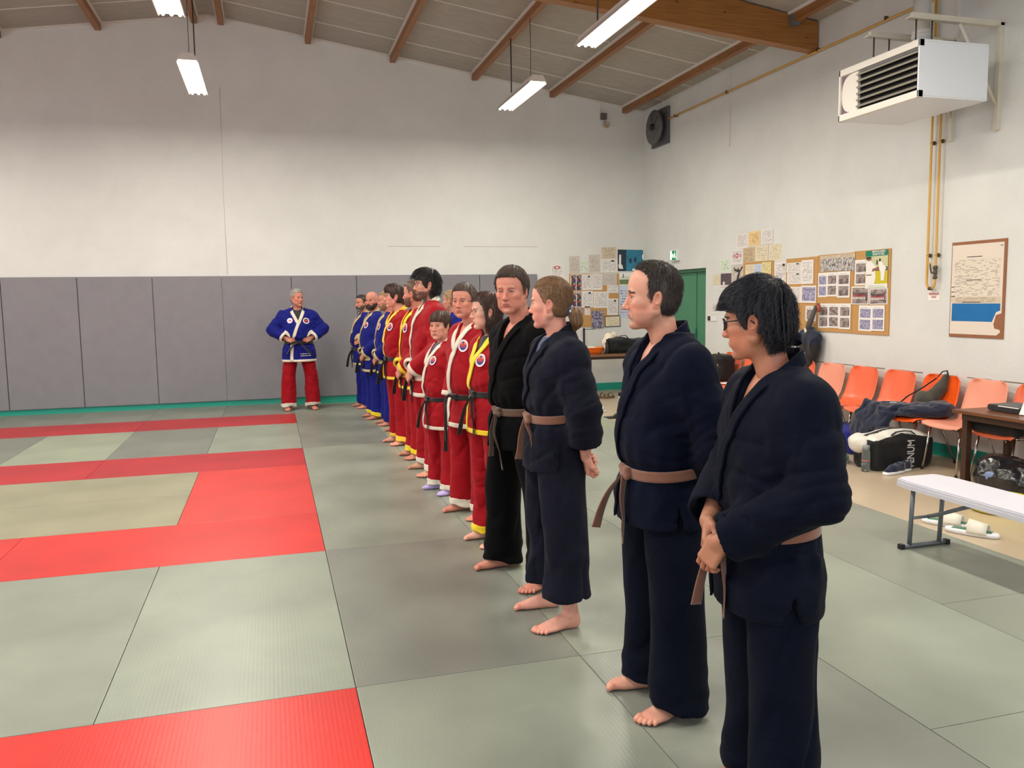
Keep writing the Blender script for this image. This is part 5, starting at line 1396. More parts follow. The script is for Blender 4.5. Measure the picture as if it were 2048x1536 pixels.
def eyeball(c, r, gaze, iris):
    n, m = 20, 24; V = []; 
    g = nrm(gaze); a = nrm(np.cross((0, 0, 1), g)); b = np.cross(g, a)
    th = np.linspace(0, PI, n); 
    for t in th:
        for k in range(m):
            f = 2*PI*k/m; V.append(np.array(c)+r*(math.cos(t)*g+math.sin(t)*(math.cos(f)*a+math.sin(f)*b)))
    V = np.array(V); F = np.array([(i*m+k, i*m+(k+1) % m, (i+1)*m+(k+1) % m, (i+1)*m+k) for i in range(n-1) for k in range(m)])[:, ::-1]
    T = np.repeat(th, m); Cc = np.tile(np.array([.46, .42, .40]), (len(V), 1)); Cc[T < .68] = iris; Cc[T < .32] = (.004, .004, .004)
    return V, F, Cc

def strands(s, roots, dirf, L, seg=8, r=.0009, lift=.004, jit=.25, seed=0, col=None, colv=.3, droop=0.0, clump=.0, keepf=None):
    """tapered locks walking over the surface of s"""
    rg = np.random.default_rng(seed); N = len(roots); P = roots.copy(); path = [P]
    J = rg.normal(size=(N, 3))*jit; Ls = L*rg.uniform(.7, 1.15, N)[:, None]
    off0 = rg.uniform(-.001, lift, N)
    for k in range(seg):
        d = dirf(P)+J*.5; g = s.grad(P, .003)
        d = d-(d*g).sum(1, keepdims=True)*g*(1-droop); d /= np.maximum(np.linalg.norm(d, axis=1, keepdims=True), 1e-6)
        P = P+d*Ls/seg
        dd = s.ev(P); tgt = off0*(.4+.9*(k+1)/seg)
        corr = (dd-tgt)
        if droop: corr = np.minimum(corr, 0)      # free to leave the scalp, never inside
        P = P-(corr[:, None])*s.grad(P, .003)
        path.append(P)
    A = np.stack(path, 1)                       # N, seg+1, 3
    T = np.gradient(A, axis=1); T /= np.maximum(np.linalg.norm(T, axis=2, keepdims=True), 1e-9)
    up = nrm((.3, .2, .9)); U = np.cross(T, up); U /= np.maximum(np.linalg.norm(U, axis=2, keepdims=True), 1e-6); W = np.cross(T, U)
    if keepf is not None:
        kf = keepf(A.reshape(-1, 3)).reshape(N, seg+1).all(1); A, T, U, W = A[kf], T[kf], U[kf], W[kf]; N = len(A)
    t = np.linspace(0, 1, seg+1); rad = r*(1-.85*t**2)[None, :, None]*rg.uniform(.7, 1.3, N)[:, None, None]
    rings = [A+(U*math.cos(a)+W*math.sin(a))*rad for a in (0, 2.094, 4.189)]
    V = np.stack(rings, 2).reshape(-1, 3); n1 = seg+1
    b = (np.arange(N)[:, None, None]*n1+np.arange(seg)[None, :, None])*3+np.zeros((1, 1, 3), int); j = np.arange(3)[None, None, :]; j2 = (j+1) % 3
    F = np.stack([b+j, b+j2, b+3+j2, b+3+j], -1).reshape(-1, 4)
    cc = np.tile(col, (N, 1))*(1+rg.normal(size=(N, 1))*colv)
    Cc = np.repeat(np.clip(cc, .001, 1), n1*3, axis=0)
    return V, F, Cc

def hair_model(p):
    """hair volume around the skull, by style"""
    st = p['hair']; s = S(); g = p.get; t = g('hair_t', .012)
    s.ell((-.016, 0, .032), (.097+t*.8, .077+t, .087+t))
    if st in ('short', 'receding', 'tied'): s.ell((-.045, 0, -.022), (.050+t*.4, .060+t*.4, .050), k=.03)
    elif st != 'shaved': s.ell((-.048, 0, -.030), (.054+t*.6, .062+t*.6, .058), k=.03)
    if st == 'short':
        zs, xs = [-.09, -.05, -.02, .01, .045, .070, .088, .12], [-.035, -.028, .006, .020, .036, .052, .2, .2]
        s.ell((.03, 0, .07), (.055, .06, .045+t*.6), k=.02)
    elif st == 'receding':
        zs, xs = [-.09, -.05, -.022, .01, .040, .065, .085, .10, .14], [-.035, -.028, .006, .022, .024, .018, .030, .055, .058]
        s.ell((.02, 0, .085), (.05, .045, .040), k=.02)
    elif st == 'fringe':
        zs, xs = [-.10, -.055, -.03, .0, .03, .036, .05, .12], [-.03, -.022, .010, .030, .050, .10, .2, .2]
        s.ell((.035, 0, .062), (.066, .066, .052), k=.02)
    elif st == 'mop':
        zs, xs = [-.14, -.075, -.045, -.02, .028, .040, .06, .12], [-.02, -.005, .015, .035, .060, .2, .2, .2]
        s.ell((-.055, 0, -.03), (.062, .078, .075), k=.03); s.ell((.03, 0, .068), (.075, .072, .058), k=.02)
    elif st == 'layered':
        zs, xs = [-.12, -.085, -.07, -.05, -.035, -.028, -.005, .02, .036, .052, .12], [-.052, -.050, -.045, -.036, -.02, .014, .030, .040, .066, .2, .2]
        s.ell((-.055, 0, -.015), (.058, .072, .062), k=.03); s.ell((.03, 0, .064), (.070, .070, .050), k=.02)
    elif st == 'bob':
        zs, xs = [-.17, -.09, -.05, -.01, .04, .062, .085, .12], [.02, .012, .020, .028, .050, .066, .2, .2]
        s.ell((-.03, .055, -.055), (.050, .034, .085), k=.03); s.ell((-.03, -.055, -.055), (.050, .034, .085), k=.03); s.ell((-.065, 0, -.05), (.045, .07, .085), k=.03)
        s.ell((.02, 0, .07), (.06, .062, .05), k=.02)
    elif st == 'tied':
        zs, xs = [-.075, -.05, -.02, .01, .045, .068, .085, .12], [-.04, -.034, -.006, .022, .044, .060, .2, .2]
        s.ell((.02, 0, .07), (.062, .062, .046), k=.02)
    elif st == 'shaved':
        zs, xs = [-.09, -.05, -.02, .02, .05, .06], [-.03, -.03, .0, .0, -.08, -.3]
    for y in (-1, 1):
        if not g('over_ear'): s.ell((-.013, y*.088, -.013), (.0225, .020, .034), 's', .004)
    z0 = g('nape', zs[0]+.012)
    s.cut(lambda P: np.maximum(P[..., 0]-np.interp(P[..., 2], zs, xs)-.011*(fbm(P*np.array([110, 110, 40]), 4, 2)-.5)*2, z0-P[..., 2]), .006)
    cr = np.array(g('crown', (-.06, 0, .11)))
    def strand_tex(P):
        q = P-cr; r = np.linalg.norm(q, axis=-1)+1e-6; u = q/r[..., None]
        a = np.arctan2(u[..., 1], u[..., 0]); Q = np.stack([np.cos(a)*9, np.sin(a)*9, r*9], -1)
        return -(g('hair_rough', .006))*(fbm(Q*np.array([2.5, 2.5, 1]), 21, 3)-.5)*2
    s.disp(strand_tex, .03)
    return s, (lambda P: np.maximum(P[:, 0]-np.interp(P[:, 2], zs, xs), z0-P[:, 2])), cr

def hand_sdf(curl=(.35, .45, .35), spread=.0, thumb=0.0, m=1):
    """m=+1: thumb towards +y"""
    s = S(); s.rc((-.16, 0, 0), (.0, 0, 0), .040, .026)
    s.box((.048, 0, 0), (.046, .039, .0135), .013, k=.018)
    s.ell((.03, m*.026, -.010), (.030, .018, .014), k=.012)
    for i, (y, L, r) in enumerate(((.029, .074, .0088), (.0098, .083, .0092), (-.0100, .077, .0088), (-.0285, .062, .0078))):
        y *= m; p = np.array([.086-.004*abs(i-1), y, .001]); a = 0.0; yaw = m*(1.5-i)*spread; pts = [p-np.array([.02, 0, 0]), p]; rs = [r, r]
        for q, (fr, c) in enumerate(zip((.46, .30, .24), curl)):
            a += c*(1+.12*i); d = np.array([math.cos(a)*math.cos(yaw), math.cos(a)*math.sin(yaw), -math.sin(a)])
            p = p+d*L*fr; pts.append(p); rs.append(r*(.96-.07*q))
        s.chain(pts, rs, k=.0035)
        s.ell(pts[1]+np.array([0, 0, .004]), (.009, .008, .007), k=.005); s.ell(pts[2]+np.array([0, 0, .0015]), (.0085, .0082, .0085), k=.003)
    t = thumb
    s.chain([(.012, m*.030, -.006), (.040, m*(.050-.006*t), -.014-.008*t), (.068, m*(.055-.016*t), -.022-.012*t), (.090, m*(.052-.024*t), -.026-.018*t)], [.014, .0115, .0100, .0082], k=.006)
    return s
def foot_sdf(m=1, bare=True):
    """m=+1: left foot (big toe towards -y)"""
    s = S(); s.ell((-.040, 0, .028), (.036, .031, .034)); s.rc((-.03, 0, .055), (.09, -m*.006, .030), .036, .024, k=.03)
    s.ell((.085, m*.001, .020), (.062, .043, .022), k=.02); s.ell((.115, -m*.012, .020), (.035, .030, .018), k=.015); s.ell((.01, -m*.004, .028), (.07, .030, .028), k=.02)
    s.chain([(-.018, 0, .07), (-.018, 0, .14), (-.025, 0, .24), (-.03, 0, .34)], [.037, .033, .042, .055], k=.02)
    for y in (-1, 1): s.ell((-.010, y*.033, .075), (.014, .010, .014), k=.010)
    s.rc((-.058, 0, .05), (-.052, 0, .13), .013, .011, k=.012)
    if bare:
        for (y, x0, x1, r) in ((-.0270, .130, .170, .0135), (-.0060, .136, .172, .0092), (.0110, .130, .163, .0088), (.0255, .120, .150, .0082), (.0380, .105, .133, .0080)):
            s.chain([(x0-.02, m*y*.95, .020), (x0+.008, m*y, .018), ((x0+x1)/2+.006, m*y, .0185), (x1, m*y*1.02, .0105)], [r*1.0, r*.95, r*.98, r*.92], k=.0045)
    else:
        s.ell((.125, -m*.004, .018), (.045, .038, .017), k=.01)
    s.cut(lambda P: -P[..., 2], .003)
    return s

def tf(V, R, t): return V @ R + t
def ribbon(pts, wd, nn, hw, th, off=0.0):
    """flat band along pts with width directions wd and outward normals nn (arrays)"""
    pts, wd, nn = map(np.asarray, (pts, wd, nn)); hw = np.broadcast_to(hw, (len(pts),))[:, None]
    A = pts+nn*off; rows = [A-wd*hw, A-wd*hw*.94+nn*th, A-wd*hw*.5+nn*th*.85, A+nn*th*.85, A+wd*hw*.5+nn*th*.85, A+wd*hw*.94+nn*th, A+wd*hw, A-nn*th*.4]
    V = np.stack(rows, 1); n, k = V.shape[:2]; V = V.reshape(-1, 3)
    F = np.array([(i*k+j, i*k+(j+1) % k, (i+1)*k+(j+1) % k, (i+1)*k+j) for i in range(n-1) for j in range(k)])
    e0 = np.array([[0, 7, 6, 5], [0, 5, 4, 3], [0, 3, 2, 1]]); e1 = e0[:, ::-1]+(n-1)*k
    return V, np.concatenate([F[:, ::-1], e0[:, ::-1], e1[:, ::-1]])
def dense(pts, n):
    pts = np.array(pts, float); d = np.r_[0, np.cumsum(np.linalg.norm(np.diff(pts, axis=0), axis=1))]; t = np.linspace(0, d[-1], n)
    m = np.gradient(pts, d, axis=0); i = np.clip(np.searchsorted(d, t)-1, 0, len(d)-2); h = (d[i+1]-d[i])[:, None]; u = ((t-d[i])[:, None])/h
    return (2*u**3-3*u**2+1)*pts[i]+(u**3-2*u**2+u)*h*m[i]+(-2*u**3+3*u**2)*pts[i+1]+(u**3-u**2)*h*m[i+1]

POSES = {   # (elbow, wrist, finger direction, palm normal, curl, hand z-roll) for left / right arm
 'back': dict(L=((-.085, .262, 1.10), (-.170, .090, .875), (-.12, -.50, -.85), (-1, -.2, .1), (.8, 1.15, .8)), R=((-.085, -.262, 1.10), (-.150, -.05, .90), (-.02, .75, -.65), (-1, .2, 0), (.8, 1.1, .8))),
 'front': dict(L=((-.015, .285, 1.10), (.185, .085, .885), (.25, -.72, -.62), (-1, -.25, -.1), (.35, .45, .4)), R=((-.01, -.285, 1.10), (.165, -.10, .90), (.22, .70, -.65), (-1, .25, 0), (.3, .4, .3))),
 'side': dict(L=((-.03, .265, 1.09), (.035, .268, .86), (.12, -.02, -1), (.1, -1, 0), (.3, .4, .3)), R=((-.03, -.265, 1.09), (.04, -.26, .86), (.1, 0, -1), (0, 1, 0), (.3, .4, .3))),
 'belt': dict(L=((-.03, .335, 1.17), (.115, .165, 1.045), (.55, -.75, -.25), (-.6, -.6, -.3), (.4, .7, .6)), R=((-.03, -.335, 1.17), (.115, -.165, 1.045), (.55, .75, -.25), (-.6, .6, -.3), (.4, .7, .6))),
}
def person(sp):
    g = sp.get; H = sp['H']; sc_ = H/1.75; q = g('q', 1.0)          # q: coarseness
    root = empty('person', (sp['X'], sp['Y'], 0), PI+math.radians(g('yaw', 0)) if not g('rz') else g('rz'), sp['label'], 'person', None)
    w = g('w', 1.0); bel = g('belly', 0.0); hem = g('hem', .74); sr = g('sleeve', 1.0); lean = g('lean', 0.0)
    jm = sp['jacket']; tm = g('trim', jm); pm = sp['trousers']; pt = g('ptrim', pm); bm_ = sp['beltm']
    seed = sp['seed']
    # ---------------------------------------------------------------- jacket
    zb = g('zb', 1.03)
    T = [(hem, .012, 0, .158*w, .212*w), ((hem+zb-.06)/2, .010, 0, .150*w, .203*w), (zb-.06, .004+bel*.3, 0, .138*w+bel*.3, .186*w), (zb, .002+bel*.4, 0, .128*w+bel*.4, .174*w), (zb+.07, .004+bel*.55, 0, .141*w+bel*.5, .186*w),
         (max(1.20, zb+.15), .002+bel*.4, 0, .142*w+bel*.3, .194*w), (1.30, -.004+g('bust', 0)*.5, 0, .136*w+g('bust', 0)*.5, .198*w), (1.375, -.012, 0, .116*w, .178*w), (1.43, -.022, 0, .090*w, .128*w), (1.475, -.026, 0, .068, .090)]
    P_ = POSES[g('pose', 'front')]; arms = {}
    s = S(); s.loft(T, n=2.25, cap=.006)
    for sd, y in (('L', 1), ('R', -1)):
        s.rc((-.02, y*.06, 1.415), (-.018, y*.168*w, 1.375), .058, .058, k=.05)
    over = g('arm', {})
    cuffs = []
    for sd, y in (('L', 1), ('R', -1)):
        A = over.get(sd, P_[sd]); el, wr, fd, pn, cu = A; sh = np.array((-.018, y*.180*w, 1.366)); el = np.array(el, float); wr = np.array(wr, float)
        el[1] += y*.19*(w-1); arms[sd] = (sh, el, wr, fd, pn, cu)
        f = nrm(wr-el); ce = wr-f*g('cuff_back', .035); r0, r1, r2 = .063*sr**.5, .069*sr, .070*sr
        s.rc(sh, sh+(el-sh)*.5, r0*.96, r0*1.04, k=.10).rc(sh+(el-sh)*.5, el, r0*1.04, r1, k=.035)
        def cone(Pp, el=el, ce=ce, f=f, r1=r1, r2=r2):
            L = np.linalg.norm(ce-el); t = np.clip(((Pp-el) @ f)/L, 0, 1.3); rr_ = r1+(r2-r1)*t
            d = np.sqrt(((Pp-el-(t*L)[..., None]*f)**2).sum(-1))-rr_
            return np.maximum(d, (Pp-ce) @ f)
        m_ = np.minimum(el, ce)-.1; M_ = np.maximum(el, ce)+.1
        s._add(cone, m_, M_, 'u', .025)
        s.rc(ce-f*.045, ce+f*.12, r2-.0135, r2-.0135, 's', .003)
        cuffs.append((ce, f))
    jac0 = S(); jac0.ops = list(s.ops)
    # neck hole and V opening
    zv = g('zv', 1.275); vo = g('vopen', .072)
    s.cut(lambda Pp: -np.maximum(np.maximum(-(Pp[..., 0]-.0), np.abs(Pp[..., 1])-vo*np.clip((Pp[..., 2]-zv)/(1.47-zv), -.2, 1.3)), -Pp[..., 2]+zv-.02), .004)
    s.ell((-.012, 0, 1.50), (.070, .068, .085), 's', .012)
    s.loft([(hem-.1, .012, 0, .143*w, .196*w), ((hem+zb-.1)/2, .010, 0, .136*w, .188*w), (zb-.10, .0, 0, .115*w, .16*w)], 's', .004, n=2.25, cap=.01)
    # side vents
    for y in (-1, 1):
        s.cut(lambda Pp, y=y: -np.maximum(np.maximum(np.abs(Pp[..., 0]-.03)-.20*(zb-.12-Pp[..., 2]), -y*Pp[..., 1]+.13), Pp[..., 2]-zb+.12), .003)
    amp = g('fold', .010)
    fz = folds((4.4, 4.4, 7.2), amp, seed); fz2 = folds((10, 10, 15), amp*.36, seed+3)
    def blouse(Pp):   # gathered folds above and below the belt
        z = Pp[..., 2]; a = np.arctan2(Pp[..., 1], Pp[..., 0]); k = (np.exp(-((z-zb)/.09)**2)-np.exp(-((z-zb)/.028)**2))*(np.abs(Pp[..., 1]) < .21)
        return .0040*k*np.sin(a*15+4*vnoise(Pp*5, seed))
    ca = g('crease', .011)
    c1 = crease((.25, .75, .75), 6.0, ca, seed+20); c2 = crease((.25, -.75, .75), 6.0, ca, seed+21); c3 = crease((.2, 0, 1), 9.0, ca*.7, seed+22, .5)
    arm_ax = [(arms[k][0], arms[k][1], arms[k][2]) for k in ('L', 'R')]
    def csl(Pp):
        r = 0
        for k_, (sh, el, wr) in enumerate(arm_ax):
            d1 = nrm(wr-el); t1 = (Pp-el) @ d1; d2 = nrm(el-sh); t2 = (Pp-sh) @ d2
            m = np.exp(-(np.linalg.norm(Pp-el, axis=-1)/.15)**2)*(np.abs(Pp[..., 1]) > .13)
            ph = t2*75+7*fbm(Pp*5, seed+40+k_, 2); r = r+ca*.75*m*(1-np.abs(np.sin(ph)))**3
        return r
    cz = lambda Pp: np.where(np.abs(Pp[..., 1]) > .20*w, .5, 1.0)*(c1(Pp)+c2(Pp)+c3(Pp))+csl(Pp)
    def fade(Pp):
        m = sstep(Pp[..., 2], hem-.01, hem+.09)
        for ce, f in cuffs: m = m*np.where(np.linalg.norm(Pp-ce, axis=-1) < .16, sstep(-((Pp-ce) @ f), -.01, .07), 1)
        return .12+.88*m
    jdisp = (lambda Pp: fade(Pp)*(fz(Pp)+fz2(Pp)+cz(Pp))*(1-.92*np.exp(-((Pp[..., 2]-zb)/.034)**4))+blouse(Pp))
    s.disp(jdisp); jac0.disp(jdisp, .4)
    for sd, y in (('L', 1), ('R', -1)):
        sh, el = arms[sd][0], arms[sd][1]; d = nrm(el-sh)
        s.disp(lambda Pp, sh=sh, d=d, y=y: .0028*np.exp(-(((Pp-sh) @ d-.085)/.0035)**2)*(np.abs(Pp[..., 1]) > .14*w), .02)
    jac = s
    V, F = s.mesh(.0078*q); V = relax(V, F, 1, .4)
    jo = to_mesh('jacket', [(V*sc_, F)], jm, root)
    def band(src, lo, hi, slab, name, mt_, par, h=.0055, inf=.0028):
        b_ = S(); b_._add(lambda P: src.ev(P)-inf, lo, hi, 'u', 0); b_.cut(slab, .002)
        V, F = b_.mesh(h*q, .012); V = relax(V, F, 1, .3); return to_mesh(name, [(V*sc_, F)], mt_, par)
    if tm is not jm:
        band(jac, (-.20, -.27, hem-.01), (.24, .27, hem+.04), lambda P: np.maximum(P[..., 2]-hem-.034, np.abs(P[..., 1])-.26*w), 'hem_band', tm, jo)
        for ce, f in cuffs:
            a_, b2 = ce-f*.036, ce+f*.006
            def slab(P, ce=ce, f=f): return np.maximum(-((P-ce) @ f)-.034, np.linalg.norm(P-ce, axis=-1)-.115)
            band(jac, np.minimum(a_, b2)-.085, np.maximum(a_, b2)+.085, slab, 'cuff_band', tm, jo)
    # ---------------------------------------------------------------- lapels
    over_l = [(-.088, -.010, 1.515), (-.075, .040, 1.512), (-.045, .070, 1.500), (-.005, .080, 1.470), (.045, .074, 1.425), (.085, .052, 1.365), (.112, .022, 1.30), (.130, -.015, 1.22), (.138, -.055, min(1.12, zb+.12)), (.132, -.085, zb+.015)]
    und_l = [(-.088, .010, 1.515), (-.075, -.040, 1.512), (-.045, -.070, 1.500), (-.005, -.080, 1.470), (.045, -.074, 1.425), (.085, -.052, 1.365), (.112, -.022, 1.30), (.122, .004, 1.25)]
    skirt_l = [(.150, -.092, zb-.015), (.158, -.10, zb-.015+(hem-zb)*.33), (.165, -.105, zb-.015+(hem-zb)*.66), (.168, -.108, hem+.005)]
    def lap(path, n, name, off, hw=.0225):
        D = dense(path, n); t = np.gradient(D, axis=0); t /= np.linalg.norm(t, axis=1, keepdims=True)
        Sn, G = jac0.snap(D, 0.0, 5); kz = sstep(D[:, 2], 1.405, 1.465)[:, None]
        Rr = D.copy(); Rr[:, 0] = .36
        for _ in range(45): Rr[:, 0] -= np.clip(jac0.ev(Rr), -.02, .05)*.6
        kf = (1-sstep(D[:, 2], 1.36, 1.40))[:, None]; Sn = Sn*(1-kf)+Rr*kf; G = jac0.grad(Sn, .012)
        ax = np.array([-.015, 0, 0]); N0 = D-ax; N0[:, 2] = .35*np.linalg.norm(N0[:, :2], axis=1)+0; N0 = N0*np.array([1, 1, 0])+np.array([0, 0, .02]); N0 /= np.linalg.norm(N0, axis=1, keepdims=True)
        Pn = D*kz+Sn*(1-kz); Nn = N0*kz+G*(1-kz); 
        for _ in range(2): Nn[1:-1] = (Nn[:-2]+Nn[1:-1]*2+Nn[2:])/4; Pn[1:-1] = (Pn[:-2]+Pn[1:-1]*2+Pn[2:])/4
        Nn /= np.linalg.norm(Nn, axis=1, keepdims=True); Wd = np.cross(Nn, t); Wd /= np.linalg.norm(Wd, axis=1, keepdims=True)
        v, f = ribbon(Pn, Wd, Nn, hw, .0085, off)
        return v*sc_, f
    L = [lap(und_l, 40, '', .001), lap(over_l, 60, '', .004), lap(skirt_l, 14, '', .002)]
    to_mesh('lapel', L, tm, jo)
    # emblem
    em = g('emblem')
    def patch(cy, cz, r, mats_, name, star=False):
        n = 11; rg = [(0, 0)]; 
        rows = []
        base = jac0.snap(np.array([[.16, cy, cz]]), 0, 5); c0 = base[0][0]; nn = base[1][0]; a = nrm(np.cross((0, 0, 1), nn)); b = np.cross(nn, a)
        rad = [.0, .25, .5, .72, .84, 1.0]; m = 20; V = []
        for q_ in rad:
            for k in range(m):
                an = 2*PI*k/m; V.append(c0+r*q_*(math.cos(an)*a+math.sin(an)*b))
        V = np.array(V); Vs, G = jac0.snap(V, .006, 3); Vs = Vs*.6+(V+nn*.004)*.4
        F = np.array([(i*m+k, (i+1)*m+k, (i+1)*m+(k+1) % m, i*m+(k+1) % m) for i in range(len(rad)-1) for k in range(m)])
        def fm(Cn):
            d = np.linalg.norm(Cn/sc_-c0, axis=1)/r; hgt = ((Cn/sc_-c0) @ b)/r; sid = ((Cn/sc_-c0) @ a)/r
            rr_ = np.where(d > .72, 0, np.where((hgt > .1) & (np.abs(sid) > .15), 2, 1)); rr_[(d > .86)] = 0; rr_[(np.abs(hgt) < .25) & (d < .4)] = 3
            return rr_
        # orient outward
        o = to_mesh(name, [(Vs*sc_, F)], mats_, jo, fmat=fm); return o
    if em:
        patch(.100*w, 1.31, .046, em, 'emblem_patch')
        if g('emblem2'): patch(-.105*w, 1.31, .040, g('emblem2'), 'emblem_patch')
    # ---------------------------------------------------------------- belt
    n = 64; an = np.linspace(0, 2*PI, n+1); zt = zb-.012*np.cos(an)
    c = np.stack([.002+bel*.4+.22*np.cos(an), .26*np.sin(an), zt], 1); ctr = np.array([.002+bel*.4, 0, zb])
    dr = nrm((1, 0, 0)); Dn = c-np.stack([np.full(n+1, ctr[0]), np.zeros(n+1), zt], 1); Dn /= np.linalg.norm(Dn, axis=1, keepdims=True)
    lo_, hi_ = np.full(n+1, .05), np.full(n+1, .30); base = np.stack([np.full(n+1, ctr[0]), np.zeros(n+1), zt], 1)
    tl = S().loft([t for t in T if zb-.12 < t[0] < zb+.22], n=2.25)
    for _ in range(22):
        md = (lo_+hi_)/2; ins = tl.ev(base+Dn*md[:, None]) < 0; lo_ = np.where(ins, md, lo_); hi_ = np.where(ins, hi_, md)
    ring = base+Dn*(lo_+.0045)[:, None]; Wd = np.tile([0, 0, 1.0], (n+1, 1))
    v, f = ribbon(ring, Wd, Dn, .021, .007, .001); bp = [(v*sc_, f)]
    fx = ring[0, 0]
    bo = to_mesh('belt', bp, bm_, root)
    kn = S().box((fx+.016, .0, zb-.008), (.017, .030, .023), .012).rc((fx+.02, -.028, zb+.010), (fx+.024, .028, zb-.022), .014, .014, k=.006)
    V, F = kn.mesh(.0045); to_mesh('knot', [(V*sc_, F)], bm_, bo)
    tails = g('tails', [[(fx+.028, .010, zb-.02), (fx+.040, .022, zb-.10), (fx+.036, .030, zb-.20), (fx+.040, .032, zb-.30)], [(fx+.028, -.012, zb-.02), (fx+.062, -.035, zb-.10), (fx+.082, -.055, zb-.20), (fx+.092, -.07, zb-.29)]])
    for k, tl_ in enumerate(tails):
        tl_ = [(fx+a_, b_, zb+c_) if g('tails') else (a_, b_, c_) for a_, b_, c_ in tl_]
        D = dense(tl_, 24); t = np.gradient(D, axis=0); t /= np.linalg.norm(t, axis=1, keepdims=True)
        a0 = (1.0 if k == 0 else .8); Wd = np.tile([math.sin(a0)*.6, math.cos(a0), 0], (24, 1)); ph = np.linspace(0, .6, 24)*(1 if k else -1)
        Wd = np.stack([np.sin(a0+ph), np.cos(a0+ph), 0*ph], 1); Wd -= (Wd*t).sum(1, keepdims=True)*t; Wd /= np.linalg.norm(Wd, axis=1, keepdims=True); Nn = np.cross(Wd, t)
        v, f = ribbon(D, Wd, Nn, .0205, .004, 0); to_mesh('belt_end', [(v*sc_, f)], bm_, bo)
    # ---------------------------------------------------------------- trousers
    stn = g('stance', .13); tl_ = g('tleg', 1.0); pb = g('pant_z', .035); splay = math.radians(g('splay', 12)); fsx = g('step', 0.0)
    s = S()
    for y in (1, -1):
        fx_ = -.010+fsx*y
        rows = [(pb-.02, fx_+.004, y*stn, .112*tl_, .095*tl_), (.12, fx_, y*stn, .108*tl_, .092*tl_), (.30, fx_*.8+.002, y*(stn*.95), .100*tl_, .088*tl_), (.50, .006+fx_*.5, y*(stn*.85+.01), .100*tl_, .088), (.70, .004, y*(stn*.4+.055), .108, .092), (.86, .0, y*.086, .118, .092), (.98, -.004, y*.075, .108, .085)]
        s.loft(rows, k=.018, cap=.004)
    s.ell((0, 0, .90), (.118, .165, .10), k=.03)
    for y in (1, -1):
        fx_ = -.010+fsx*y
        s.loft([(pb-.08, fx_+.004, y*stn, .100*tl_, .083*tl_), (.10, fx_, y*stn, .096*tl_, .080*tl_), (.14, fx_, y*stn, .085, .07)], 's', .004, cap=.01)
    if pb < .10: s.cut(lambda Pp: (pb+.022+.16*Pp[..., 0])-Pp[..., 2], .002)
    else: s.cut(lambda Pp: pb-Pp[..., 2], .002)
    ft = folds((5, 5, 2.2), g('tfold', .013), seed+7); ft2 = folds((9, 9, 9), .006, seed+8)
    tc1 = crease((.9, .4, .12), 8.0, g('crease', .011)*1.1, seed+30, .42, 3.0); tc2 = crease((.2, .5, 1), 8.0, g('crease', .011)*.8, seed+31, .52)
    s.disp(lambda Pp: ft(Pp)+tc1(Pp)+tc2(Pp)+ft2(Pp)*sstep(-Pp[..., 2], -.35, -.1)+.004*np.sin(Pp[..., 2]*70+5*vnoise(Pp*7, seed))*sstep(-Pp[..., 2], -.22, -.06)*(pb < .1))
    V, F = s.mesh(.0085*q); V = relax(V, F, 1, .4)
    ph_ = .042
    tro = to_mesh('trousers', [(V*sc_, F)], pm, root)
    if pt is not pm:
        for y in (1, -1): band(s, (-.16, y*stn-.13, 0), (.16, y*stn+.13, pb+.11), lambda P, y=y: np.maximum(np.maximum(P[..., 2]-(pb+.022+ph_+.16*P[..., 0]), np.abs(P[..., 0])-.155), np.abs(P[..., 1]-y*stn)-.125), 'hem_band', pt, tro, .0065)
    # ---------------------------------------------------------------- body: torso, head, hands, feet as one skin
    parts = []; sk = sp['skin'] = SK[sp['tone']]
    b = S().loft([(.90, 0, 0, .09, .13), (1.1, 0, 0, .10, .14), (1.28, -.004, 0, .110*w, .155*w), (1.38, -.012, 0, .098*w, .16), (1.44, -.022, 0, .074, .115), (1.475, -.026, 0, .055, .075)], cap=.02)
    b.rc((-.024, 0, 1.40), (-.022, 0, 1.45), .060*g('neck', 1), .054*g('neck', 1), k=.03)
    hz = 1.75-.120; hc = np.array(g('hc', (.020, 0, hz)), float); hc[2] = hz+g('hdz', 0)
    ya, pi_, ro = math.radians(g('hyaw', 0)), math.radians(g('hpitch', 0)), math.radians(g('hroll', 0))
    Rm = np.array(Matrix.Rotation(ya, 3, 'Z') @ Matrix.Rotation(pi_, 3, 'Y') @ Matrix.Rotation(ro, 3, 'X'))      # columns: head axes in body frame
    hs = g('hscale', 1.0)
    HS = np.array([.965, 1.0, 1.045])*hs
    to_b = lambda V: (V*HS) @ Rm.T + hc
    to_h = lambda P: ((np.array(P)-hc) @ Rm)/HS
    hd = head_sdf(sp)
    dxh = hc[0]-.02; n0, n1 = to_h((-.026+dxh*.25, 0, 1.40)), to_h((-.016+dxh*.85, hc[1]*.8, 1.555)); hd.rc(n0, n1, .058/hs*g('neck', 1), .051/hs*g('neck', 1), k=.03)
    nk = to_h((.010+dxh*.5, 0, 1.50)); hd.ell(nk, (.028, .028, .05), k=.03)
    hair = None; hk = None; crown = None
    if g('hair'):
        hair, hk, crown = hair_model(sp)
    V, F = hd.mesh(.0024*q if q <= 1 else .0030*q)
    V = relax(V, F, 1, .35); sp.setdefault('browc', sp['hairc']); Cc = head_colors(V, sp, (lambda V: hk(V)) if hk and g('hair') != 'shaved' else None)
    zz = to_b(V)[:, 2]; keep = zz > 1.415
    parts.append((to_b(V), F[keep[F].all(1)], Cc))
    V, F = b.mesh(.012); C0 = np.tile(sk, (len(V), 1)); parts.append((V, F, mixc(C0, sk*np.array([1.05, .75, .7]), .25*np.ones(len(V)))))
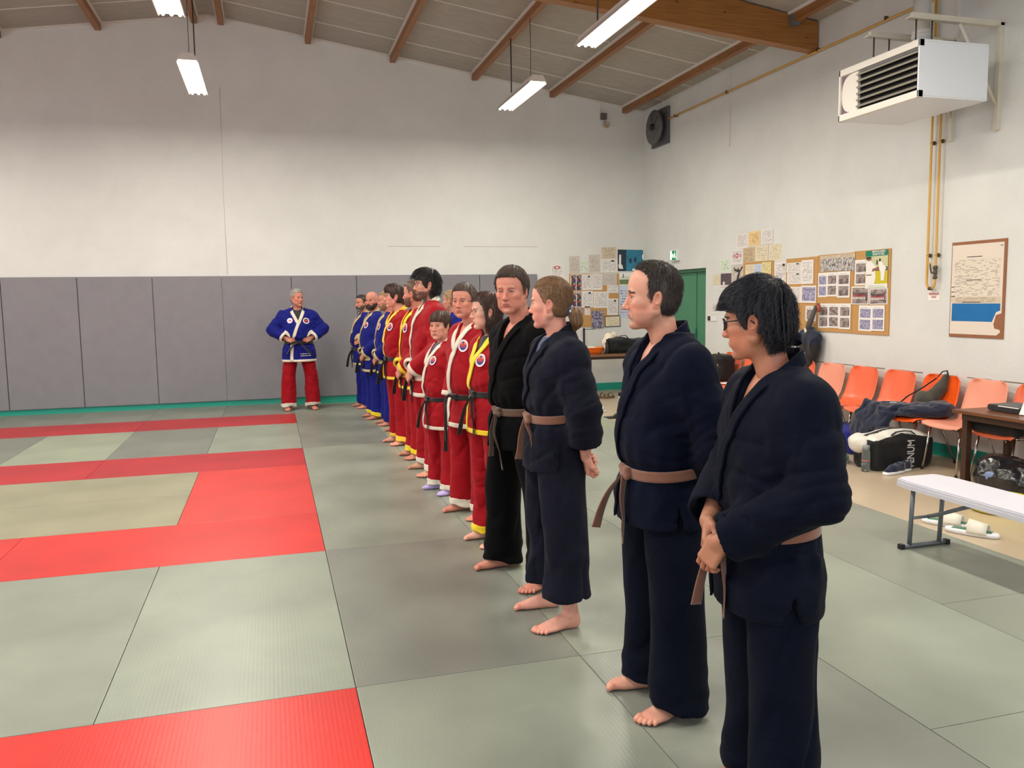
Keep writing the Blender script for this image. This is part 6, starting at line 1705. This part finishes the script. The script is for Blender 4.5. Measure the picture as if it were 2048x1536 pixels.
    for sd, y in (('L', 1), ('R', -1)):
        sh, el, wr, fd, pn, cu = arms[sd]
        # hand frame: x = fingers, z = back of the hand; thumb on the side towards the body front
        x = nrm(fd); z = -nrm(pn); z = nrm(z-(z @ x)*x); yv = np.cross(z, x)
        m = g('thumb'+sd, 1 if sd == 'L' else -1)
        m = m*(-1 if g('pose', 'front') in ('back',) else 1)
        hsdf = hand_sdf(cu, .02, .6, -m if g('pose', 'front') != 'belt' else -m)
        hsdf.ops[0] = S().rc(tuple((np.array(wr-nrm(wr-el)*.16)-wr) @ np.array([x, yv, z]).T), (0, 0, 0), .040, .026).ops[0]
        V, F = hsdf.mesh(.0026*q if q <= 1 else .0032*q); Cc = np.tile(sk*g('handtone', .97), (len(V), 1)); Cc = Cc*(1+.14*(fbm(V*70, 4, 2)-.5)[:, None]); Cc = mixc(Cc, sk*np.array([1.0, .66, .62]), .45*sstep(V[:, 0], .06, .12))
        parts.append(((V*.98) @ np.array([x, yv, z])+wr, F, Cc))
    sock = g('sock')
    sockp = []
    for y in (1, -1):
        s = foot_sdf(y, sock is None); V, F = s.mesh(.0032*q if q <= 1 else .004*q); V = relax(V, F, 1, .3)
        Cc = np.tile(sk*1.0, (len(V), 1)); Cc = mixc(Cc, sk*np.array([1.02, .70, .66]), .5*sstep(V[:, 0], .09, .16)); Cc = Cc*(1+.12*(fbm(V*50, 8, 2)-.5)[:, None])
        if sock is None:
            for (ty_, x1) in ((-.0270, .176), (-.0062, .177), (.0110, .168), (.0260, .155), (.0390, .138)):
                d = (((V-np.array([x1-.004, y*ty_, .020]))/np.array([.0065, .006 if x1 < .175 or ty_ > -.02 else .009, .008]))**2).sum(1); Cc = mixc(Cc, np.clip(sk*np.array([1.15, 1.1, 1.1]), 0, 1), .8*(d < 1))
        R = np.array(Matrix.Rotation(y*splay, 3, 'Z')); Vb = V @ R.T + np.array([.004+fsx*y, y*stn, 0.0015])
        (parts if sock is None else sockp).append((Vb, F, Cc))
    bo_ = to_mesh('body', [(p[0]*sc_, p[1], p[2]) for p in parts], m_skin, root)
    if sockp: to_mesh('socks', [(p[0]*sc_, p[1]) for p in sockp], sock, root)
    # eyes
    gz = nrm((1, g('gaze', 0), -.03)); ep = []
    for y in (-1, 1):
        v, f, c_ = eyeball((.0725, y*.0318, -.0008), .0122, gz, np.array(lin(g('iris', (70, 48, 34))))); ep.append((to_b(v)*sc_, f, c_))
    to_mesh('eyes', ep, m_eye, root)
    # ---------------------------------------------------------------- hair
    if hair is not None:
        V, F = hair.mesh(.0032*q); V = relax(V, F, 1, .3); hcol = sp['hairc']
        Cc = np.tile(hcol, (len(V), 1))*(1+.5*(fbm(V*np.array([60, 60, 25]), 9, 2)-.5)[:, None])
        if g('grey'): Cc = mixc(Cc, np.array(lin(g('grey'))), .55*sstep(-V[:, 2], -.045, .01)*sstep(V[:, 0], -.09, -.02))
        hp = [(to_b(V)*sc_, F, np.clip(Cc, 0, 1))]
        ns = int(g('nstr', 0))
        if ns:
            rg = np.random.default_rng(seed); cen = V; d = hk(cen); cand = cen[(hair.ev(cen) < .004)]
            rt = cand[rg.integers(0, len(cand), ns)]
            df = g('flow', lambda P: (P-crown)*np.array([1, 1, .6])+np.array([.0, 0, -.03]))
            rt = rt-.002*hair.grad(rt, .003)
            v, f, c_ = strands(hair, rt, df, g('slen', .045), g('sseg', 6), g('srad', .0009), g('slift', .005), g('sjit', .25)*.08, seed, hcol, g('scolv', .35), g('droop', 0), keepf=lambda Q: ((hk(Q) < g('ftol', .012)) | (Q[:, 2] > .062)) & (g('over_ear', False) | ((((Q-np.array([-.013, 0, -.013]))[:, [0, 2]]/np.array([.020, .031]))**2).sum(1) > 1) | (np.abs(Q[:, 1]) < .062)))
            if g('grey'):
                c_ = mixc(c_, np.array(lin(g('grey'))), .6*sstep(-v[:, 2], -.045, .01)*sstep(v[:, 0], -.09, -.02))
            hp.append((to_b(v)*sc_, f, c_))
        if g('extra_hair'):
            for e_ in g('extra_hair')(sp): hp.append((to_b(e_[0])*sc_, e_[1], e_[2]))
        to_mesh('hair', hp, m_hair, root)
    if g('beard'):
        bd = head_sdf(sp); base = bd.ev; t = g('beard_t', .006)
        s = S(); s._add(lambda P: base(P)-t-.004*(fbm(P*90, 31, 2)-.5), (-.03, -.09, -.16), (.12, .09, .03), 'u', 0)
        s.cut(lambda P: np.maximum(np.maximum(-P[..., 0]-.0+.10*np.clip(-P[..., 2]-.06, 0, 1), P[..., 2]+.040-.25*np.clip(.05-P[..., 0], 0, .2)), -.135-P[..., 2]), .004)
        s.ell((.105, 0, -.0695), (.022, .018, .0065), 's', .003); s.ell((.10, 0, -.035), (.03, .035, .0175), 's', .004)
        for y in (-1, 1): s.ell((.085, y*.040, -.042), (.035, .022, .020), 's', .008)
        V, F = s.mesh(.0030*q); bc = np.array(lin(g('beard'))); Cc = np.tile(bc, (len(V), 1))*(1+.5*(fbm(V*150, 9, 2)-.5)[:, None])
        if g('beard2') is not None: Cc = mixc(Cc, np.array(lin(g('beard2'))), sstep(-V[:, 2], .085, .105))
        to_mesh('beard', [(to_b(V)*sc_, F, np.clip(Cc, 0, 1))], m_hair, root)
    if g('glasses'):
        gm = M(*g('glasses')); mb = MB()
        def HB(pts): return [tuple(v_*sc_) for v_ in to_b(np.array(pts, float))]
        for y in (-1, 1):
            ringp = [(.0985-.010*abs(math.cos(a))*(1 if math.cos(a)*y > 0 else .1), y*.0335+.0235*math.copysign(abs(math.cos(a))**.8, math.cos(a)), -.004+.0175*math.copysign(abs(math.sin(a))**.8, math.sin(a))) for a in [i*PI/12 for i in range(25)]]
            mb.tube(HB(ringp), g('gt', .0013), 6)
            mb.tube(HB([(.089, y*.057, .004), (.05, y*.074, .004), (.0, y*.083, .004), (-.02, y*.082, -.012)]), g('gt', .0013), 6)
        mb.tube(HB([(.099, -.010, .002), (.103, 0, .005), (.099, .010, .002)]), g('gt', .0013), 6)
        mb.build('glasses', gm, root)
    if g('shirt'):
        us = S().loft([(1.0, 0, 0, .105, .145), (1.28, -.002, 0, .117*w, .16*w), (1.38, -.010, 0, .105*w, .165), (1.44, -.020, 0, .082, .122), (1.47, -.024, 0, .066, .088)], cap=.01)
        us.ell((.02, 0, 1.49), (.075, .062, g('shirt_v', .055)), 's', .01); us.disp(folds((12, 12, 12), .003, 77))
        V, F = us.mesh(.007); to_mesh('undershirt', [(V*sc_, F)], g('shirt'), root)
    if g('more'): g('more')(root, sp, to_b, sc_, jac, arms)
    return root
G_NAVY = mat_fabric('gi_navy', (6, 12, 31), .85, 380, wr=.25, sheen=.02, spec=.08, wstr=.25)
G_NAVY2 = mat_fabric('gi_dark_navy', (4, 9, 26), .8, 380, wr=.25, sheen=.02, spec=.08, wstr=.25)
G_BLACK = mat_fabric('gi_black', (3, 3, 5), .82, 380, wr=.25, sheen=.02, spec=.08, wstr=.25)
G_WASH = mat_fabric('gi_washed_black', (17, 19, 31), .9, 380, wr=.25, sheen=.03, spec=.1, wcol=(26, 27, 42), wstr=.3)
G_RED = mat_fabric('gi_red', (150, 0, 18), .72, 420, wr=.45, sheen=.05, spec=.18, var=.08, wstr=.15)
G_BLUE = mat_fabric('gi_blue', (8, 18, 112), .72, 420, wr=.45, sheen=.05, spec=.18, var=.1, wstr=.2)
T_WHITE = mat_fabric('trim_white', (214, 206, 190), .6, 420, wr=.3); T_YEL = mat_fabric('trim_yellow', (235, 205, 20), .6, 420, wr=.3); T_YEL2 = mat_fabric('trim_orange_yellow', (250, 196, 50), .6, 420, wr=.3); T_TAN = mat_fabric('trim_tan', (198, 180, 130), .6, 420, wr=.3)
B_BROWN = mat_fabric('belt_brown', (122, 82, 66), .8, 260, wr=.1, var=.1, wstr=.6); B_BLACK = mat_fabric('belt_black', (16, 16, 18), .7, 300, wr=.1); B_BWN2 = mat_fabric('belt_dark_brown', (92, 68, 56), .8, 260, wr=.1, var=.1, wstr=.6)
E_W = M('patch_white', (228, 214, 222), .6); E_B = M('patch_blue', (44, 50, 120), .6); E_O = M('patch_orange', (214, 110, 60), .6); E_R = M('patch_red', (190, 40, 50), .6); E_K = M('patch_dark', (50, 46, 50), .6)
EMB = [E_W, E_B, E_O, E_R]; EMB2 = [E_W, E_W, E_W, E_R]; EMB3 = [E_W, E_K, E_K, E_R]
SOCK = mat_fabric('lilac_sock', (190, 170, 226), .9, 500, wr=.2); SH_BL = mat_fabric('shirt_blue', (44, 62, 100), .85, 400); SH_DK = mat_fabric('shirt_dark', (44, 46, 48), .85, 400)
def HC(r, g_, b_): return np.array(lin((r, g_, b_)))
PEOPLE = {}
PEOPLE['L2'] = dict(H=1.725, X=1.165, Y=-.49, yaw=0, tone='fair', w=1.0, belly=.012, jacket=G_NAVY, trousers=G_NAVY2, beltm=B_BROWN, pose='back', stance=.125, hc=(.052, 0, 0), seed=11, hyaw=-18, hair='receding', hair_t=.010, hairc=HC(50, 40, 36), grey=(84, 80, 80), nstr=7000, slen=.022, sseg=4, srad=.0007, slift=.007, sjit=.9, crown=(-.05, 0, .13), nose=1.15, chin=.002, q=1, sleeve=1.12, hem=.755, zb=.962, age=1, eye=.0044, brow=1.0, stubble=.28, browr=.003, tails=[[(.028, .010, -.02), (.045, .025, -.10), (.040, .030, -.20), (.044, .032, -.28)], [(.028, -.012, -.02), (.070, -.03, -.08), (.100, -.05, -.16), (.118, -.06, -.235)]],
    label='man with short dark receding hair in navy uniform and brown belt, second from the camera')
def ponytail(sp):
    s = S().chain([(-.098, 0, -.030), (-.128, 0, -.050), (-.140, 0, -.090), (-.128, 0, -.128)], [.018, .028, .027, .008], k=.02)
    s.disp(lambda P: -.004*(fbm(P*np.array([150, 150, 22]), 5, 2)-.5)*2, .02)
    V, F = s.mesh(.0028); Cc = np.tile(sp['hairc'], (len(V), 1))*(1+.7*(fbm(V*np.array([150, 150, 25]), 9, 2)-.5)[:, None])
    rg = np.random.default_rng(4); rt = V[rg.integers(0, len(V), 500)]
    return [(V, F, np.clip(Cc, 0, 1)), strands(s, rt, lambda P: np.tile(np.array([-.1, 0, -1.]), (len(P), 1)), .05, 6, .0008, .003, .01, 3, sp['hairc'], .4, .0)]
def hair_tie(root, sp, to_b, sc_, jac, arms):
    rg = np.random.default_rng(2); s = S()
    for k in range(14):
        a = 2*PI*k/14; s.ell((-.106+rg.uniform(-.004, .004), .019*math.cos(a), -.036+.021*math.sin(a)), (.010, .009, .009), k=.003)
    s.disp(folds((60, 60, 60), .004, 3)); V, F = s.mesh(.0022)
    o = to_mesh('hair_tie', [(to_b(V)*sc_, F)], [mat_fabric('hair_tie_blue', (44, 74, 130), .8, 400), mat_fabric('hair_tie_white', (220, 220, 200), .8, 400)], root, fmat=lambda c: (fbm(c*70, 3, 2) > .56).astype(int))
def headband(root, sp, to_b, sc_, jac, arms):
    a = np.linspace(-1.25, 1.25, 40); c = np.stack([-.012-.092*np.cos(a), .082*np.sin(a), -.070+.018*(1-np.cos(a))*.9], 1)
    t = np.gradient(c, axis=0); t /= np.linalg.norm(t, axis=1, keepdims=True); N = c-np.array([-.012, 0, -.07]); N[:, 2] = 0; N /= np.linalg.norm(N, axis=1, keepdims=True)
    W = np.tile([0, 0, 1.], (40, 1)); v, f = ribbon(c, W, N, .013, .004)
    b = np.linspace(0, 2*PI, 30); c2 = np.stack([-.112-.020*np.cos(b)-.004, -.018+.028*np.sin(b), -.070+.010*np.sin(b)], 1)
    N2 = np.stack([-np.cos(b), np.sin(b), 0*b], 1); v2, f2 = ribbon(c2, np.tile([0, 0, 1.], (30, 1)), N2, .013, .003)
    to_mesh('headband', [(to_b(v)*sc_, f), (to_b(v2)*sc_, f2)], G_NAVY2, root)
def cuff_hand_belts(root, sp, to_b, sc_, jac, arms): pass
D_ = PEOPLE
GLB = ('glasses_black', (24, 24, 28), .3); GLM = ('glasses_metal', (120, 104, 84), .3, 0, 3, 0, 60, 1.0)
LINE = 'in the row'
D_['L1'] = dict(zb=0.965, H=1.645, X=1.19, Y=-1.18, yaw=-6, tone='asian', w=1.0, belly=.006, jacket=G_NAVY2, trousers=G_NAVY2, beltm=B_BROWN, pose='front', stance=.10, seed=21, hyaw=-40, hc=(.062, -.01, 0), hpitch=6, hair='layered', hair_t=.016, hairc=HC(20, 21, 32), hair_rough=.010, nstr=8000, slen=.060, sseg=8, srad=.0009, slift=.006, sjit=.35, droop=.06, crown=(-.090, .0, .085), nose=1.0, hem=0.69, zv=1.26, glasses=GLB, gt=.0024, more=headband, over_ear=False, sleeve=1.12, handtone=.9, cuff_back=.03, vopen=.085, brow=.9, browc=HC(20, 18, 20), splay=5,
    arm={'L': ((-.02, .262, 1.11), (.215, .07, .93), (.30, -.40, -.87), (-.8, -.5, -.1), (.4, .5, .4)), 'R': ((-.01, -.285, 1.12), (.19, -.08, .96), (.3, .55, -.78), (-.9, .3, 0), (.3, .4, .3))},
    label='young man with thick black hair, glasses and brown belt, nearest the camera')
D_['L3'] = dict(neck=.88, zb=1.065, H=1.70, X=1.05, Y=.46, yaw=0, tone='pink', w=.94, bust=.014, jacket=G_WASH, trousers=G_WASH, beltm=B_BROWN, pose='back', stance=.155, seed=31, hyaw=-30, hair='tied', hair_t=.008, hairc=HC(128, 96, 66), nstr=5200, slen=.06, sseg=7, srad=.0007, slift=.004, sjit=.25, scolv=.45, nose=1.0, face_w=.96, jaw=.9, hem=0.8, pant_z=.17, tleg=1.05, brow=.35, scalp=.6, shirt=SH_BL, shirt_v=.03, extra_hair=ponytail, more=hair_tie, zv=1.25, splay=8, sleeve=1.18, cuff_back=.075,
    flow=lambda P: np.stack([-np.ones(len(P)), -P[:, 1]*2.0, -.25-(P[:, 2]-.0)*3.0*(P[:, 0] < -.03)], 1),
    arm={'L': ((-.06, .255, 1.11), (-.095, .185, .875), (-.22, -.32, -.92), (-1, .1, .1), (.75, 1.2, .9)), 'R': ((-.085, -.25, 1.11), (-.135, .03, .885), (-.05, .75, -.6), (-1, .1, 0), (.9, 1.2, .9))},
    tails=[[(.030, .012, -.02), (.010, .045, -.10), (.012, .050, -.20), (.018, .052, -.27)], [(.030, -.010, -.02), (.055, .010, -.09), (.060, .005, -.16), (.068, .0, -.215)]],
    label='woman with light brown ponytail and blue hair tie in faded black uniform')
D_['L4'] = dict(hc=(0.055, 0, 0), age=1, zb=0.975, H=1.775, X=1.075, Y=1.12, yaw=17, tone='ruddy', w=.98, belly=.012, jacket=G_BLACK, trousers=G_BLACK, beltm=B_BWN2, pose='back', stance=.22, seed=41, hyaw=36, hpitch=3, hair='short', hair_t=.014, hairc=HC(78, 62, 52), grey=(110, 98, 88), nstr=4200, slen=.035, sseg=5, srad=.0009, slift=.006, nose=1.1, face_w=1.02, hem=0.76, zv=1.235, vopen=.085, brow=.6, smile=.0035, iris=(90, 100, 110), browc=HC(110, 80, 62),
    tails=[[(.028, .010, -.02), (.055, .02, -.12), (.030, .03, -.22), (.010, .03, -.33)], [(.028, -.012, -.02), (.045, -.02, -.10), (.040, -.03, -.2), (.045, -.03, -.26)]],
    label='smiling man with short brown hair in black uniform looking at the camera')
D_['L5'] = dict(neck=.88, hc=(0.045, 0, 0), age=1, zb=1.07, H=1.645, X=1.1, Y=1.85, yaw=14, tone='pale', w=.93, belly=.016, bust=.014, jacket=G_RED, trim=T_YEL, trousers=G_RED, ptrim=T_YEL, beltm=B_BLACK, pose='back', stance=.11, seed=51, q=1.15, hyaw=-12, hair='bob', hair_t=.010, hairc=HC(74, 50, 42), nstr=3600, slen=.07, sseg=7, srad=.0010, slift=.004, droop=.15, nose=1.05, face_w=.94, jaw=.88, hem=0.79, glasses=GLM, gt=.0010, shirt=SH_DK, shirt_v=.03, emblem=EMB, brow=.4, over_ear=False, lipc=(.85, .48, .5), zv=1.25,
    label='woman with brown bob and thin glasses in red uniform with yellow trim')
D_['L6'] = dict(hc=(0.06, 0, 0), age=1, zb=0.925, tails=[[(.03, .0, 0), (.09, .03, .012), (.135, .05, -.01), (.150, .06, -.10), (.148, .065, -.32)], [(.03, .0, -.01), (.08, .01, .0), (.115, .03, -.04), (.125, .04, -.14), (.135, .045, -.40)]], H=1.715, X=1.14, Y=2.60, yaw=21, tone='ruddy', w=1.0, belly=.010, jacket=G_RED, trim=T_WHITE, trousers=G_RED, ptrim=T_WHITE, beltm=B_BLACK, pose='side', stance=.15, seed=61, q=1.2, hyaw=30, hair='short', hair_t=.014, hairc=HC(84, 70, 62), grey=(120, 112, 106), nstr=2600, slen=.03, sseg=4, srad=.0010, nose=1.05, hem=0.69, emblem=EMB, brow=.8, smile=.004, handtone=.95,
    arm={'L': ((-.01, .30, 1.10), (.10, .30, .86), (.12, -.05, -1), (.1, -1, 0), (.3, .4, .3))},
    label='grey-brown haired man in red uniform with white trim looking sideways at the camera')
D_['L7'] = dict(neck=.88, age=1, zb=0.935, H=1.50, X=1.08, Y=3.40, yaw=14, tone='fair', w=1.04, belly=.02, bust=.012, jacket=G_RED, trim=T_WHITE, trousers=G_RED, ptrim=T_WHITE, beltm=B_BLACK, pose='back', stance=.15, seed=71, q=1.3, hs=1.08, hscale=1.08, hyaw=33, hair='fringe', hair_t=.012, hairc=HC(82, 58, 46), nstr=2400, slen=.05, sseg=5, srad=.0011, nose=1.0, jaw=.95, hem=0.64, emblem=EMB, brow=.5, sock=SOCK, shirt=SH_BL, shirt_v=.03,
    label='short woman with brown fringe and lilac socks in red uniform')
D_['L8'] = dict(zb=0.92, H=1.885, X=1.13, Y=4.22, yaw=2, tone='fair', w=.98, belly=.006, jacket=G_RED, trim=T_WHITE, trousers=G_RED, ptrim=T_WHITE, beltm=B_BLACK, pose='front', stance=.17, seed=81, q=1.4, hyaw=2, hair='mop', hair_t=.018, hairc=HC(26, 22, 24), nstr=2400, slen=.075, sseg=6, srad=.0014, slift=.010, droop=.25, nose=1.15, glasses=GLB, gt=.0014, stubble=.85, beardc=HC(50, 42, 42), hem=0.68,
    label='tall man with bushy black hair, beard and glasses in red uniform')
D_['L9'] = dict(hem=0.7, zb=0.93, H=1.80, X=1.14, Y=5.02, yaw=4, tone='ruddy', w=1.0, jacket=G_RED, trim=T_YEL, trousers=G_RED, ptrim=T_YEL, beltm=B_BLACK, pose='front', stance=.11, seed=91, q=1.5, hyaw=-36, hair='short', hair_t=.007, hairc=HC(88, 66, 52), nstr=900, slen=.014, sseg=3, srad=.0011, beard=(96, 70, 54), beard_t=.005, emblem=EMB,
    label='man with cropped brown hair turned away, red uniform with yellow collar')
D_['L10'] = dict(hem=0.72, zb=0.96, H=1.72, X=1.86, Y=6.6, yaw=0, tone='fair', w=1.0, jacket=G_BLUE, trim=T_YEL, trousers=G_BLUE, ptrim=T_YEL, beltm=B_BLACK, pose='back', stance=.12, seed=101, q=1.6, hyaw=-35, hair='short', hair_t=.009, hairc=HC(150, 122, 84), nstr=700, slen=.02, sseg=3, srad=.0013,
    label='fair-haired person in blue uniform with yellow collar half hidden behind the red row')
D_['L11'] = dict(hc=(0.05, 0, 0), zb=0.955, H=1.785, X=1.1, Y=5.92, yaw=10, tone='pink', w=1.0, belly=.012, jacket=G_RED, trim=T_YEL2, trousers=G_RED, ptrim=T_YEL2, beltm=B_BLACK, pose='back', stance=.12, seed=111, q=1.5, hyaw=-8, hair='mop', hair_t=.012, hairc=HC(62, 40, 34), nstr=1500, slen=.06, sseg=5, srad=.0014, nose=1.1, glasses=GLM, gt=.0012, emblem=EMB, nape=-.07, hem=0.727,
    label='man with wavy brown hair and thin glasses in red uniform with orange-yellow collar')
D_['L11b'] = dict(hem=0.72, zb=0.95, H=1.70, X=1.21, Y=6.72, yaw=4, tone='ruddy', w=.96, jacket=G_RED, trim=T_YEL2, trousers=G_RED, ptrim=T_YEL2, beltm=B_BLACK, pose='side', stance=.12, seed=121, q=1.7, hyaw=0, hair='short', hair_t=.010, hairc=HC(70, 50, 40), nstr=300, slen=.02, sseg=3, srad=.0013,
    label='person in red and yellow uniform almost hidden behind the man with wavy hair')
D_['L13'] = dict(hem=0.69, zb=0.94, H=1.73, X=1.18, Y=7.42, yaw=2, tone='ruddy', w=1.0, belly=.01, jacket=G_BLUE, trim=T_TAN, trousers=G_BLUE, beltm=B_BLACK, pose='front', stance=.12, seed=131, q=1.7, hyaw=4, hair='short', hair_t=.010, hairc=HC(150, 118, 84), nstr=300, slen=.02, sseg=3, srad=.0013, beard=(140, 104, 76), beard_t=.004, emblem=EMB,
    label='person in blue uniform with tan collar between the bald man and the red row')
D_['L12'] = dict(age=1, hem=0.66, zb=0.93, H=1.735, X=1.08, Y=8.1, yaw=8, tone='ruddy', w=1.04, belly=.03, jacket=G_BLUE, trim=T_TAN, trousers=G_BLUE, ptrim=T_YEL, beltm=B_BLACK, pose='front', stance=.13, seed=141, q=1.6, hyaw=42, hair='shaved', hair_t=.001, hairc=HC(170, 124, 100), nstr=0, scalp=.2, beard=(52, 34, 30), beard_t=.010, emblem=EMB, smile=.004, brow=.8, browc=HC(80, 50, 40),
    label='bald man with dark beard in blue uniform turning to the camera')
D_['L14'] = dict(age=1, hem=0.68, zb=0.93, H=1.70, X=1.07, Y=9.35, yaw=8, tone='ruddy', w=1.05, belly=.04, jacket=G_BLUE, trim=T_TAN, trousers=G_BLUE, beltm=B_BLACK, pose='belt', stance=.15, seed=151, q=1.7, hyaw=22, hair='short', hair_t=.010, hairc=HC(46, 38, 38), nstr=500, slen=.02, sseg=3, srad=.0013, beard=(70, 60, 58), beard2=(130, 122, 118), beard_t=.006,
    label='man with greying beard in blue uniform at the far end of the row')
def p0_extra(root, sp, to_b, sc_, jac, arms):
    P_ = jac.snap(np.array([[.17, .085, .80]]), 0, 5)[0][0]; rg = random.Random(4)
    for k in range(2):
        mb = MB(); y = P_[1]-.075
        while y < P_[1]+.07:
            L_ = rg.uniform(.004, .012); z = .825-.028*k
            mb.box(P_[0]+.008, P_[0]+.011, y, y+L_, z-rg.uniform(.002, .004), z+rg.uniform(.002, .008)); y += L_+rg.choice([.002, .002, .008])
        o = mb.build('name_embroidery', T_WHITE, root); o.data.transform(Matrix.Scale(sc_, 4))
D_['P0'] = dict(age=1, zb=0.996, H=1.80, X=.107, Y=9.44, rz=-PI/2, tone='ruddy', w=1.13, belly=.035, jacket=G_BLUE, trim=T_WHITE, trousers=G_RED, ptrim=T_WHITE, beltm=B_BLACK, pose='belt', stance=.175, seed=161, q=1.3, hyaw=34, hair='short', hair_t=.012, hairc=HC(160, 156, 152), nstr=1400, slen=.03, sseg=4, srad=.0013, emblem=EMB3, emblem2=EMB2, shirt=SH_DK, shirt_v=.04, hem=0.714, brow=.5, browc=HC(150, 140, 132), sleeve=1.1, splay=10, more=p0_extra, tleg=1.1,
    tails=[[(.02, .02, -.01), (.03, .06, -.06), (.02, .12, -.12), (.0, .165, -.20)], [(.02, -.02, -.01), (.035, -.07, -.03), (.02, -.13, -.10), (.0, -.18, -.17)]],
    label='grey-haired man in blue jacket and red trousers standing before the padded wall')
for k_ in SHOW if 'SHOW' in globals() else list(PEOPLE): person(PEOPLE[k_])
